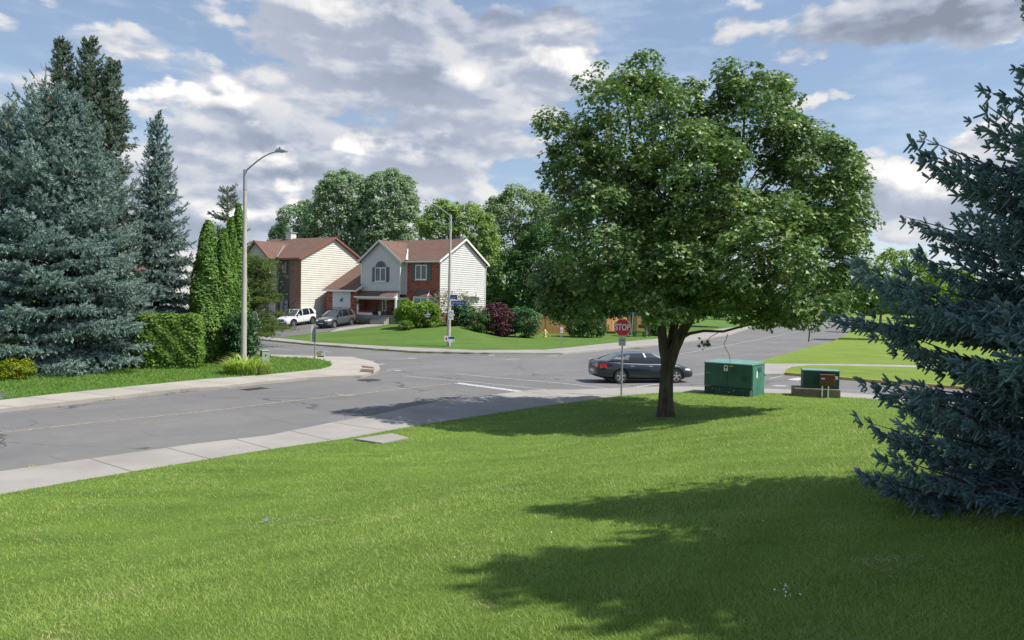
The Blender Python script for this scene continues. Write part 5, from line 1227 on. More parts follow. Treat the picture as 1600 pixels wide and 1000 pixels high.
def bough_gen(H, rfun, z0=.3, whorl=.45, nb=11, fl=.15, step=.2, nf=5, droop=.3, tip=.25, rise=.1, seed=0, x0=0, y0=0, zstart=0.0, bend=None, az_keep=None, wood=None, width=.36, tin=.38, hang=.35, jit=.3, top_up=.9):
    """boughs in tiers; every bough is a drooping fan pad whose shoots point outward like fingers"""
    g = np.random.default_rng(seed); P, Dr, Rn = [], [], []; z = z0
    if wood is not None: wood.tube([(x0, y0, zstart-.3), (x0+(bend[0] if bend else 0)*.25, y0, zstart+H*.5), (x0+(bend[0] if bend else 0), y0+(bend[1] if bend else 0), zstart+H)], [.03*H*.5+.04, .018*H*.5, .012], 8)
    while z < H-.15:
        f = z/H; bx = (bend[0] if bend else 0)*f*f; by = (bend[1] if bend else 0)*f*f; n = max(5, int(nb*(1-.5*f))); off = g.random()*2*PI
        for k in range(n):
            a = off+2*PI*k/n+g.normal()*.14; Lk = max(.16, rfun(f)*g.uniform(.74, 1.08))
            if az_keep and not az_keep(a): continue
            zz = z+g.normal()*whorl*.22; da = np.array([math.cos(a), math.sin(a), 0]); pe = np.array([-math.sin(a), math.cos(a), 0]); ris = rise+top_up*f**1.5
            dr_ = droop*(1-f)*g.uniform(.7, 1.3); tp_ = tip*g.uniform(.7, 1.3)
            def pos(t): return np.array([x0+bx, y0+by, zstart+zz])+da*Lk*t+np.array([0, 0, Lk*(ris*t-dr_*t*t+tp_*t**5*.6)])
            if wood is not None: wood.tube([pos(0), pos(.35), pos(.7), pos(.97)], [.010+.011*Lk, .008+.007*Lk, .005+.003*Lk, .004], 4, caps=False)
            nt = max(2, int(Lk*(1-tin)/step)); hw = width*Lk*(1-.35*f)
            for i in range(nt+1):
                t = tin+(1-tin)*(i+g.uniform(-.3, .3))/nt; t = min(max(t, .1), 1.0); c = pos(t); tg = pos(min(1.0, t+.06))-pos(t-.06); tg = tg/np.linalg.norm(tg)
                w_ = hw*(1-t)**.75*min(1, .45+t)+.04; m_ = max(0, int(w_/step+.5))
                for j in range(-m_, m_+1):
                    s_ = (j/max(1, m_))*w_; q = c+pe*s_-np.array([0, 0, .22*s_*s_/max(.3, Lk)+abs(s_)*.12]) + g.normal(size=3)*.03
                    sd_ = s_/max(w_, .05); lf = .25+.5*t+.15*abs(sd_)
                    for r_ in range(nf):
                        d = tg*(.85+.3*g.random())+pe*(sd_*.9+g.normal()*jit*1.6)+np.array([0, 0, .12+g.normal()*jit])
                        if r_ == 0 and g.random() < hang: d = tg*.5+pe*g.normal()*.4+np.array([0, 0, -.8])
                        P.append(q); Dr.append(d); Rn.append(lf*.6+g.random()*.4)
        z += whorl*(1-.4*f)*g.uniform(.85, 1.15)
    for k in range(6): P.append(np.array([x0+(bend[0] if bend else 0), y0+(bend[1] if bend else 0), zstart+H-.1*k])); Dr.append(np.array([g.normal()*.3, g.normal()*.3, 1.0])); Rn.append(.7)
    return np.array(P), np.array(Dr), np.clip(np.array(Rn), 0, 1)
def spruce_tree(name, label, loc, gens, tpl, ln, m, seed=0, group=None, cones=0, cone_z=0.7, dead=None):
    t = thing(name, label, 'tree', loc, 0, group); wd = MB(); A_ = []
    for kw in gens: A_.append(bough_gen(wood=wd, **kw) if 'rfun' in kw else spruce_gen(tpl_len=ln, wood=wd, **kw))
    P = np.concatenate([a[0] for a in A_]); Dd_ = np.concatenate([a[1] for a in A_]); Rn = np.concatenate([a[2] for a in A_])
    if tpl is T_NEAR:                                                        # no stray shoots hanging in the air
        key = np.floor(P/.30).astype(int); ids, inv = np.unique(key, axis=0, return_inverse=True); inv = inv.reshape(-1); num = np.bincount(inv); ok = num[inv] >= 15
        P, Dd_, Rn = P[ok], Dd_[ok], Rn[ok]
    g = np.random.default_rng(seed+5)
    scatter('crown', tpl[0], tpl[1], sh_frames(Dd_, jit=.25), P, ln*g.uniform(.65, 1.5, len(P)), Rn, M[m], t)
    wd.build('trunk', M['bark_dark'], t, sm=True)
    if cones:
        zmax = P[:, 2].max(); idx = np.where(P[:, 2] > zmax*cone_z)[0]; idx = g.choice(idx, min(cones, len(idx)), replace=False); cm = MB()
        for i in idx:
            x, y, z = P[i]; cm.lathe([(.01, 0), (.035, -.03), (.04, -.09), (.015, -.14)], 5, c=(x, y, z-.02))
        co = cm.build('cones', M['cone'], t); co['kind'] = 'stuff'
    if dead:
        dm = MB(); x, y, z = dead; dm.tube([(x, y, z-2.4), (x, y, z)], [.05, .012], 5)
        for k in range(26):
            zz = z-.2-1.7*g.random(); a = g.random()*2*PI; l = .25+.28*(z-zz); dm.tube([(x, y, zz), (x+l*math.cos(a)*.6, y+l*math.sin(a)*.6, zz+.05), (x+l*math.cos(a), y+l*math.sin(a), zz+.25)], [.016, .01, .004], 4)
        dm.build('dead_leader', M['dead'], t)
    return t, len(P)
cnt = []
cone = lambda rb, pw=.8, top=.2: (lambda f: rb*(1-f**1.15)**pw+top*(1-f))
b = flat(84, 577, .13); K_ = dict(step=.25, nf=5, tin=.30, width=.44, hang=.9)
t1 = spruce_tree('blue_spruce', 'wide blue spruce with a bare dead leader, leftmost big tree by the road', (b[0], b[1], .13),
    [dict(H=12.6, rfun=lambda f: 4.35*(1-f**1.7)**.8+.35, z0=.1, whorl=.56, nb=15, seed=1, droop=.42, tip=.30, **K_), dict(H=3.4, rfun=cone(1.2), zstart=8.7, x0=-2.2, y0=.2, whorl=.5, nb=8, seed=2, **K_), dict(H=3.0, rfun=cone(1.3), zstart=9.2, x0=1.3, y0=-.6, whorl=.5, nb=8, seed=3, **K_),
     dict(H=4.4, rfun=cone(1.9), zstart=6.2, x0=-3.2, y0=.2, whorl=.55, nb=9, seed=4, **K_)], T_FAR, .25, 'n_blue', 1, 'blue spruces on the left', 90, .78, (-.4, 0, 14.2)); cnt.append(t1[1])
b = at(148, 39.5, z=.13)
t2 = spruce_tree('blue_spruce', 'tallest spruce on the left with a ragged cone-laden triple top', (b[0], b[1], .13),
    [dict(H=16.4, rfun=cone(2.75, .75, .3), z0=1.2, whorl=.56, nb=13, seed=5, droop=.36, tip=.26, bend=(-.35, 0), **K_), dict(H=5.2, rfun=cone(.95), zstart=11.2, x0=-1.55, y0=0, whorl=.34, nb=8, seed=6, bend=(-.2, 0), **K_), dict(H=4.3, rfun=cone(.9), zstart=10.9, x0=.85, y0=-.2, whorl=.34, nb=8, seed=7, bend=(.15, 0), **K_)],
    T_FAR, .25, 'n_green', 2, 'blue spruces on the left', 240, .72); cnt.append(t2[1])
b = at(244, 41.5, z=.13)
t3 = spruce_tree('blue_spruce', 'slender pointed blue spruce with see-through tiers left of the tall cedars', (b[0], b[1], .13),
    [dict(H=12.9, rfun=lambda f: 2.85*(1-f)**.92+.16, z0=1.5, whorl=.68, nb=12, seed=9, droop=.50, tip=.28, step=.24, nf=5, tin=.12, width=.44, hang=.9)], T_FAR, .24, 'n_blue', 3, 'blue spruces on the left'); cnt.append(t3[1])
b = at(354, 60, z=.13)
t4 = spruce_tree('spruce_tree', 'dark green spruce top rising behind the tall cedars', (b[0], b[1], .13), [dict(H=11.8, Rb=3.4, z0=2, whorl=.7, nb=7, prof=.75, seed=12, top_r=.2)], T_FAR, .34, 'n_green', 4, cones=60, cone_z=.75)
# near right spruce and its two neighbours outside the frame (their shade lies on the lawn)
def lawn(x, y): return Hnear(x, y)
nx_, ny_ = 7.6, 8.2
NR = ([0, .04, .11, .26, .33, .40, .46, .56, .8, 1.0], [3.2, 3.7, 3.95, 3.5, 3.1, 2.45, 2.1, 1.65, .75, .1])
tn = spruce_tree('blue_spruce', 'very near dark blue spruce filling the right edge of the view', (nx_, ny_, lawn(nx_, ny_)),
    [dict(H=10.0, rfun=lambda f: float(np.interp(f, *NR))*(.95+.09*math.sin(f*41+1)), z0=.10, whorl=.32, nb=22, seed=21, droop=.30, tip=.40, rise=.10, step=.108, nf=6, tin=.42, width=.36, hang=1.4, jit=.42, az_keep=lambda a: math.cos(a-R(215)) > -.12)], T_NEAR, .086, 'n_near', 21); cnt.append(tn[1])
for (x, y, h, rb, sd_, lb) in ((8.7, 5.1, 12.2, 3.3, 31, 'blue spruce standing off the right edge behind the near one'), (8.7, 3.1, 10.2, 3.0, 32, 'smaller blue spruce off the right edge closest to the viewer')):
    q = spruce_tree('blue_spruce', lb, (x, y, lawn(x, y)), [dict(H=h, rfun=lambda f, rb=rb: rb*(1-f**1.4)+.2, z0=.2, whorl=.5, nb=13, seed=sd_, step=.25, nf=5, tin=.2, width=.44)], T_FAR, .26, 'n_near', sd_)

# ------------------------------------------------------------------ left hedges, cedars, shrubs
def shell(name, label, cat, loc, pts_fn, n, leaf, m, rz=0, group=None, seed=0, stem=None, up=.5, tpl=T_LEAF2, part='foliage', jit=.5):
    """leaves over a clipped shape: pts_fn(g, n) -> points, outward normals"""
    t = thing(name, label, cat, loc, rz, group); g = np.random.default_rng(seed); p, nn = pts_fn(g, n)
    nn = unit(nn+np.array([0, 0, up])+g.normal(size=p.shape)*jit); lump = np.sin(p[:, 0]*5+seed)*np.sin(p[:, 2]*4.3)*.12
    scatter(part, tpl[0], tpl[1], frames(nn), p, leaf*g.uniform(.6, 1.3, n), np.clip(g.random(n)*.85+lump+.1, 0, 1), M[m], t)
    if stem:
        mb = MB()
        for x, y, h in stem: mb.tube([(x, y, -.2), (x, y, h*.5), (x, y, h)], [.07, .05, .02], 6)
        mb.build('stem', M['bark_dark'], t, sm=True)
    return t
def boxshape(W_, Dp, Hh, rnd=.25, lump=.06):
    def f(g, n):
        d = unit(g.normal(size=(n, 3))*np.array([1, 1, 1])); e = 9.0
        s_ = 1/np.power(np.sum(np.abs(d/np.array([W_/2, Dp/2, Hh/2]))**e, 1), 1/e); p = d*s_[:, None]
        nn = unit(np.sign(p)*np.abs(p/np.array([W_/2, Dp/2, Hh/2]))**(e-1)/np.array([W_, Dp, Hh]))
        p = p*(1+g.normal(size=(n, 1))*.0)+nn*(lump*np.sin(p[:, :1]*7+p[:, 2:]*6)*.5-np.abs(g.normal(size=(n, 1)))*.10+.03); p[:, 2] += Hh/2; return p, nn
    return f
def coneshape(Rr, Hh, prof=.6, zlow=0., lumps=.10):
    def f(g, n):
        u = g.random(n)**1.0; z = zlow+(Hh-zlow)*u; a = g.random(n)*2*PI; r_ = Rr*np.power(np.clip(1-u, 0, 1), prof)*np.power(np.clip(u*8+.5, 0, 1), .5)
        r_ = r_*(1+lumps*np.sin(a*3+z*2.2)+lumps*.7*np.sin(a*7-z*5)); r_ = r_-np.abs(g.normal(size=n))*.10+.02
        keep = g.random(n)
        p = np.stack([r_*np.cos(a), r_*np.sin(a), z], 1); return p, np.stack([np.cos(a), np.sin(a), np.full(n, .35)], 1)
    return f
b = at(266, 37.6, z=.13)
shell('clipped_hedge', 'squarely clipped bright green cedar hedge left of the tall cedars', 'hedge', (b.x, b.y, .13), boxshape(3.0, 1.6, 2.62), 17000, .15, 'l_hedge', R(12), seed=3, stem=[(-.9, 0, 2), (0, 0, 2), (.9, 0, 2)])
b = at(6, 33.0, z=.13)
shell('rounded_hedge', 'brownish rounded cedar hedge at the left edge behind the golden bush', 'hedge', (b.x-1.0, b.y, .13), boxshape(3.4, 1.5, 1.75), 9000, .14, 'l_hedge2', R(15), seed=4, stem=[(-.7, 0, 1.2), (.6, 0, 1.2)])
for (u, dep, wpx, top, lb, sd_) in ((322, 41.0, 37, 345, 'first tall cedar beside the clipped hedge, broad with a rounded tip', 5), (346, 41.2, 22, 358, 'slim cedar squeezed between its two taller neighbours', 6), (357, 41.8, 20, 342, 'slim pointed cedar just left of the tallest one', 7),
                                   (368, 42.6, 21, 319, 'tallest and sharpest cedar, right beside the street lamp', 8)):
    b = at(u+3, dep, z=.13); hh = at(u, dep, top).z-.13
    shell('cedar_tree', lb, 'tree', (b.x, b.y, .13), coneshape(wpx*dep/FPX*.92, hh, .48), 14000, .17, 'l_cedar', seed=sd_, group='tall cedars by the lamp', stem=[(0, 0, hh*.9)], part='crown')
def bush(name, label, u, v, dep, w_, h, m, n=5000, leaf=.1, clump=.28, H=None, seed=0, dep_r=None, parts=('stem', 'foliage'), cat='bush', lobes=5, group=None, xoff=0):
    b = at(u, dep, z=0); z = (H or Hflat)(b.x, b.y); g = np.random.default_rng(seed); dr = dep_r or w_*.42
    bl = [(0, 0, h*.48, w_*.38, dr*.8, h*.46)]
    for k in range(lobes):
        a = 2*PI*k/lobes+g.random(); bl.append((w_*.27*math.cos(a), dr*.5*math.sin(a), h*(.36+.22*g.random()), w_*.22, dr*.45, h*(.30+.12*g.random())))
    t = broadleaf(name, label, cat, (b.x, b.y, z), bl, n, clump, leaf, m, None, seed=seed, parts=parts, inner=.12, group=group)
    mb = MB()
    for k in range(6):
        a = g.random()*2*PI; mb.tube([(0, 0, -.1), (.12*w_*math.cos(a), .1*w_*math.sin(a), h*.4), (.3*w_*math.cos(a), .3*dr*math.sin(a), h*.75)], [.04, .025, .01], 5)
    mb.build('stem', M['bark_dark'], t, sm=True); return t
bush('leafy_shrub', 'dark leafy shrub behind the street lamp on the left corner', 377, 560, 40.4, 1.7, 3.0, 'l_shrub', 8000, .12, .28, seed=11, lobes=6)
bush('golden_bush', 'low bush with yellow flowers at the left edge', 24, 590, 31.3, 1.45, .85, 'l_yellow', 3600, .075, .16, seed=12)
# spreading juniper tree left of the white car
b = at(398, 57, z=.13); t = thing('juniper_tree', 'spreading layered juniper tree between the street lamp and the cream house', 'tree', (b.x, b.y, .13))
wd = MB(); wd.tube([(0, 0, -.2), (-.1, 0, 2), (.1, 0, 4.6), (0, 0, 6.6)], [.14, .11, .07, .02], 8)
g = np.random.default_rng(77); P_, D_, N_ = [], [], []
for k in range(70):
    z = .5+6.0*(k/70); a = g.random()*2*PI; l = (1.75*(1-z/8.2)+.3)*g.uniform(.6, 1.1)*(1.1 if math.cos(a) > .2 else .8); e_ = np.array([l*math.cos(a), l*math.sin(a), z+.12*l+g.normal()*.1])
    wd.tube([(0, 0, z-.3), e_*.6+np.array([0, 0, z*.4-.1]), e_], [.04, .025, .01], 5)
    m_ = int(50+l*60); q = e_+g.normal(size=(m_, 3))*np.array([.42, .42, .11]); P_.append(q); D_.append(unit(g.normal(size=(m_, 3))*np.array([.8, .8, .25])+np.array([math.cos(a), math.sin(a), .15]))); N_.append(g.random(m_)*.7+.3*(q[:, 2] > e_[2]))
scatter('crown', T_FAR[0], T_FAR[1], sh_frames(np.concatenate(D_), jit=.3), np.concatenate(P_), .22, np.concatenate(N_), M['n_juniper'], t); wd.build('trunk', M['bark_dark'], t, sm=True)
bush('low_juniper', 'low green juniper mound in front of the cream house wall', 409, 512, 70, 2.6, 2.0, 'l_dark', 4000, .16, .35, H=Hlot, seed=14)
# daylilies round the lamp foot
def tuft(name, label, cat, u, v, H, rad, n, ln, m, wd_=.028, arc=1.0, seed=0, part='leaf_blades', sq=.6):
    b = hit(u, v, H); z = H(*b); t = thing(name, label, cat, (b[0], b[1], z-.01)); g = np.random.default_rng(seed); V = []; F = []; Rn = []
    for k in range(n):
        a = g.random()*2*PI; r0 = rad*math.sqrt(g.random()); x0, y0 = r0*math.cos(a), r0*math.sin(a)*sq; a2 = a+g.normal()*.5; l = ln*g.uniform(.45, 1.15)*(1.05-.5*r0/rad); out_ = arc*l*g.uniform(.3, .9); s_ = np.array([-math.sin(a2), math.cos(a2), 0])*wd_
        b0 = len(V)
        for i, tt in enumerate((0, .35, .7, 1)):
            c = np.array([x0+out_*tt*tt*math.cos(a2), y0+out_*tt*tt*math.sin(a2), l*(tt*1.25-.62*arc*tt*tt)]); ww = (1, .95, .7, .06)[i]; V += [c-s_*ww/2, c+s_*ww/2]
        for i in range(3): F.append((b0+2*i, b0+2*i+1, b0+2*i+3, b0+2*i+2)); Rn.append(g.random())
    link(part, np_mesh(part, np.array(V), np.array(F), M[m], np.array(Rn)), t); return t
M['l_lily'] = leafmat('daylily_blade', (.20, .33, .06), (.40, .50, .12), (.60, .55, .28), .35, .5, .3, .25)
M['l_weed'] = leafmat('weed_blade', (.14, .19, .06), (.24, .28, .10), (.40, .36, .18), .3, .7, .2, .25)
tuft('daylily_clump', 'arching daylily clump around the foot of the near street lamp', 'plant', 385, 584, Hflat, 1.0, 750, 1.5, 'l_lily', .04, 1.0, 5)
for i, (u, v, r_, lb) in enumerate([(555, 660.5, .28, 'weedy tuft at the near kerb left of the shaded pavement'), (592, 652.5, .2, 'dark weed in the kerb gutter at the edge of the maple shade'), (530, 664, .2, 'small dry weed at the near kerb, left of the larger tuft'), (54, 736, .2, 'small weed in the near kerb at the far left')]):
    b_ = flat(u, v, 0); tuft('kerb_weed', lb, 'weed', u, v, Hzero, r_, 130, .22, 'l_weed', .015, .8, 20+i, sq=1)
for i, (u, v, lb) in enumerate([(530, 538.5, 'grassy weed along the far kerb opposite the lawn sign'), (590, 548.2, 'patchy weed along the far kerb left of the far lamp'), (640, 551.5, 'flat weed along the far kerb just left of the far lamp'), (994, 544.5, 'pale weed clump on the far kerb above the black car')]):
    tuft('kerb_weed', lb, 'weed', u, v, Hzero, .45, 110, .22, 'l_weed', .022, 1.0, 30+i, sq=.4)

def weeds(name, label, line, n, h, w_, seed):
    g = np.random.default_rng(seed); L_ = [Vector(p[:2]) for p in line]; seg = [(a, b, (b-a).length) for a, b in zip(L_[:-1], L_[1:])]; tot = sum(x[2] for x in seg); V = []
    dens_ = [g.random()*tot for _ in range(max(6, int(tot*.7)))]
    for k in range(n):
        s_ = (dens_[g.integers(len(dens_))]+g.normal()*.16) % tot
        for a, b, l in seg:
            if s_ <= l: break
            s_ -= l
        p = a+(b-a)*min(1, s_/l); x, y = p.x+g.normal()*.03, p.y+g.normal()*.03; hh = h*g.uniform(.3, 1.2); th = g.random()*PI; V += [(x-math.cos(th)*w_/2, y-math.sin(th)*w_/2, 0), (x+math.cos(th)*w_/2, y+math.sin(th)*w_/2, 0), (x+g.normal()*hh*.6, y+g.normal()*hh*.6, hh)]
    o = link(name, np_mesh(name, np.array(V), np.arange(3*n).reshape(-1, 3), M['l_weed'], g.random(n))); tag(o, label, 'weeds', kind='stuff')
weeds('gutter_weeds', 'sparse weeds growing in the joint of the near kerb', near_kerb[2:14], 2600, .09, .012, 61)
weeds('gutter_weeds', 'sparse weeds growing along the far kerb', fkw[2:9], 3200, .16, .03, 62)
weeds('gutter_weeds', 'sparse weeds growing along the left corner kerb', lkw[:7], 500, .07, .014, 63)
# ------------------------------------------------------------------ bushes of the far garden
bush('yellow_green_bush', 'large rounded yellow green bush in front of the brick house bay window', 653, 514, 71.5, 4.3, 2.6, 'l_lime', 9000, .19, .42, H=Hlot, seed=41, lobes=7)
bush('small_green_bush', 'small low green bush at the foot of the yellow green one', 634, 517, 69.3, 1.4, .8, 'l_hedge', 1500, .12, .2, H=Hlot, seed=42)
bush('lilac_bush', 'sparse olive bush with pale seed heads against the white siding', 714, 500, 74.5, 5.0, 3.3, 'l_olive', 3000, .17, .35, H=Hlot, seed=43, lobes=8)
bush('green_shrub', 'dark green shrub just right of the far street lamp', 718, 513, 72.5, 2.6, 2.0, 'l_shrub', 6000, .17, .35, H=Hlot, seed=44)
bush('round_shrub', 'mid green round shrub tucked left of the purple bush', 751, 516, 70.5, 2.4, 2.0, 'l_dark', 3500, .15, .3, H=Hlot, seed=45)
bush('purple_bush', 'dark purple smoke bush in the far corner garden', 778, 518, 71.5, 3.6, 3.1, 'l_purple', 8000, .17, .35, H=Hlot, seed=46, lobes=7)
bush('upright_shrub', 'blue green upright shrub right of the purple bush', 818, 520, 72.5, 3.4, 2.9, 'l_shrub', 6500, .17, .35, H=Hlot, seed=47, lobes=6)
bush('fence_shrub', 'dark shrub overlapping the cedar fence right of the hydrant', 911, 519, 76, 3.6, 3.1, 'l_dark', 6000, .18, .38, H=Hlot, seed=48)
bush('pale_shrub', 'grey green shrub leaning on the fence left of the bus shelter', 933, 517, 77, 2.0, 2.6, 'l_shrub', 3500, .17, .32, H=Hlot, seed=49)
bush('shelter_shrub', 'loose green shrub right of the bus shelter', 1027, 517, 84, 3.2, 3.4, 'l_dark', 4200, .2, .4, H=Hlot, seed=50)
def flowers(name, label, c, w_, d_, h, m, n, leaf, rz=HA, cat='flowers', seed=0):
    t = thing(name, label, cat, c, rz); g = np.random.default_rng(seed); p = (g.random((n, 3))-.5)*np.array([w_, d_, 0])+np.array([0, 0, 1])*np.abs(g.normal(size=(n, 1)))*h*.5
    k = int(n*.35); scatter('foliage', *T_LEAF2, frames(g.normal(size=(n, 3))+np.array([0, 0, .6])), p, leaf, g.random(n), M['l_hedge2'], t)
    p2 = p[:k]+np.array([0, 0, .08]); scatter('blooms', *T_LEAF2, frames(g.normal(size=(k, 3))+np.array([0, -.6, .4])), p2, leaf*.9, g.random(k), M[m], t); return t
M['f_red'] = leafmat('red_petal', (.45, .03, .05), (.6, .06, .10), (.7, .3, .35), .2, .6, .2, .2, tcol=(.6, .1, .1)); M['f_white'] = leafmat('pale_petal', (.6, .5, .4), (.7, .6, .55), (.7, .3, .3), .2, .6, .2, .2, tcol=(.6, .5, .4))
q = hl(-8.9, -2.1, 0); flowers('flower_bed', 'pink and red flowers beside the porch corner of the brick house', (q.x, q.y, Hlot(q.x, q.y)), 1.4, .8, .7, 'f_red', 500, .1, seed=1)
q = hl(-7.6, -2.0, 0); flowers('flower_bed', 'pale dry flowers between porch corner and steps', (q.x, q.y, Hlot(q.x, q.y)), 1.6, .7, .6, 'f_white', 500, .1, seed=2)
q = hl(-8.2, -1.42, FL); tpn = thing('planter_box', 'long white planter with red geraniums on the porch edge', 'planter', q, HA); MB().box(-1.0, .9, -.1, .1, 0, .22).build('box', M['trim'], tpn)
g = np.random.default_rng(3); p = (g.random((300, 3))-.5)*np.array([1.8, .25, 0])+np.array([0, 0, .25])+np.abs(g.normal(size=(300, 3)))*np.array([0, 0, .1]); scatter('blooms', *T_LEAF2, frames(g.normal(size=(300, 3))+np.array([0, -.5, .5])), p, .09, g.random(300), M['f_red'], tpn)
q = hl(-6.35, -1.42, FL); tpn = thing('flower_pot', 'white flower pot at the top of the porch steps', 'pot', q, HA); MB().lathe([(.12, 0), (.17, .3), (.18, .36), (.15, .36)], 12).build('pot', M['trim'], tpn, sm=True)
g = np.random.default_rng(8); p = g.normal(size=(120, 3))*.12+np.array([0, 0, .5]); scatter('foliage', *T_LEAF2, frames(g.normal(size=(120, 3))+np.array([0, 0, .5])), p, .08, g.random(120), M['l_hedge'], tpn)
q = hl(-9.1, -1.45, 2.0); tpn = thing('hanging_basket', 'hanging basket with dark foliage and red blooms at the left porch post', 'basket', q, HA); MB().lathe([(.05, -.15), (.16, -.02), (.17, .02)], 10).build('basket', M['black'], tpn, sm=True)
MB().tube([(0, 0, 0), (0, 0, .55)], .01, 4).build('chain', M['black'], tpn); p = g.normal(size=(260, 3))*np.array([.18, .18, .2]); scatter('foliage', *T_LEAF2, frames(g.normal(size=(260, 3))), p, .1, g.random(260), M['l_dark'], tpn)
p = g.normal(size=(40, 3))*.14+np.array([.0, -.1, -.05]); scatter('blooms', *T_LEAF2, frames(g.normal(size=(40, 3))), p, .1, g.random(40), M['f_red'], tpn)

# ------------------------------------------------------------------ trees behind the houses
def bgtree(name, label, u, dep, lst, n, clump, leaf, m, tr, seed, bark='bark_pale', group='trees behind the houses', nl=16, up=.5, low=-1, z=.9, inner=.12):
    g_ = random.Random(seed); lst = list(lst)
    for (a, v, ru, rv, do, dr) in list(lst):
        for q in range(3):
            th = R(g_.uniform(10, 170)); lst.append((a+ru*math.cos(th)*.75, v-rv*math.sin(th)*.72, ru*.34, rv*.42, g_.uniform(-.5, .5)*dr, dr*.4))
    b = at(u, dep, z=z); bl = px_blobs((b.x, b.y, z), dep, lst)
    return broadleaf(name, label, 'tree', (b.x, b.y, z), bl, n, clump, leaf, m, tr, bark, group=group, seed=seed, nl=nl, up=up, low=low, inner=inner)
bgtree('poplar_tree', 'smallest green tree behind the cream house roof', 462, 112, [(470, 355, 34, 36, 0, 3.5), (452, 375, 26, 30, 0, 3), (492, 352, 26, 34, 0, 3), (480, 345, 20, 22, 0, 2)], 13000, .6, .36, 'l_poplar', (9, .3, .08), 51)
bgtree('poplar_tree', 'left of the two tall leafy poplars between the houses', 540, 106, [(540, 318, 42, 46, 0, 4), (520, 360, 40, 50, 0, 4), (552, 370, 46, 50, 0, 4), (510, 395, 44, 40, 0, 4), (540, 292, 26, 22, 0, 2.5), (515, 312, 18, 26, 0, 2), (560, 300, 18, 22, 0, 2)], 34000, .6, .34, 'l_poplar', (16, .45, .1), 52, nl=26)
bgtree('poplar_tree', 'right of the two tall leafy poplars, its round top above the brick house', 612, 105, [(608, 320, 42, 48, 0, 4), (595, 360, 44, 50, 0, 4), (628, 352, 26, 44, 0, 3.5), (600, 292, 28, 20, 0, 2.5), (628, 300, 20, 22, 0, 2.5), (580, 312, 18, 26, 0, 2), (600, 400, 50, 40, 0, 4)], 34000, .6, .34, 'l_poplar', (16, .45, .1), 53, nl=26)
bgtree('ash_tree', 'bright speckled green tree behind the gable end of the brick house', 715, 98, [(700, 365, 42, 44, 0, 3.5), (735, 370, 36, 44, 0, 3.5), (690, 345, 24, 26, 0, 2.5), (722, 345, 28, 24, 0, 2.5), (755, 395, 26, 40, 0, 3), (765, 430, 20, 40, 0, 2.5), (740, 420, 30, 40, 0, 3), (680, 380, 26, 40, 0, 2.5)], 22000, .6, .36, 'l_mixed', (13, .35, .08), 54, nl=24)
bgtree('willow_tree', 'hazy grey green willow with a rounded crown left of the maple', 808, 108, [(812, 335, 40, 36, 0, 4), (785, 345, 30, 34, 0, 3.5), (845, 345, 30, 36, 0, 3.5), (808, 318, 26, 24, 0, 3), (800, 390, 44, 46, 0, 4), (845, 390, 40, 46, 0, 4), (840, 318, 16, 14, 0, 2), (775, 380, 24, 40, 0, 3)], 24000, .7, .36, 'l_willow', (13, .5, .1), 55, nl=26)
bgtree('dark_tree', 'dense dark tree behind the purple bush', 825, 92, [(835, 420, 36, 46, 0, 3.2), (805, 440, 36, 44, 0, 3.2), (860, 445, 40, 44, 0, 3.2), (845, 380, 26, 30, 0, 2.4), (785, 460, 24, 30, 0, 2.2), (820, 470, 40, 26, 0, 2.6), (860, 400, 30, 40, 0, 2.5)], 24000, .55, .30, 'l_dark', (8, .3, .08), 56)
bgtree('dark_tree', 'dark tree seen below the maple, above the cedar fence', 915, 88, [(910, 440, 40, 40, 0, 3.2), (950, 450, 44, 36, 0, 3.2), (900, 470, 40, 22, 0, 2.6), (960, 478, 40, 16, 0, 2.4), (990, 455, 34, 34, 0, 3)], 18000, .6, .32, 'l_dark', (8, .3, .08), 57)
bgtree('dark_tree', 'dark tree behind the bus shelter', 1050, 120, [(1040, 455, 40, 36, 0, 4), (1080, 470, 40, 26, 0, 4), (1010, 475, 30, 22, 0, 3.2), (1110, 475, 34, 20, 0, 3.5)], 12000, .8, .42, 'l_dark', (8, .3, .08), 58)
for i, (u, dep, top, wpx, m, lb) in enumerate([(1150, 190, 452, 46, 'l_dark', 'far dark tree under the middle of the maple crown'), (1215, 230, 455, 46, 'l_poplar', 'far green tree beyond the long street, left of the parked dark car'), (1275, 250, 462, 40, 'l_dark', 'distant dark tree closing the end of the long street'),
        (1350, 185, 452, 20, 'l_lime', 'small distant lime green tree at the road side'), (1376, 110, 440, 26, 'l_dark', 'dark green roadside tree left of the near spruce'), (1440, 210, 440, 60, 'l_poplar', 'far tree seen through the near spruce branches'), (1560, 200, 430, 80, 'l_dark', 'far tree hidden behind the near spruce'),
        (1480, 120, 425, 40, 'l_lime', 'roadside tree behind the near spruce')]):
    h_ = 485-top; bgtree('roadside_tree', lb, u, dep, [(u, top+h_*.42, wpx, h_*.42, 0, wpx*dep/FPX), (u-wpx*.5, top+h_*.6, wpx*.6, h_*.32, 0, wpx*dep/FPX*.6), (u+wpx*.5, top+h_*.6, wpx*.6, h_*.3, 0, wpx*dep/FPX*.6)], 4500, .9, .55, m, (4, .25, .1), 60+i, group='trees along the long street', z=.1)
bgtree('lime_tree', 'bright yellow green tree showing above the near spruce branch', 1402, 84, [(1395, 425, 26, 28, 0, 2.2), (1420, 420, 22, 30, 0, 2), (1372, 442, 22, 22, 0, 1.8), (1404, 465, 34, 22, 0, 2.2), (1390, 402, 9, 12, 0, .9), (1440, 450, 34, 36, 0, 2.2)], 12000, .42, .26, 'l_lime', (4.5, .14, .05), 71, group='trees along the long street', z=.13)
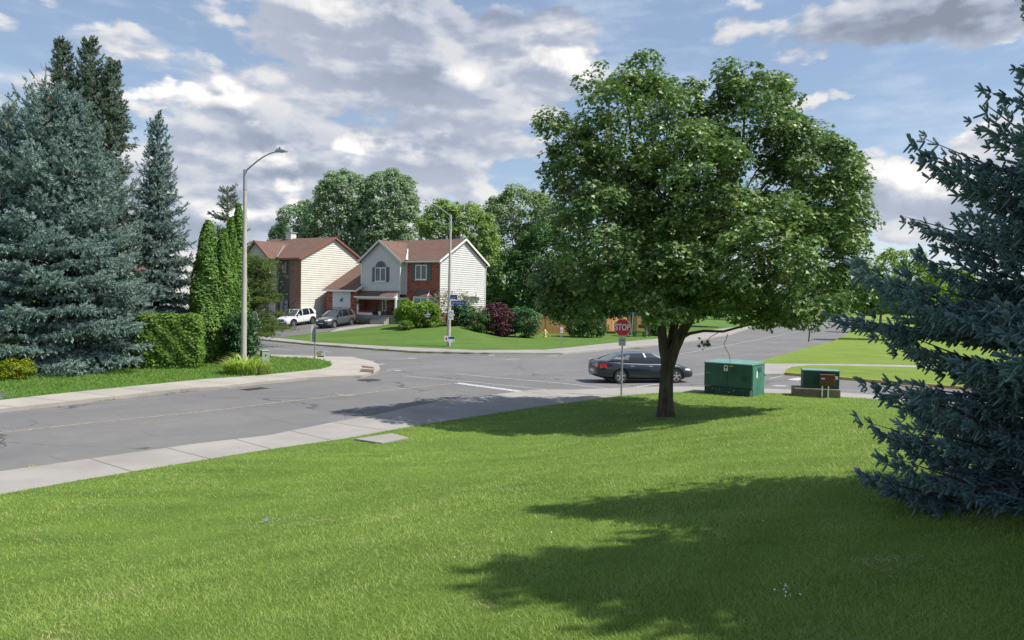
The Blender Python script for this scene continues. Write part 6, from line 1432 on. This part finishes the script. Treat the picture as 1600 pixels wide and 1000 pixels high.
# a distant band of woods closes the horizon
g = np.random.default_rng(5); P_ = []
for k in range(420):
    a = R(-62+124*k/420); d_ = 430+60*math.sin(k*.7)+g.normal()*15; h_ = (9+4*math.sin(k*.31)+3*math.sin(k*1.3)+g.random()*3)*(1 if a < R(24) else .9); m_ = 90
    q = g.normal(size=(m_, 3)); q = unit(q)*np.array([7, 5, h_*.5])*g.random((m_, 1))**.3+np.array([d_*math.sin(a), d_*math.cos(a), h_*.5]); P_.append(q)
P_ = np.concatenate(P_); o = scatter('distant_woods', *T_LEAF2, frames(g.normal(size=P_.shape)+np.array([0, -.5, .5])), P_, 3.2, g.random(len(P_)), M['l_dark']); tag(o, 'distant wooded band closing the horizon', 'woods', kind='stuff')

# ------------------------------------------------------------------ grass blades on the near lawn
M['blade'] = leafmat('grass_blade', (0.201, 0.297, 0.064), (0.360, 0.461, 0.122), (0.551, 0.509, 0.286), .36, .6, .25, .14, tcol=(0.403, 0.530, 0.117))
M['blade_far'] = leafmat('grass_blade_far', (.105, .21, .040), (.165, .275, .055), (.25, .28, .10), .3, .6, .2, .06)
def blades(N, rmin, rmax, a0, a1, H, poly, m, h0, w0, seed, ctr=(0, 0)):
    g = np.random.default_rng(seed); u = g.random(N); r_ = rmin*(rmax/rmin)**u; a = g.uniform(a0, a1, N); x = r_*np.sin(a); y = r_*np.cos(a)
    # inside test (vectorised)
    ins = np.zeros(N, bool); j = len(poly)-1
    for i in range(len(poly)):
        xi, yi = poly[i]; xj, yj = poly[j]
        c = ((yi > y) != (yj > y)); ins ^= c & (x < (xj-xi)*(y-yi)/((yj-yi) if yj != yi else 1e-9)+xi); j = i
    x, y, r_ = x[ins], y[ins], r_[ins]; n = len(x)
    gx = np.linspace(x.min()-.5, x.max()+.5, 90); gy = np.linspace(y.min()-.5, y.max()+.5, 90); G = np.array([[H(a_, b_) for a_ in gx] for b_ in gy])
    ix = np.clip(np.searchsorted(gx, x)-1, 0, 88); iy = np.clip(np.searchsorted(gy, y)-1, 0, 88); fx = (x-gx[ix])/(gx[1]-gx[0]); fy = (y-gy[iy])/(gy[1]-gy[0])
    z = G[iy, ix]*(1-fx)*(1-fy)+G[iy, ix+1]*fx*(1-fy)+G[iy+1, ix]*(1-fx)*fy+G[iy+1, ix+1]*fx*fy
    patch = .5+.5*np.sin(x*1.3+np.sin(y*.9)*1.5)*np.sin(y*1.1+np.sin(x*.7)*1.3); fine = .5+.5*np.sin(x*7.1+3*np.sin(y*2.3))*np.sin(y*6.3+2*np.sin(x*3.1))
    h = h0*g.uniform(.5, 1.25, n)*(.75+.35*patch)*(1+.02*r_); wd = w0*(1+r_*.16)*g.uniform(.7, 1.2, n); th = g.random(n)*2*PI; ln = g.normal(size=(n, 2))*.85*h[:, None]
    sx, sy = np.cos(th)*wd/2, np.sin(th)*wd/2
    V = np.empty((n, 3, 3)); V[:, 0] = np.stack([x-sx, y-sy, z-.012], 1); V[:, 1] = np.stack([x+sx, y+sy, z-.012], 1); V[:, 2] = np.stack([x+ln[:, 0], y+ln[:, 1], z+h], 1)
    mow = .5+.5*np.sin((x*.785-y*.62)*2*PI/1.15+.4*np.sin(x*.5)); big = .5+.5*np.sin(x*.55+1.7*np.sin(y*.42))*np.sin(y*.61+1.1*np.sin(x*.37)); rn = np.clip(.40*g.random(n)+.20*patch+.14*fine+.20*mow+.16*big, 0, 1)
    dryp = np.clip(np.sin(x*1.9+2.1*np.sin(y*1.3))*np.sin(y*2.3+1.3*np.sin(x*1.7))-.55, 0, 1)*1.1; rn = np.where(g.random(n) < dryp*.8, 1.0, rn); h[rn > .99] *= .6
    V[:, 2, 2] = z+h
    o = link('grass', np_mesh('grass', V.reshape(-1, 3), np.arange(3*n).reshape(-1, 3), M[m], rn)); return o
o = blades(760000, 3.2, 36, R(-52), R(48), Hnear, near_lawn, 'blade', .031, .0043, 1); tag(o, 'short mown grass blades of the near lawn', 'grass', kind='stuff')
o = blades(120000, 20, 60, R(-46), R(-8), Hflat, left_lawn, 'blade_far', .07, .006, 2); tag(o, 'short grass blades of the left corner lawn', 'grass', kind='stuff')
# straw coloured thatch bits, clover heads
g = np.random.default_rng(9); P_ = []
for (u, v, k) in [(500, 818, 60), (288, 756, 40), (80, 846, 40), (70, 871, 30), (150, 886, 40), (120, 985, 30), (408, 824, 40), (560, 755, 30), (760, 850, 30), (40, 868, 30), (1380, 885, 90), (700, 790, 25)]:
    c = hit(u, v, Hnear)
    for _ in range(k): P_.append((c[0]+g.normal()*.28, c[1]+g.normal()*.18))
P3 = np.array([(x, y, Hnear(x, y)+.03+.015*g.random()) for x, y in P_]); n = len(P3)
o = scatter('thatch', T_TRI[0]*np.array([.12, 1, 1]), T_TRI[1], frames(np.array([0, 0, 1.])+g.normal(size=(n, 3))*.5), P3, .07, g.random(n), plain('dry_thatch', (.30, .27, .13), .9)); tag(o, 'dry clippings scattered in the near lawn', 'clippings', kind='stuff')
cl_ = [hit(1228+g.normal()*14, 930+g.normal()*8, Hnear) for _ in range(13)]+[hit(900+g.normal()*230, 740+g.normal()*70, Hnear) for _ in range(26)]+[hit(1120+g.normal()*60, 655+g.normal()*6, Hnear) for _ in range(14)]
P3 = np.array([(x, y, Hnear(x, y)+.055) for x, y in cl_]); n = len(P3)
o = scatter('clover_blooms', T_LEAF2[0], T_LEAF2[1], frames(np.array([0, -.4, 1.])+g.normal(size=(n, 3))*.4), P3, .022, g.random(n), plain('clover_white', (.72, .72, .66), .7)); tag(o, 'tiny white clover heads in the near lawn', 'clover', kind='stuff')
# ------------------------------------------------------------------ cars
def paint_mat(name, col, metal=.3, rough=.28):
    def fn(t):
        p = opos(t); d = t.ramp(t.noise(p, 3, 5, .7), .4, .8, 0, .18); s_ = t.node('ShaderNodeSeparateXYZ'); t.l.new(p, s_.inputs[0])
        low = t.ramp(t.math('ADD', s_.outputs[2], t.math('MULTIPLY', t.noise(p, 5, 4), .25)), .25, .65, .35, 0)
        c = t.mix(t.math('MAXIMUM', d, low), col, tuple(x*.6+.03 for x in col))
        return bsdf(t, c, t.math('ADD', rough, t.math('MULTIPLY', low, .5)), metal, .5, coat=.8, Coat_Roughness=.06)
    return mat(name, fn)
M['car_black'] = paint_mat('midnight_paint', (.012, .016, .024)); M['car_white'] = paint_mat('white_paint', (.72, .72, .73), .0, .3); M['car_grey'] = paint_mat('grey_paint', (.13, .14, .16), .5, .3)
M['tyre'] = plain('tyre_rubber', (.018, .018, .018), .85); M['alloy'] = plain('alloy', (.55, .56, .57), .28, .85, .05); M['carglass'] = mat('car_glass', lambda t: bsdf(t, (.012, .016, .018), .04, 0, .9))
M['carglass_clear'] = mat('screen_glass', lambda t: bsdf(t, (.05, .065, .07), .04, 0, 1.0, coat=1.0)); M['lamp_clear'] = mat('headlamp', lambda t: bsdf(t, (.72, .74, .76), .12, .2, .8, coat=1.0)); M['lamp_red'] = mat('tail_lamp', lambda t: bsdf(t, (.42, .012, .02), .15, 0, .7, coat=1.0))
M['cladding'] = plain('grey_cladding', (.035, .035, .037), .7); M['plate'] = plain('plate_white', (.6, .63, .68), .4)
def crom(xs, ys, x):
    n = len(xs); i = 0
    while i < n-2 and x > xs[i+1]: i += 1
    t = (x-xs[i])/(xs[i+1]-xs[i]); t = max(0, min(1, t)); y0 = ys[max(i-1, 0)]; y1 = ys[i]; y2 = ys[i+1]; y3 = ys[min(i+2, n-1)]
    m1 = (y2-y0)/2*(1 if i > 0 else 1); m2 = (y3-y1)/2
    return (2*t**3-3*t**2+1)*y1+(t**3-2*t**2+t)*m1+(-2*t**3+3*t**2)*y2+(t**3-t**2)*m2
def make_car(name, label, S, paint, loc, rz, group=None):
    t = thing(name, label, 'car', loc, rz, group)
    st = S['st']; xs = [a[0] for a in st]; L_ = xs[-1]
    X = sorted(set([round(L_*i/46, 3) for i in range(47)]+[.02, .06, L_-.02, L_-.06])); ring = []
    for x in X:
        zb, zt, w_ = (crom(xs, [a[j] for a in st], x) for j in (1, 2, 3)); h = zt-zb; pro = [(0, zb), (.80*w_, zb), (.955*w_, zb+.10*h), (.99*w_, zb+.26*h), (1.0*w_, zb+.45*h), (.992*w_, zb+.66*h), (.955*w_, zb+.84*h), (.90*w_, zb+.935*h), (.78*w_, zb+.985*h), (.45*w_, zt+.015), (0, zt+.022)]
        ring.append([(x, y, z) for y, z in pro]+[(x, -y, z) for y, z in pro[-2:0:-1]])
    k = len(ring[0]); V = [p for r_ in ring for p in r_]; F = [(i*k+j, i*k+(j+1) % k, (i+1)*k+(j+1) % k, (i+1)*k+j) for i in range(len(X)-1) for j in range(k)]
    F += [tuple(range(k-1, -1, -1)), tuple((len(X)-1)*k+j for j in range(k))]
    me = bpy.data.meshes.new('body'); me.from_pydata(V, [], F)
    bm = bmesh.new(); bm.from_mesh(me); bmesh.ops.recalc_face_normals(bm, faces=bm.faces); bm.to_mesh(me); bm.free()
    for m_ in (paint, M['black']): me.materials.append(m_)
    tmp = bpy.data.objects.new('tmp', me); C.objects.link(tmp); cuts = []
    for ax in S['ax']:
        for sg in (-1, 1):
            c = MB(); c.lathe([(S['wr']+.055, -.16), (S['wr']+.055, .16)], 28, axis='Y', c=(ax, sg*(S['w']/2-.08), S['wr'])); co = c.build('cut', M['black']); cuts.append(co)
            md_ = tmp.modifiers.new('b', 'BOOLEAN'); md_.operation = 'DIFFERENCE'; md_.object = co; md_.solver = 'EXACT'
    dg = bpy.context.evaluated_depsgraph_get(); bme = bpy.data.meshes.new_from_object(tmp.evaluated_get(dg)); bpy.data.objects.remove(tmp)
    for c in cuts: bpy.data.objects.remove(c)
    bme.name = 'body'; smooth(bme)
    try: bme.set_sharp_from_angle(angle=R(35))
    except Exception: pass
    body = link('body', bme, t)
    bv = BVHTree.FromPolygons([tuple(v.co) for v in bme.vertices], [tuple(p.vertices) for p in bme.polygons])
    W2 = S['w']/2
    def side(pt2, sg, off):
        h = bv.ray_cast(Vector((pt2[0], sg*3, pt2[1])), Vector((0, -sg, 0)))
        y = h[0].y if h[0] is not None else sg*W2*.9
        return (pt2[0], y+sg*off, pt2[1])
    def endp(pt2, fr, off):
        h = bv.ray_cast(Vector((L_/2+fr*6, pt2[0], pt2[1])), Vector((-fr, 0, 0)))
        x = h[0].x if h[0] is not None else (L_ if fr > 0 else 0)
        return (x+fr*off, pt2[0], pt2[1])
    def patch(nm, A_, B_, m_, kind, sg, off=.006, par=None, n=10, mrows=4):
        """conforming patch between two matching outlines A_ and B_ (lists of 2-D points), seen from the side or the end"""
        mb = MB(); f = side if kind == 's' else endp
        def samp(Ln, u):
            q = u*(len(Ln)-1); i = min(int(q), len(Ln)-2); w2 = q-i; return (Ln[i][0]*(1-w2)+Ln[i+1][0]*w2, Ln[i][1]*(1-w2)+Ln[i+1][1]*w2)
        vs = []
        for j in range(mrows+1):
            for i in range(n+1):
                a, b = samp(A_, i/n), samp(B_, i/n); s2 = j/mrows; vs.append(f((a[0]*(1-s2)+b[0]*s2, a[1]*(1-s2)+b[1]*s2), sg, off))
        mb.add(vs, [(j*(n+1)+i, j*(n+1)+i+1, (j+1)*(n+1)+i+1, (j+1)*(n+1)+i) for j in range(mrows) for i in range(n)])
        o = mb.build(nm, m_, par or t, sm=True, fix=False); return o
    # cabin: pillars and roof in paint, glazing between
    cab = S['cab']; zb_, zt_ = cab['zb'], cab['zt']; rows = cab['rows']       # rows: (x bottom, x top, kind of the face up to the next row)
    def ybot(x): return crom(xs, [a[3] for a in st], x)*.905
    def ytop(x): return cab['yt']*(1-.10*abs((x-cab['xm'])/1.6)**2)
    def zbot(x): return crom(xs, [a[2] for a in st], x)-.012
    def ztop(x): return zt_-cab['arc']*((x-cab['xm'])/1.3)**2
    def lvl(r_, s2):                                                           # s2 0 bottom .. 1 top
        xb, xt = r_[0], r_[1]; yb, yt = ybot(xb), ytop(xt); bul = .045*math.sin(PI*s2); z0, z1 = zbot(xb), ztop(xt)
        return (xb+(xt-xb)*s2, (yb+(yt-yb)*s2)+bul, z0+(z1-z0)*s2)
    gp = MB(); LV = [0, .3, .6, .85, 1]; glass = []
    for a, b in zip(rows[:-1], rows[1:]):
        gl = MB() if a[2] == 'g' else None
        for sg in (-1, 1):
            for l0, l1 in zip(LV[:-1], LV[1:]):
                q = [lvl(a, l0), lvl(b, l0), lvl(b, l1), lvl(a, l1)]; q = [(x, sg*y, z) for x, y, z in q]
                if gl is not None and sg == S.get('only', sg): pass
                (gp if a[2] != 'g' else gp).quad(*q, 0 if a[2] != 'g' else 0) if a[2] != 'g' else glass.append((sg, q, a[0]))
    def arcx(r_, s2, v, bow):                                                 # screen surface between left (v=-1) and right (v=1)
        x, y, z = lvl(r_, s2); return (x+bow*(1-v*v), y*v, z+.025*(1-v*v)*s2)
    def screen(r_, bow, nm, m_):
        mb = MB(); NV = 8; vs = [arcx(r_, s2, -1+2*i/NV, bow) for s2 in LV for i in range(NV+1)]
        mb.add(vs, [(j*(NV+1)+i, j*(NV+1)+i+1, (j+1)*(NV+1)+i+1, (j+1)*(NV+1)+i) for j in range(len(LV)-1) for i in range(NV)])
        return mb.build(nm, m_, t, sm=True)
    screen(rows[0], cab['bowf'], 'windscreen', M['carglass_clear']); screen(rows[-1], -cab['bowr'], 'rear_window', M['carglass_clear'])
    # roof skin
    NV = 8; tops = [lvl(r_, 1) for r_ in rows]; ext = []
    for i, (x, y, z) in enumerate(tops):
        bow = (cab['bowf'] if i == 0 else -cab['bowr'] if i == len(tops)-1 else 0); ext.append([(x+bow*(1-v*v), y*v, z+cab['crown']*(1-v**2)) if 0 < i < len(tops)-1 else (x+bow*(1-v*v), y*v, z+.025*(1-v*v)) for v in [-1+2*j/NV for j in range(NV+1)]])
    gp.add([p for r_ in ext for p in r_], [(i*(NV+1)+j, i*(NV+1)+j+1, (i+1)*(NV+1)+j+1, (i+1)*(NV+1)+j) for i in range(len(ext)-1) for j in range(NV)], 1 if S.get('dark_roof') else 0)
    gp.build('cabin', [paint, M['car_black']], t, sm=True)
    keys = sorted(set((g_[0], g_[2]) for g_ in glass))
    for kx in keys:
        mb = MB()
        for sg, q, x in glass:
            if (sg, x) == kx: mb.quad(*q)
        w_ = mb.build('side_window', M['carglass'], t, sm=True)
    # wheels
    wr = S['wr']
    for ax in S['ax']:
        for sg in (-1, 1):
            yo = sg*(W2-.03); wm = MB(); tw_ = .2
            wm.lathe([(wr*.64, 0), (wr*.70, .012), (wr*.93, .01), (wr, -.03), (wr, -tw_+.03), (wr*.93, -tw_), (wr*.6, -tw_)] if sg > 0 else [(wr*.64, 0), (wr*.70, -.012), (wr*.93, -.01), (wr, .03), (wr, tw_-.03), (wr*.93, tw_), (wr*.6, tw_)], 28, axis='Y', c=(ax, yo, wr))
            wo_ = wm.build('wheel', M['tyre'], t, sm=True)
            rm = MB(); rr = wr*.655
            rm.lathe([(rr, 0), (rr, -sg*.03), (rr*.93, -sg*.035), (rr*.90, -sg*.08), (rr*.55, -sg*.09)], 26, axis='Y', c=(ax, yo+sg*.004, wr), mi=1)
            for q in range(5):
                a = 2*PI*q/5+PI/2; ca, sa = math.cos(a), math.sin(a); px, pz = -sa, ca
                pts = [(ax+ca*rr*.12+px*rr*.15*s_, wr+sa*rr*.12+pz*rr*.15*s_) for s_ in (-1, 1)]+[(ax+ca*rr*.97+px*rr*S.get('spoke', .22)*s_, wr+sa*rr*.97+pz*rr*S.get('spoke', .22)*s_) for s_ in (1, -1)]
                y0, y1 = yo+sg*.006, yo-sg*.04; rm.prismy(pts, min(y0, y1), max(y0, y1), 0)
            rm.lathe([(rr*1.0, -sg*.01), (rr*1.0, sg*.009), (rr*.93, sg*.009), (rr*.93, -sg*.02)], 26, axis='Y', c=(ax, yo+sg*.003, wr), mi=0)
            rm.lathe([(rr*.22, -sg*.02), (rr*.22, sg*.012), (rr*.1, sg*.02)], 12, axis='Y', c=(ax, yo, wr), mi=0)
            rm.build('rim', [M['alloy'], M['black']], wo_)
    # fittings
    for sg in (-1, 1):
        patch('headlight', S['hl'][0], S['hl'][1], M['lamp_clear'], S['hl'][2], sg if S['hl'][2] == 's' else 1, .007) if S['hl'][2] == 's' else None
        patch('tail_light', S['tl'][0], S['tl'][1], M['lamp_red'], 's', sg, .008)
        if 'tle' in S: patch('tail_light', [(sg*a, b) for a, b in S['tle'][0]], [(sg*a, b) for a, b in S['tle'][1]], M['lamp_red'], 'e', -1, .008)
        if 'hle' in S: patch('headlight', [(sg*a, b) for a, b in S['hle'][0]], [(sg*a, b) for a, b in S['hle'][1]], M['lamp_clear'], 'e', 1, .008)
        for dx in S['seams']:
            patch('door_seam', [(p[0]-.006, p[1]) for p in dx], [(p[0]+.006, p[1]) for p in dx], M['black'], 's', sg, .003, n=8, mrows=1)
        for hx, hz in S['handles']: patch('door_handle', [(hx-.09, hz-.012), (hx+.09, hz-.012)], [(hx-.09, hz+.016), (hx+.09, hz+.016)], paint if S.get('paint_handle') else M['alloy'], 's', sg, .02, n=4, mrows=2)
        mm = MB(); mxp = S['mirror']; yb = ybot(mxp[0])
        mm.bevbox(mxp[0]-.06, mxp[0]+.08, min(sg*(yb+.06), sg*(yb+.24)), max(sg*(yb+.06), sg*(yb+.24)), mxp[1], mxp[1]+.15, .03); mm.tube([(mxp[0], sg*(yb-.04), mxp[1]+.0), (mxp[0], sg*(yb+.1), mxp[1]+.05)], .025, 6); mm.build('mirror', paint, t, sm=True)
        if S.get('clad'):
            for ax in S['ax']:
                arc = [PI*(-.12+1.24*i/16) for i in range(17)]; r0, r1 = wr+.058, wr+.125
                patch('wheel_arch', [(ax+r0*math.cos(a), wr+r0*math.sin(a)) for a in arc], [(ax+r1*math.cos(a), wr+r1*math.sin(a)) for a in arc], M['cladding'], 's', sg, .012, n=16, mrows=2)
            z0 = st[len(st)//2][1]; patch('sill', [(S['ax'][0]+wr+.06, z0+.02), (S['ax'][1]-wr-.06, z0+.02)], [(S['ax'][0]+wr+.1, z0+.17), (S['ax'][1]-wr-.1, z0+.17)], M['cladding'], 's', sg, .012, n=10, mrows=3)
        else:
            patch('side_moulding', [(S['ax'][0]+wr+.1, .50), (S['ax'][1]-wr-.1, .50)], [(S['ax'][0]+wr+.1, .56), (S['ax'][1]-wr-.1, .56)], paint, 's', sg, .014, n=10, mrows=2)
        if S.get('rails'):
            xa, xb = S['rails']; MB().tube([(xa, sg*(cab['yt']-.06), ztop(xa)-.0), (xa-.15, sg*(cab['yt']-.05), ztop(xa)+.07), (xb+.15, sg*(cab['yt']-.05), ztop(xb)+.07), (xb, sg*(cab['yt']-.06), ztop(xb)+.0)], .022, 6).build('roof_rail', M['alloy'] if not S.get('dark_roof') else M['black'], t, sm=True)
    for nm, A_, B_, m_, fr in S['ends']: patch(nm, A_, B_, m_, 'e', fr, .009, n=12, mrows=4)
    MB().box(S['ax'][0]-.5, S['ax'][1]+.5, -W2*.7, W2*.7, .16, .40).build('underbody', M['black'], t)
    return t
# sedan, x runs from the tail (0) to the nose
SED = dict(w=1.79, wr=.325, ax=(1.08, 3.84), spoke=.20,
    st=[(0, .50, .62, .50), (.03, .36, .86, .66), (.10, .29, 1.00, .76), (.30, .25, 1.045, .83), (.75, .22, 1.035, .875), (1.3, .20, .985, .893), (2.2, .19, .945, .895), (3.1, .19, .935, .895), (3.6, .20, .925, .89), (4.05, .21, .845, .875), (4.45, .22, .74, .82), (4.70, .24, .64, .72), (4.82, .29, .56, .58), (4.86, .38, .49, .42)],
    cab=dict(zb=.94, zt=1.375, yt=.585, xm=2.15, arc=.13, crown=.045, bowf=.20, bowr=.18,
             rows=[(3.72, 2.72, 'p'), (3.58, 2.62, 'g'), (2.42, 2.32, 'p'), (2.34, 2.24, 'g'), (1.42, 1.62, 'p'), (1.10, 1.45, 'p'), (.50, 1.22, 'p')]),
    hl=([(4.30, .60), (4.45, .585), (4.62, .565)], [(4.28, .665), (4.45, .68), (4.58, .655)], 's'), hle=([(.34, .55), (.50, .56), (.60, .58)], [(.36, .64), (.50, .665), (.62, .67)]),
    tl=([(.09, .72), (.22, .72), (.38, .73)], [(.09, .90), (.22, .92), (.42, .90)]), tle=([(.42, .74), (.55, .73), (.68, .73)], [(.36, .89), (.55, .90), (.70, .90)]),
    seams=[[(1.46, .95), (1.42, .70), (1.5, .45), (1.62, .30)], [(2.36, .94), (2.34, .6), (2.34, .28)], [(3.5, .90), (3.46, .6), (3.42, .3)]], handles=[(1.62, .80), (2.55, .79)], mirror=(3.3, .93), paint_handle=False,
    ends=[('licence_plate', [(-.26, .50), (.26, .50)], [(-.26, .63), (.26, .63)], M['plate'], -1), ('trunk_badge', [(-.16, .80), (.16, .80)], [(-.16, .825), (.16, .825)], M['alloy'], -1),
          ('grille', [(-.34, .50), (.34, .50)], [(-.30, .60), (.30, .60)], M['black'], 1), ('air_intake', [(-.5, .30), (.5, .30)], [(-.5, .38), (.5, .38)], M['black'], 1)])
def suv(**k):
    S = dict(w=1.88, wr=.365, ax=(.98, 3.72), clad=True, rails=(.6, 2.9), spoke=.14, paint_handle=True,
        st=[(0, .55, .78, .62), (.03, .40, 1.02, .78), (.10, .34, 1.10, .85), (.35, .30, 1.12, .90), (.98, .27, 1.10, .935), (1.9, .25, 1.085, .94), (2.8, .25, 1.075, .94), (3.3, .25, 1.07, .935), (3.75, .26, 1.04, .925), (4.2, .28, .97, .88), (4.48, .30, .88, .80), (4.60, .34, .78, .70), (4.65, .42, .68, .58)],
        cab=dict(zb=1.08, zt=1.665, yt=.66, xm=1.7, arc=.055, crown=.04, bowf=.18, bowr=.10,
                 rows=[(3.55, 2.72, 'p'), (3.42, 2.62, 'g'), (2.42, 2.32, 'p'), (2.34, 2.24, 'g'), (1.36, 1.36, 'p'), (1.28, 1.28, 'g'), (.62, .86, 'p'), (.12, .50, 'p')]),
        hl=([(4.08, .82), (4.3, .80), (4.52, .76)], [(4.02, .90), (4.3, .90), (4.5, .84)], 's'), hle=([(.36, .74), (.55, .77), (.72, .80)], [(.36, .82), (.55, .86), (.74, .89)]),
        tl=([(.05, .92), (.22, .92), (.42, .95)], [(.05, 1.04), (.22, 1.06), (.40, 1.06)]), tle=([(.40, .92), (.6, .92), (.74, .92)], [(.40, 1.03), (.6, 1.04), (.76, 1.04)]),
        seams=[[(1.2, 1.08), (1.28, .8), (1.5, .45)], [(2.38, 1.07), (2.36, .7), (2.36, .38)], [(3.35, 1.05), (3.34, .7), (3.32, .4)]], handles=[(1.5, .93), (2.55, .92)], mirror=(3.12, 1.08),
        ends=[('grille', [(-.44, .58), (.44, .58)], [(-.42, .84), (.42, .84)], M['black'], 1), ('emblem', [(-.07, .68), (.07, .68)], [(-.07, .76), (.07, .76)], M['alloy'], 1), ('lower_intake', [(-.72, .36), (.72, .36)], [(-.66, .47), (.66, .47)], M['cladding'], 1),
              ('licence_plate', [(-.26, .49), (.26, .49)], [(-.26, .60), (.26, .60)], M['plate'], 1), ('skid_plate', [(-.4, .31), (.4, .31)], [(-.4, .355), (.4, .355)], M['alloy'], 1),
              ('fog_light', [(.56, .48), (.70, .50)], [(.56, .60), (.70, .58)], M['black'], 1), ('fog_light', [(-.70, .50), (-.56, .48)], [(-.70, .58), (-.56, .60)], M['black'], 1), ('licence_plate', [(-.26, .80), (.26, .80)], [(-.26, .92), (.26, .92)], M['plate'], -1)])
    S.update(k); return S
def place_car(name, label, S, paint, u, v, H, head, dist=None, **k):
    """stand the car so that its middle is over the ground point; head = compass angle of the nose from +Y clockwise"""
    p = hit(u, v, H) if dist is None else tuple(at(u, dist, z=0)[:2]); L_ = S['st'][-1][0]; d = Vector((math.sin(head), math.cos(head)))
    q = Vector(p)-d*L_/2; z = H(*p); a = H(*(Vector(p)+d*1.4)); b = H(*(Vector(p)-d*1.4))
    t = make_car(name, label, S, paint, (q.x, q.y, b+(b-a)*.3), R(90)-head, **k)
    t.rotation_euler = (0, -math.atan2(a-b, 2.8), R(90)-head); return t
place_car('parked_car', 'black four door sedan crossing the junction behind the stop sign', SED, M['car_black'], 1003, 598, Hzero, R(76), dist=36.2)
# white and grey suv on the driveway, noses to the street
hd = R(180+29.5)
c1_ = hl(-9.35, -4.5, 0); place_car_at = None
def car_at(name, label, S, paint, xy, head, H):
    L_ = S['st'][-1][0]; d = Vector((math.sin(head), math.cos(head))); p = Vector(xy[:2]); q = p-d*L_/2; a = H(*(p+d*1.4)); b = H(*(p-d*1.4))
    t = make_car(name, label, S, paint, (q.x, q.y, b+(b-a)*.3+.03), R(90)-head); t.rotation_euler = (0, -math.atan2(a-b, 2.8), R(90)-head); return t
car_at('parked_car', 'grey family car with dark roof parked before the garage door', suv(w=1.84, dark_roof=True, spoke=.20), M['car_grey'], c1_, hd-R(5), Hlot)
c2_ = hl(-14.75, -4.4, 0); car_at('parked_car', 'white family car parked on the driveway left of the grey one', suv(ax=(1.0, 3.78), rails=(.5, 3.0)), M['car_white'], c2_, hd+R(-2), Hlot)
fx = at(1329, 150, z=0); q_ = car_at('parked_car', 'dark car seen from behind far along the long street under the maple leaves', suv(), M['car_black'], (fx.x, fx.y), R(27), Hzero)
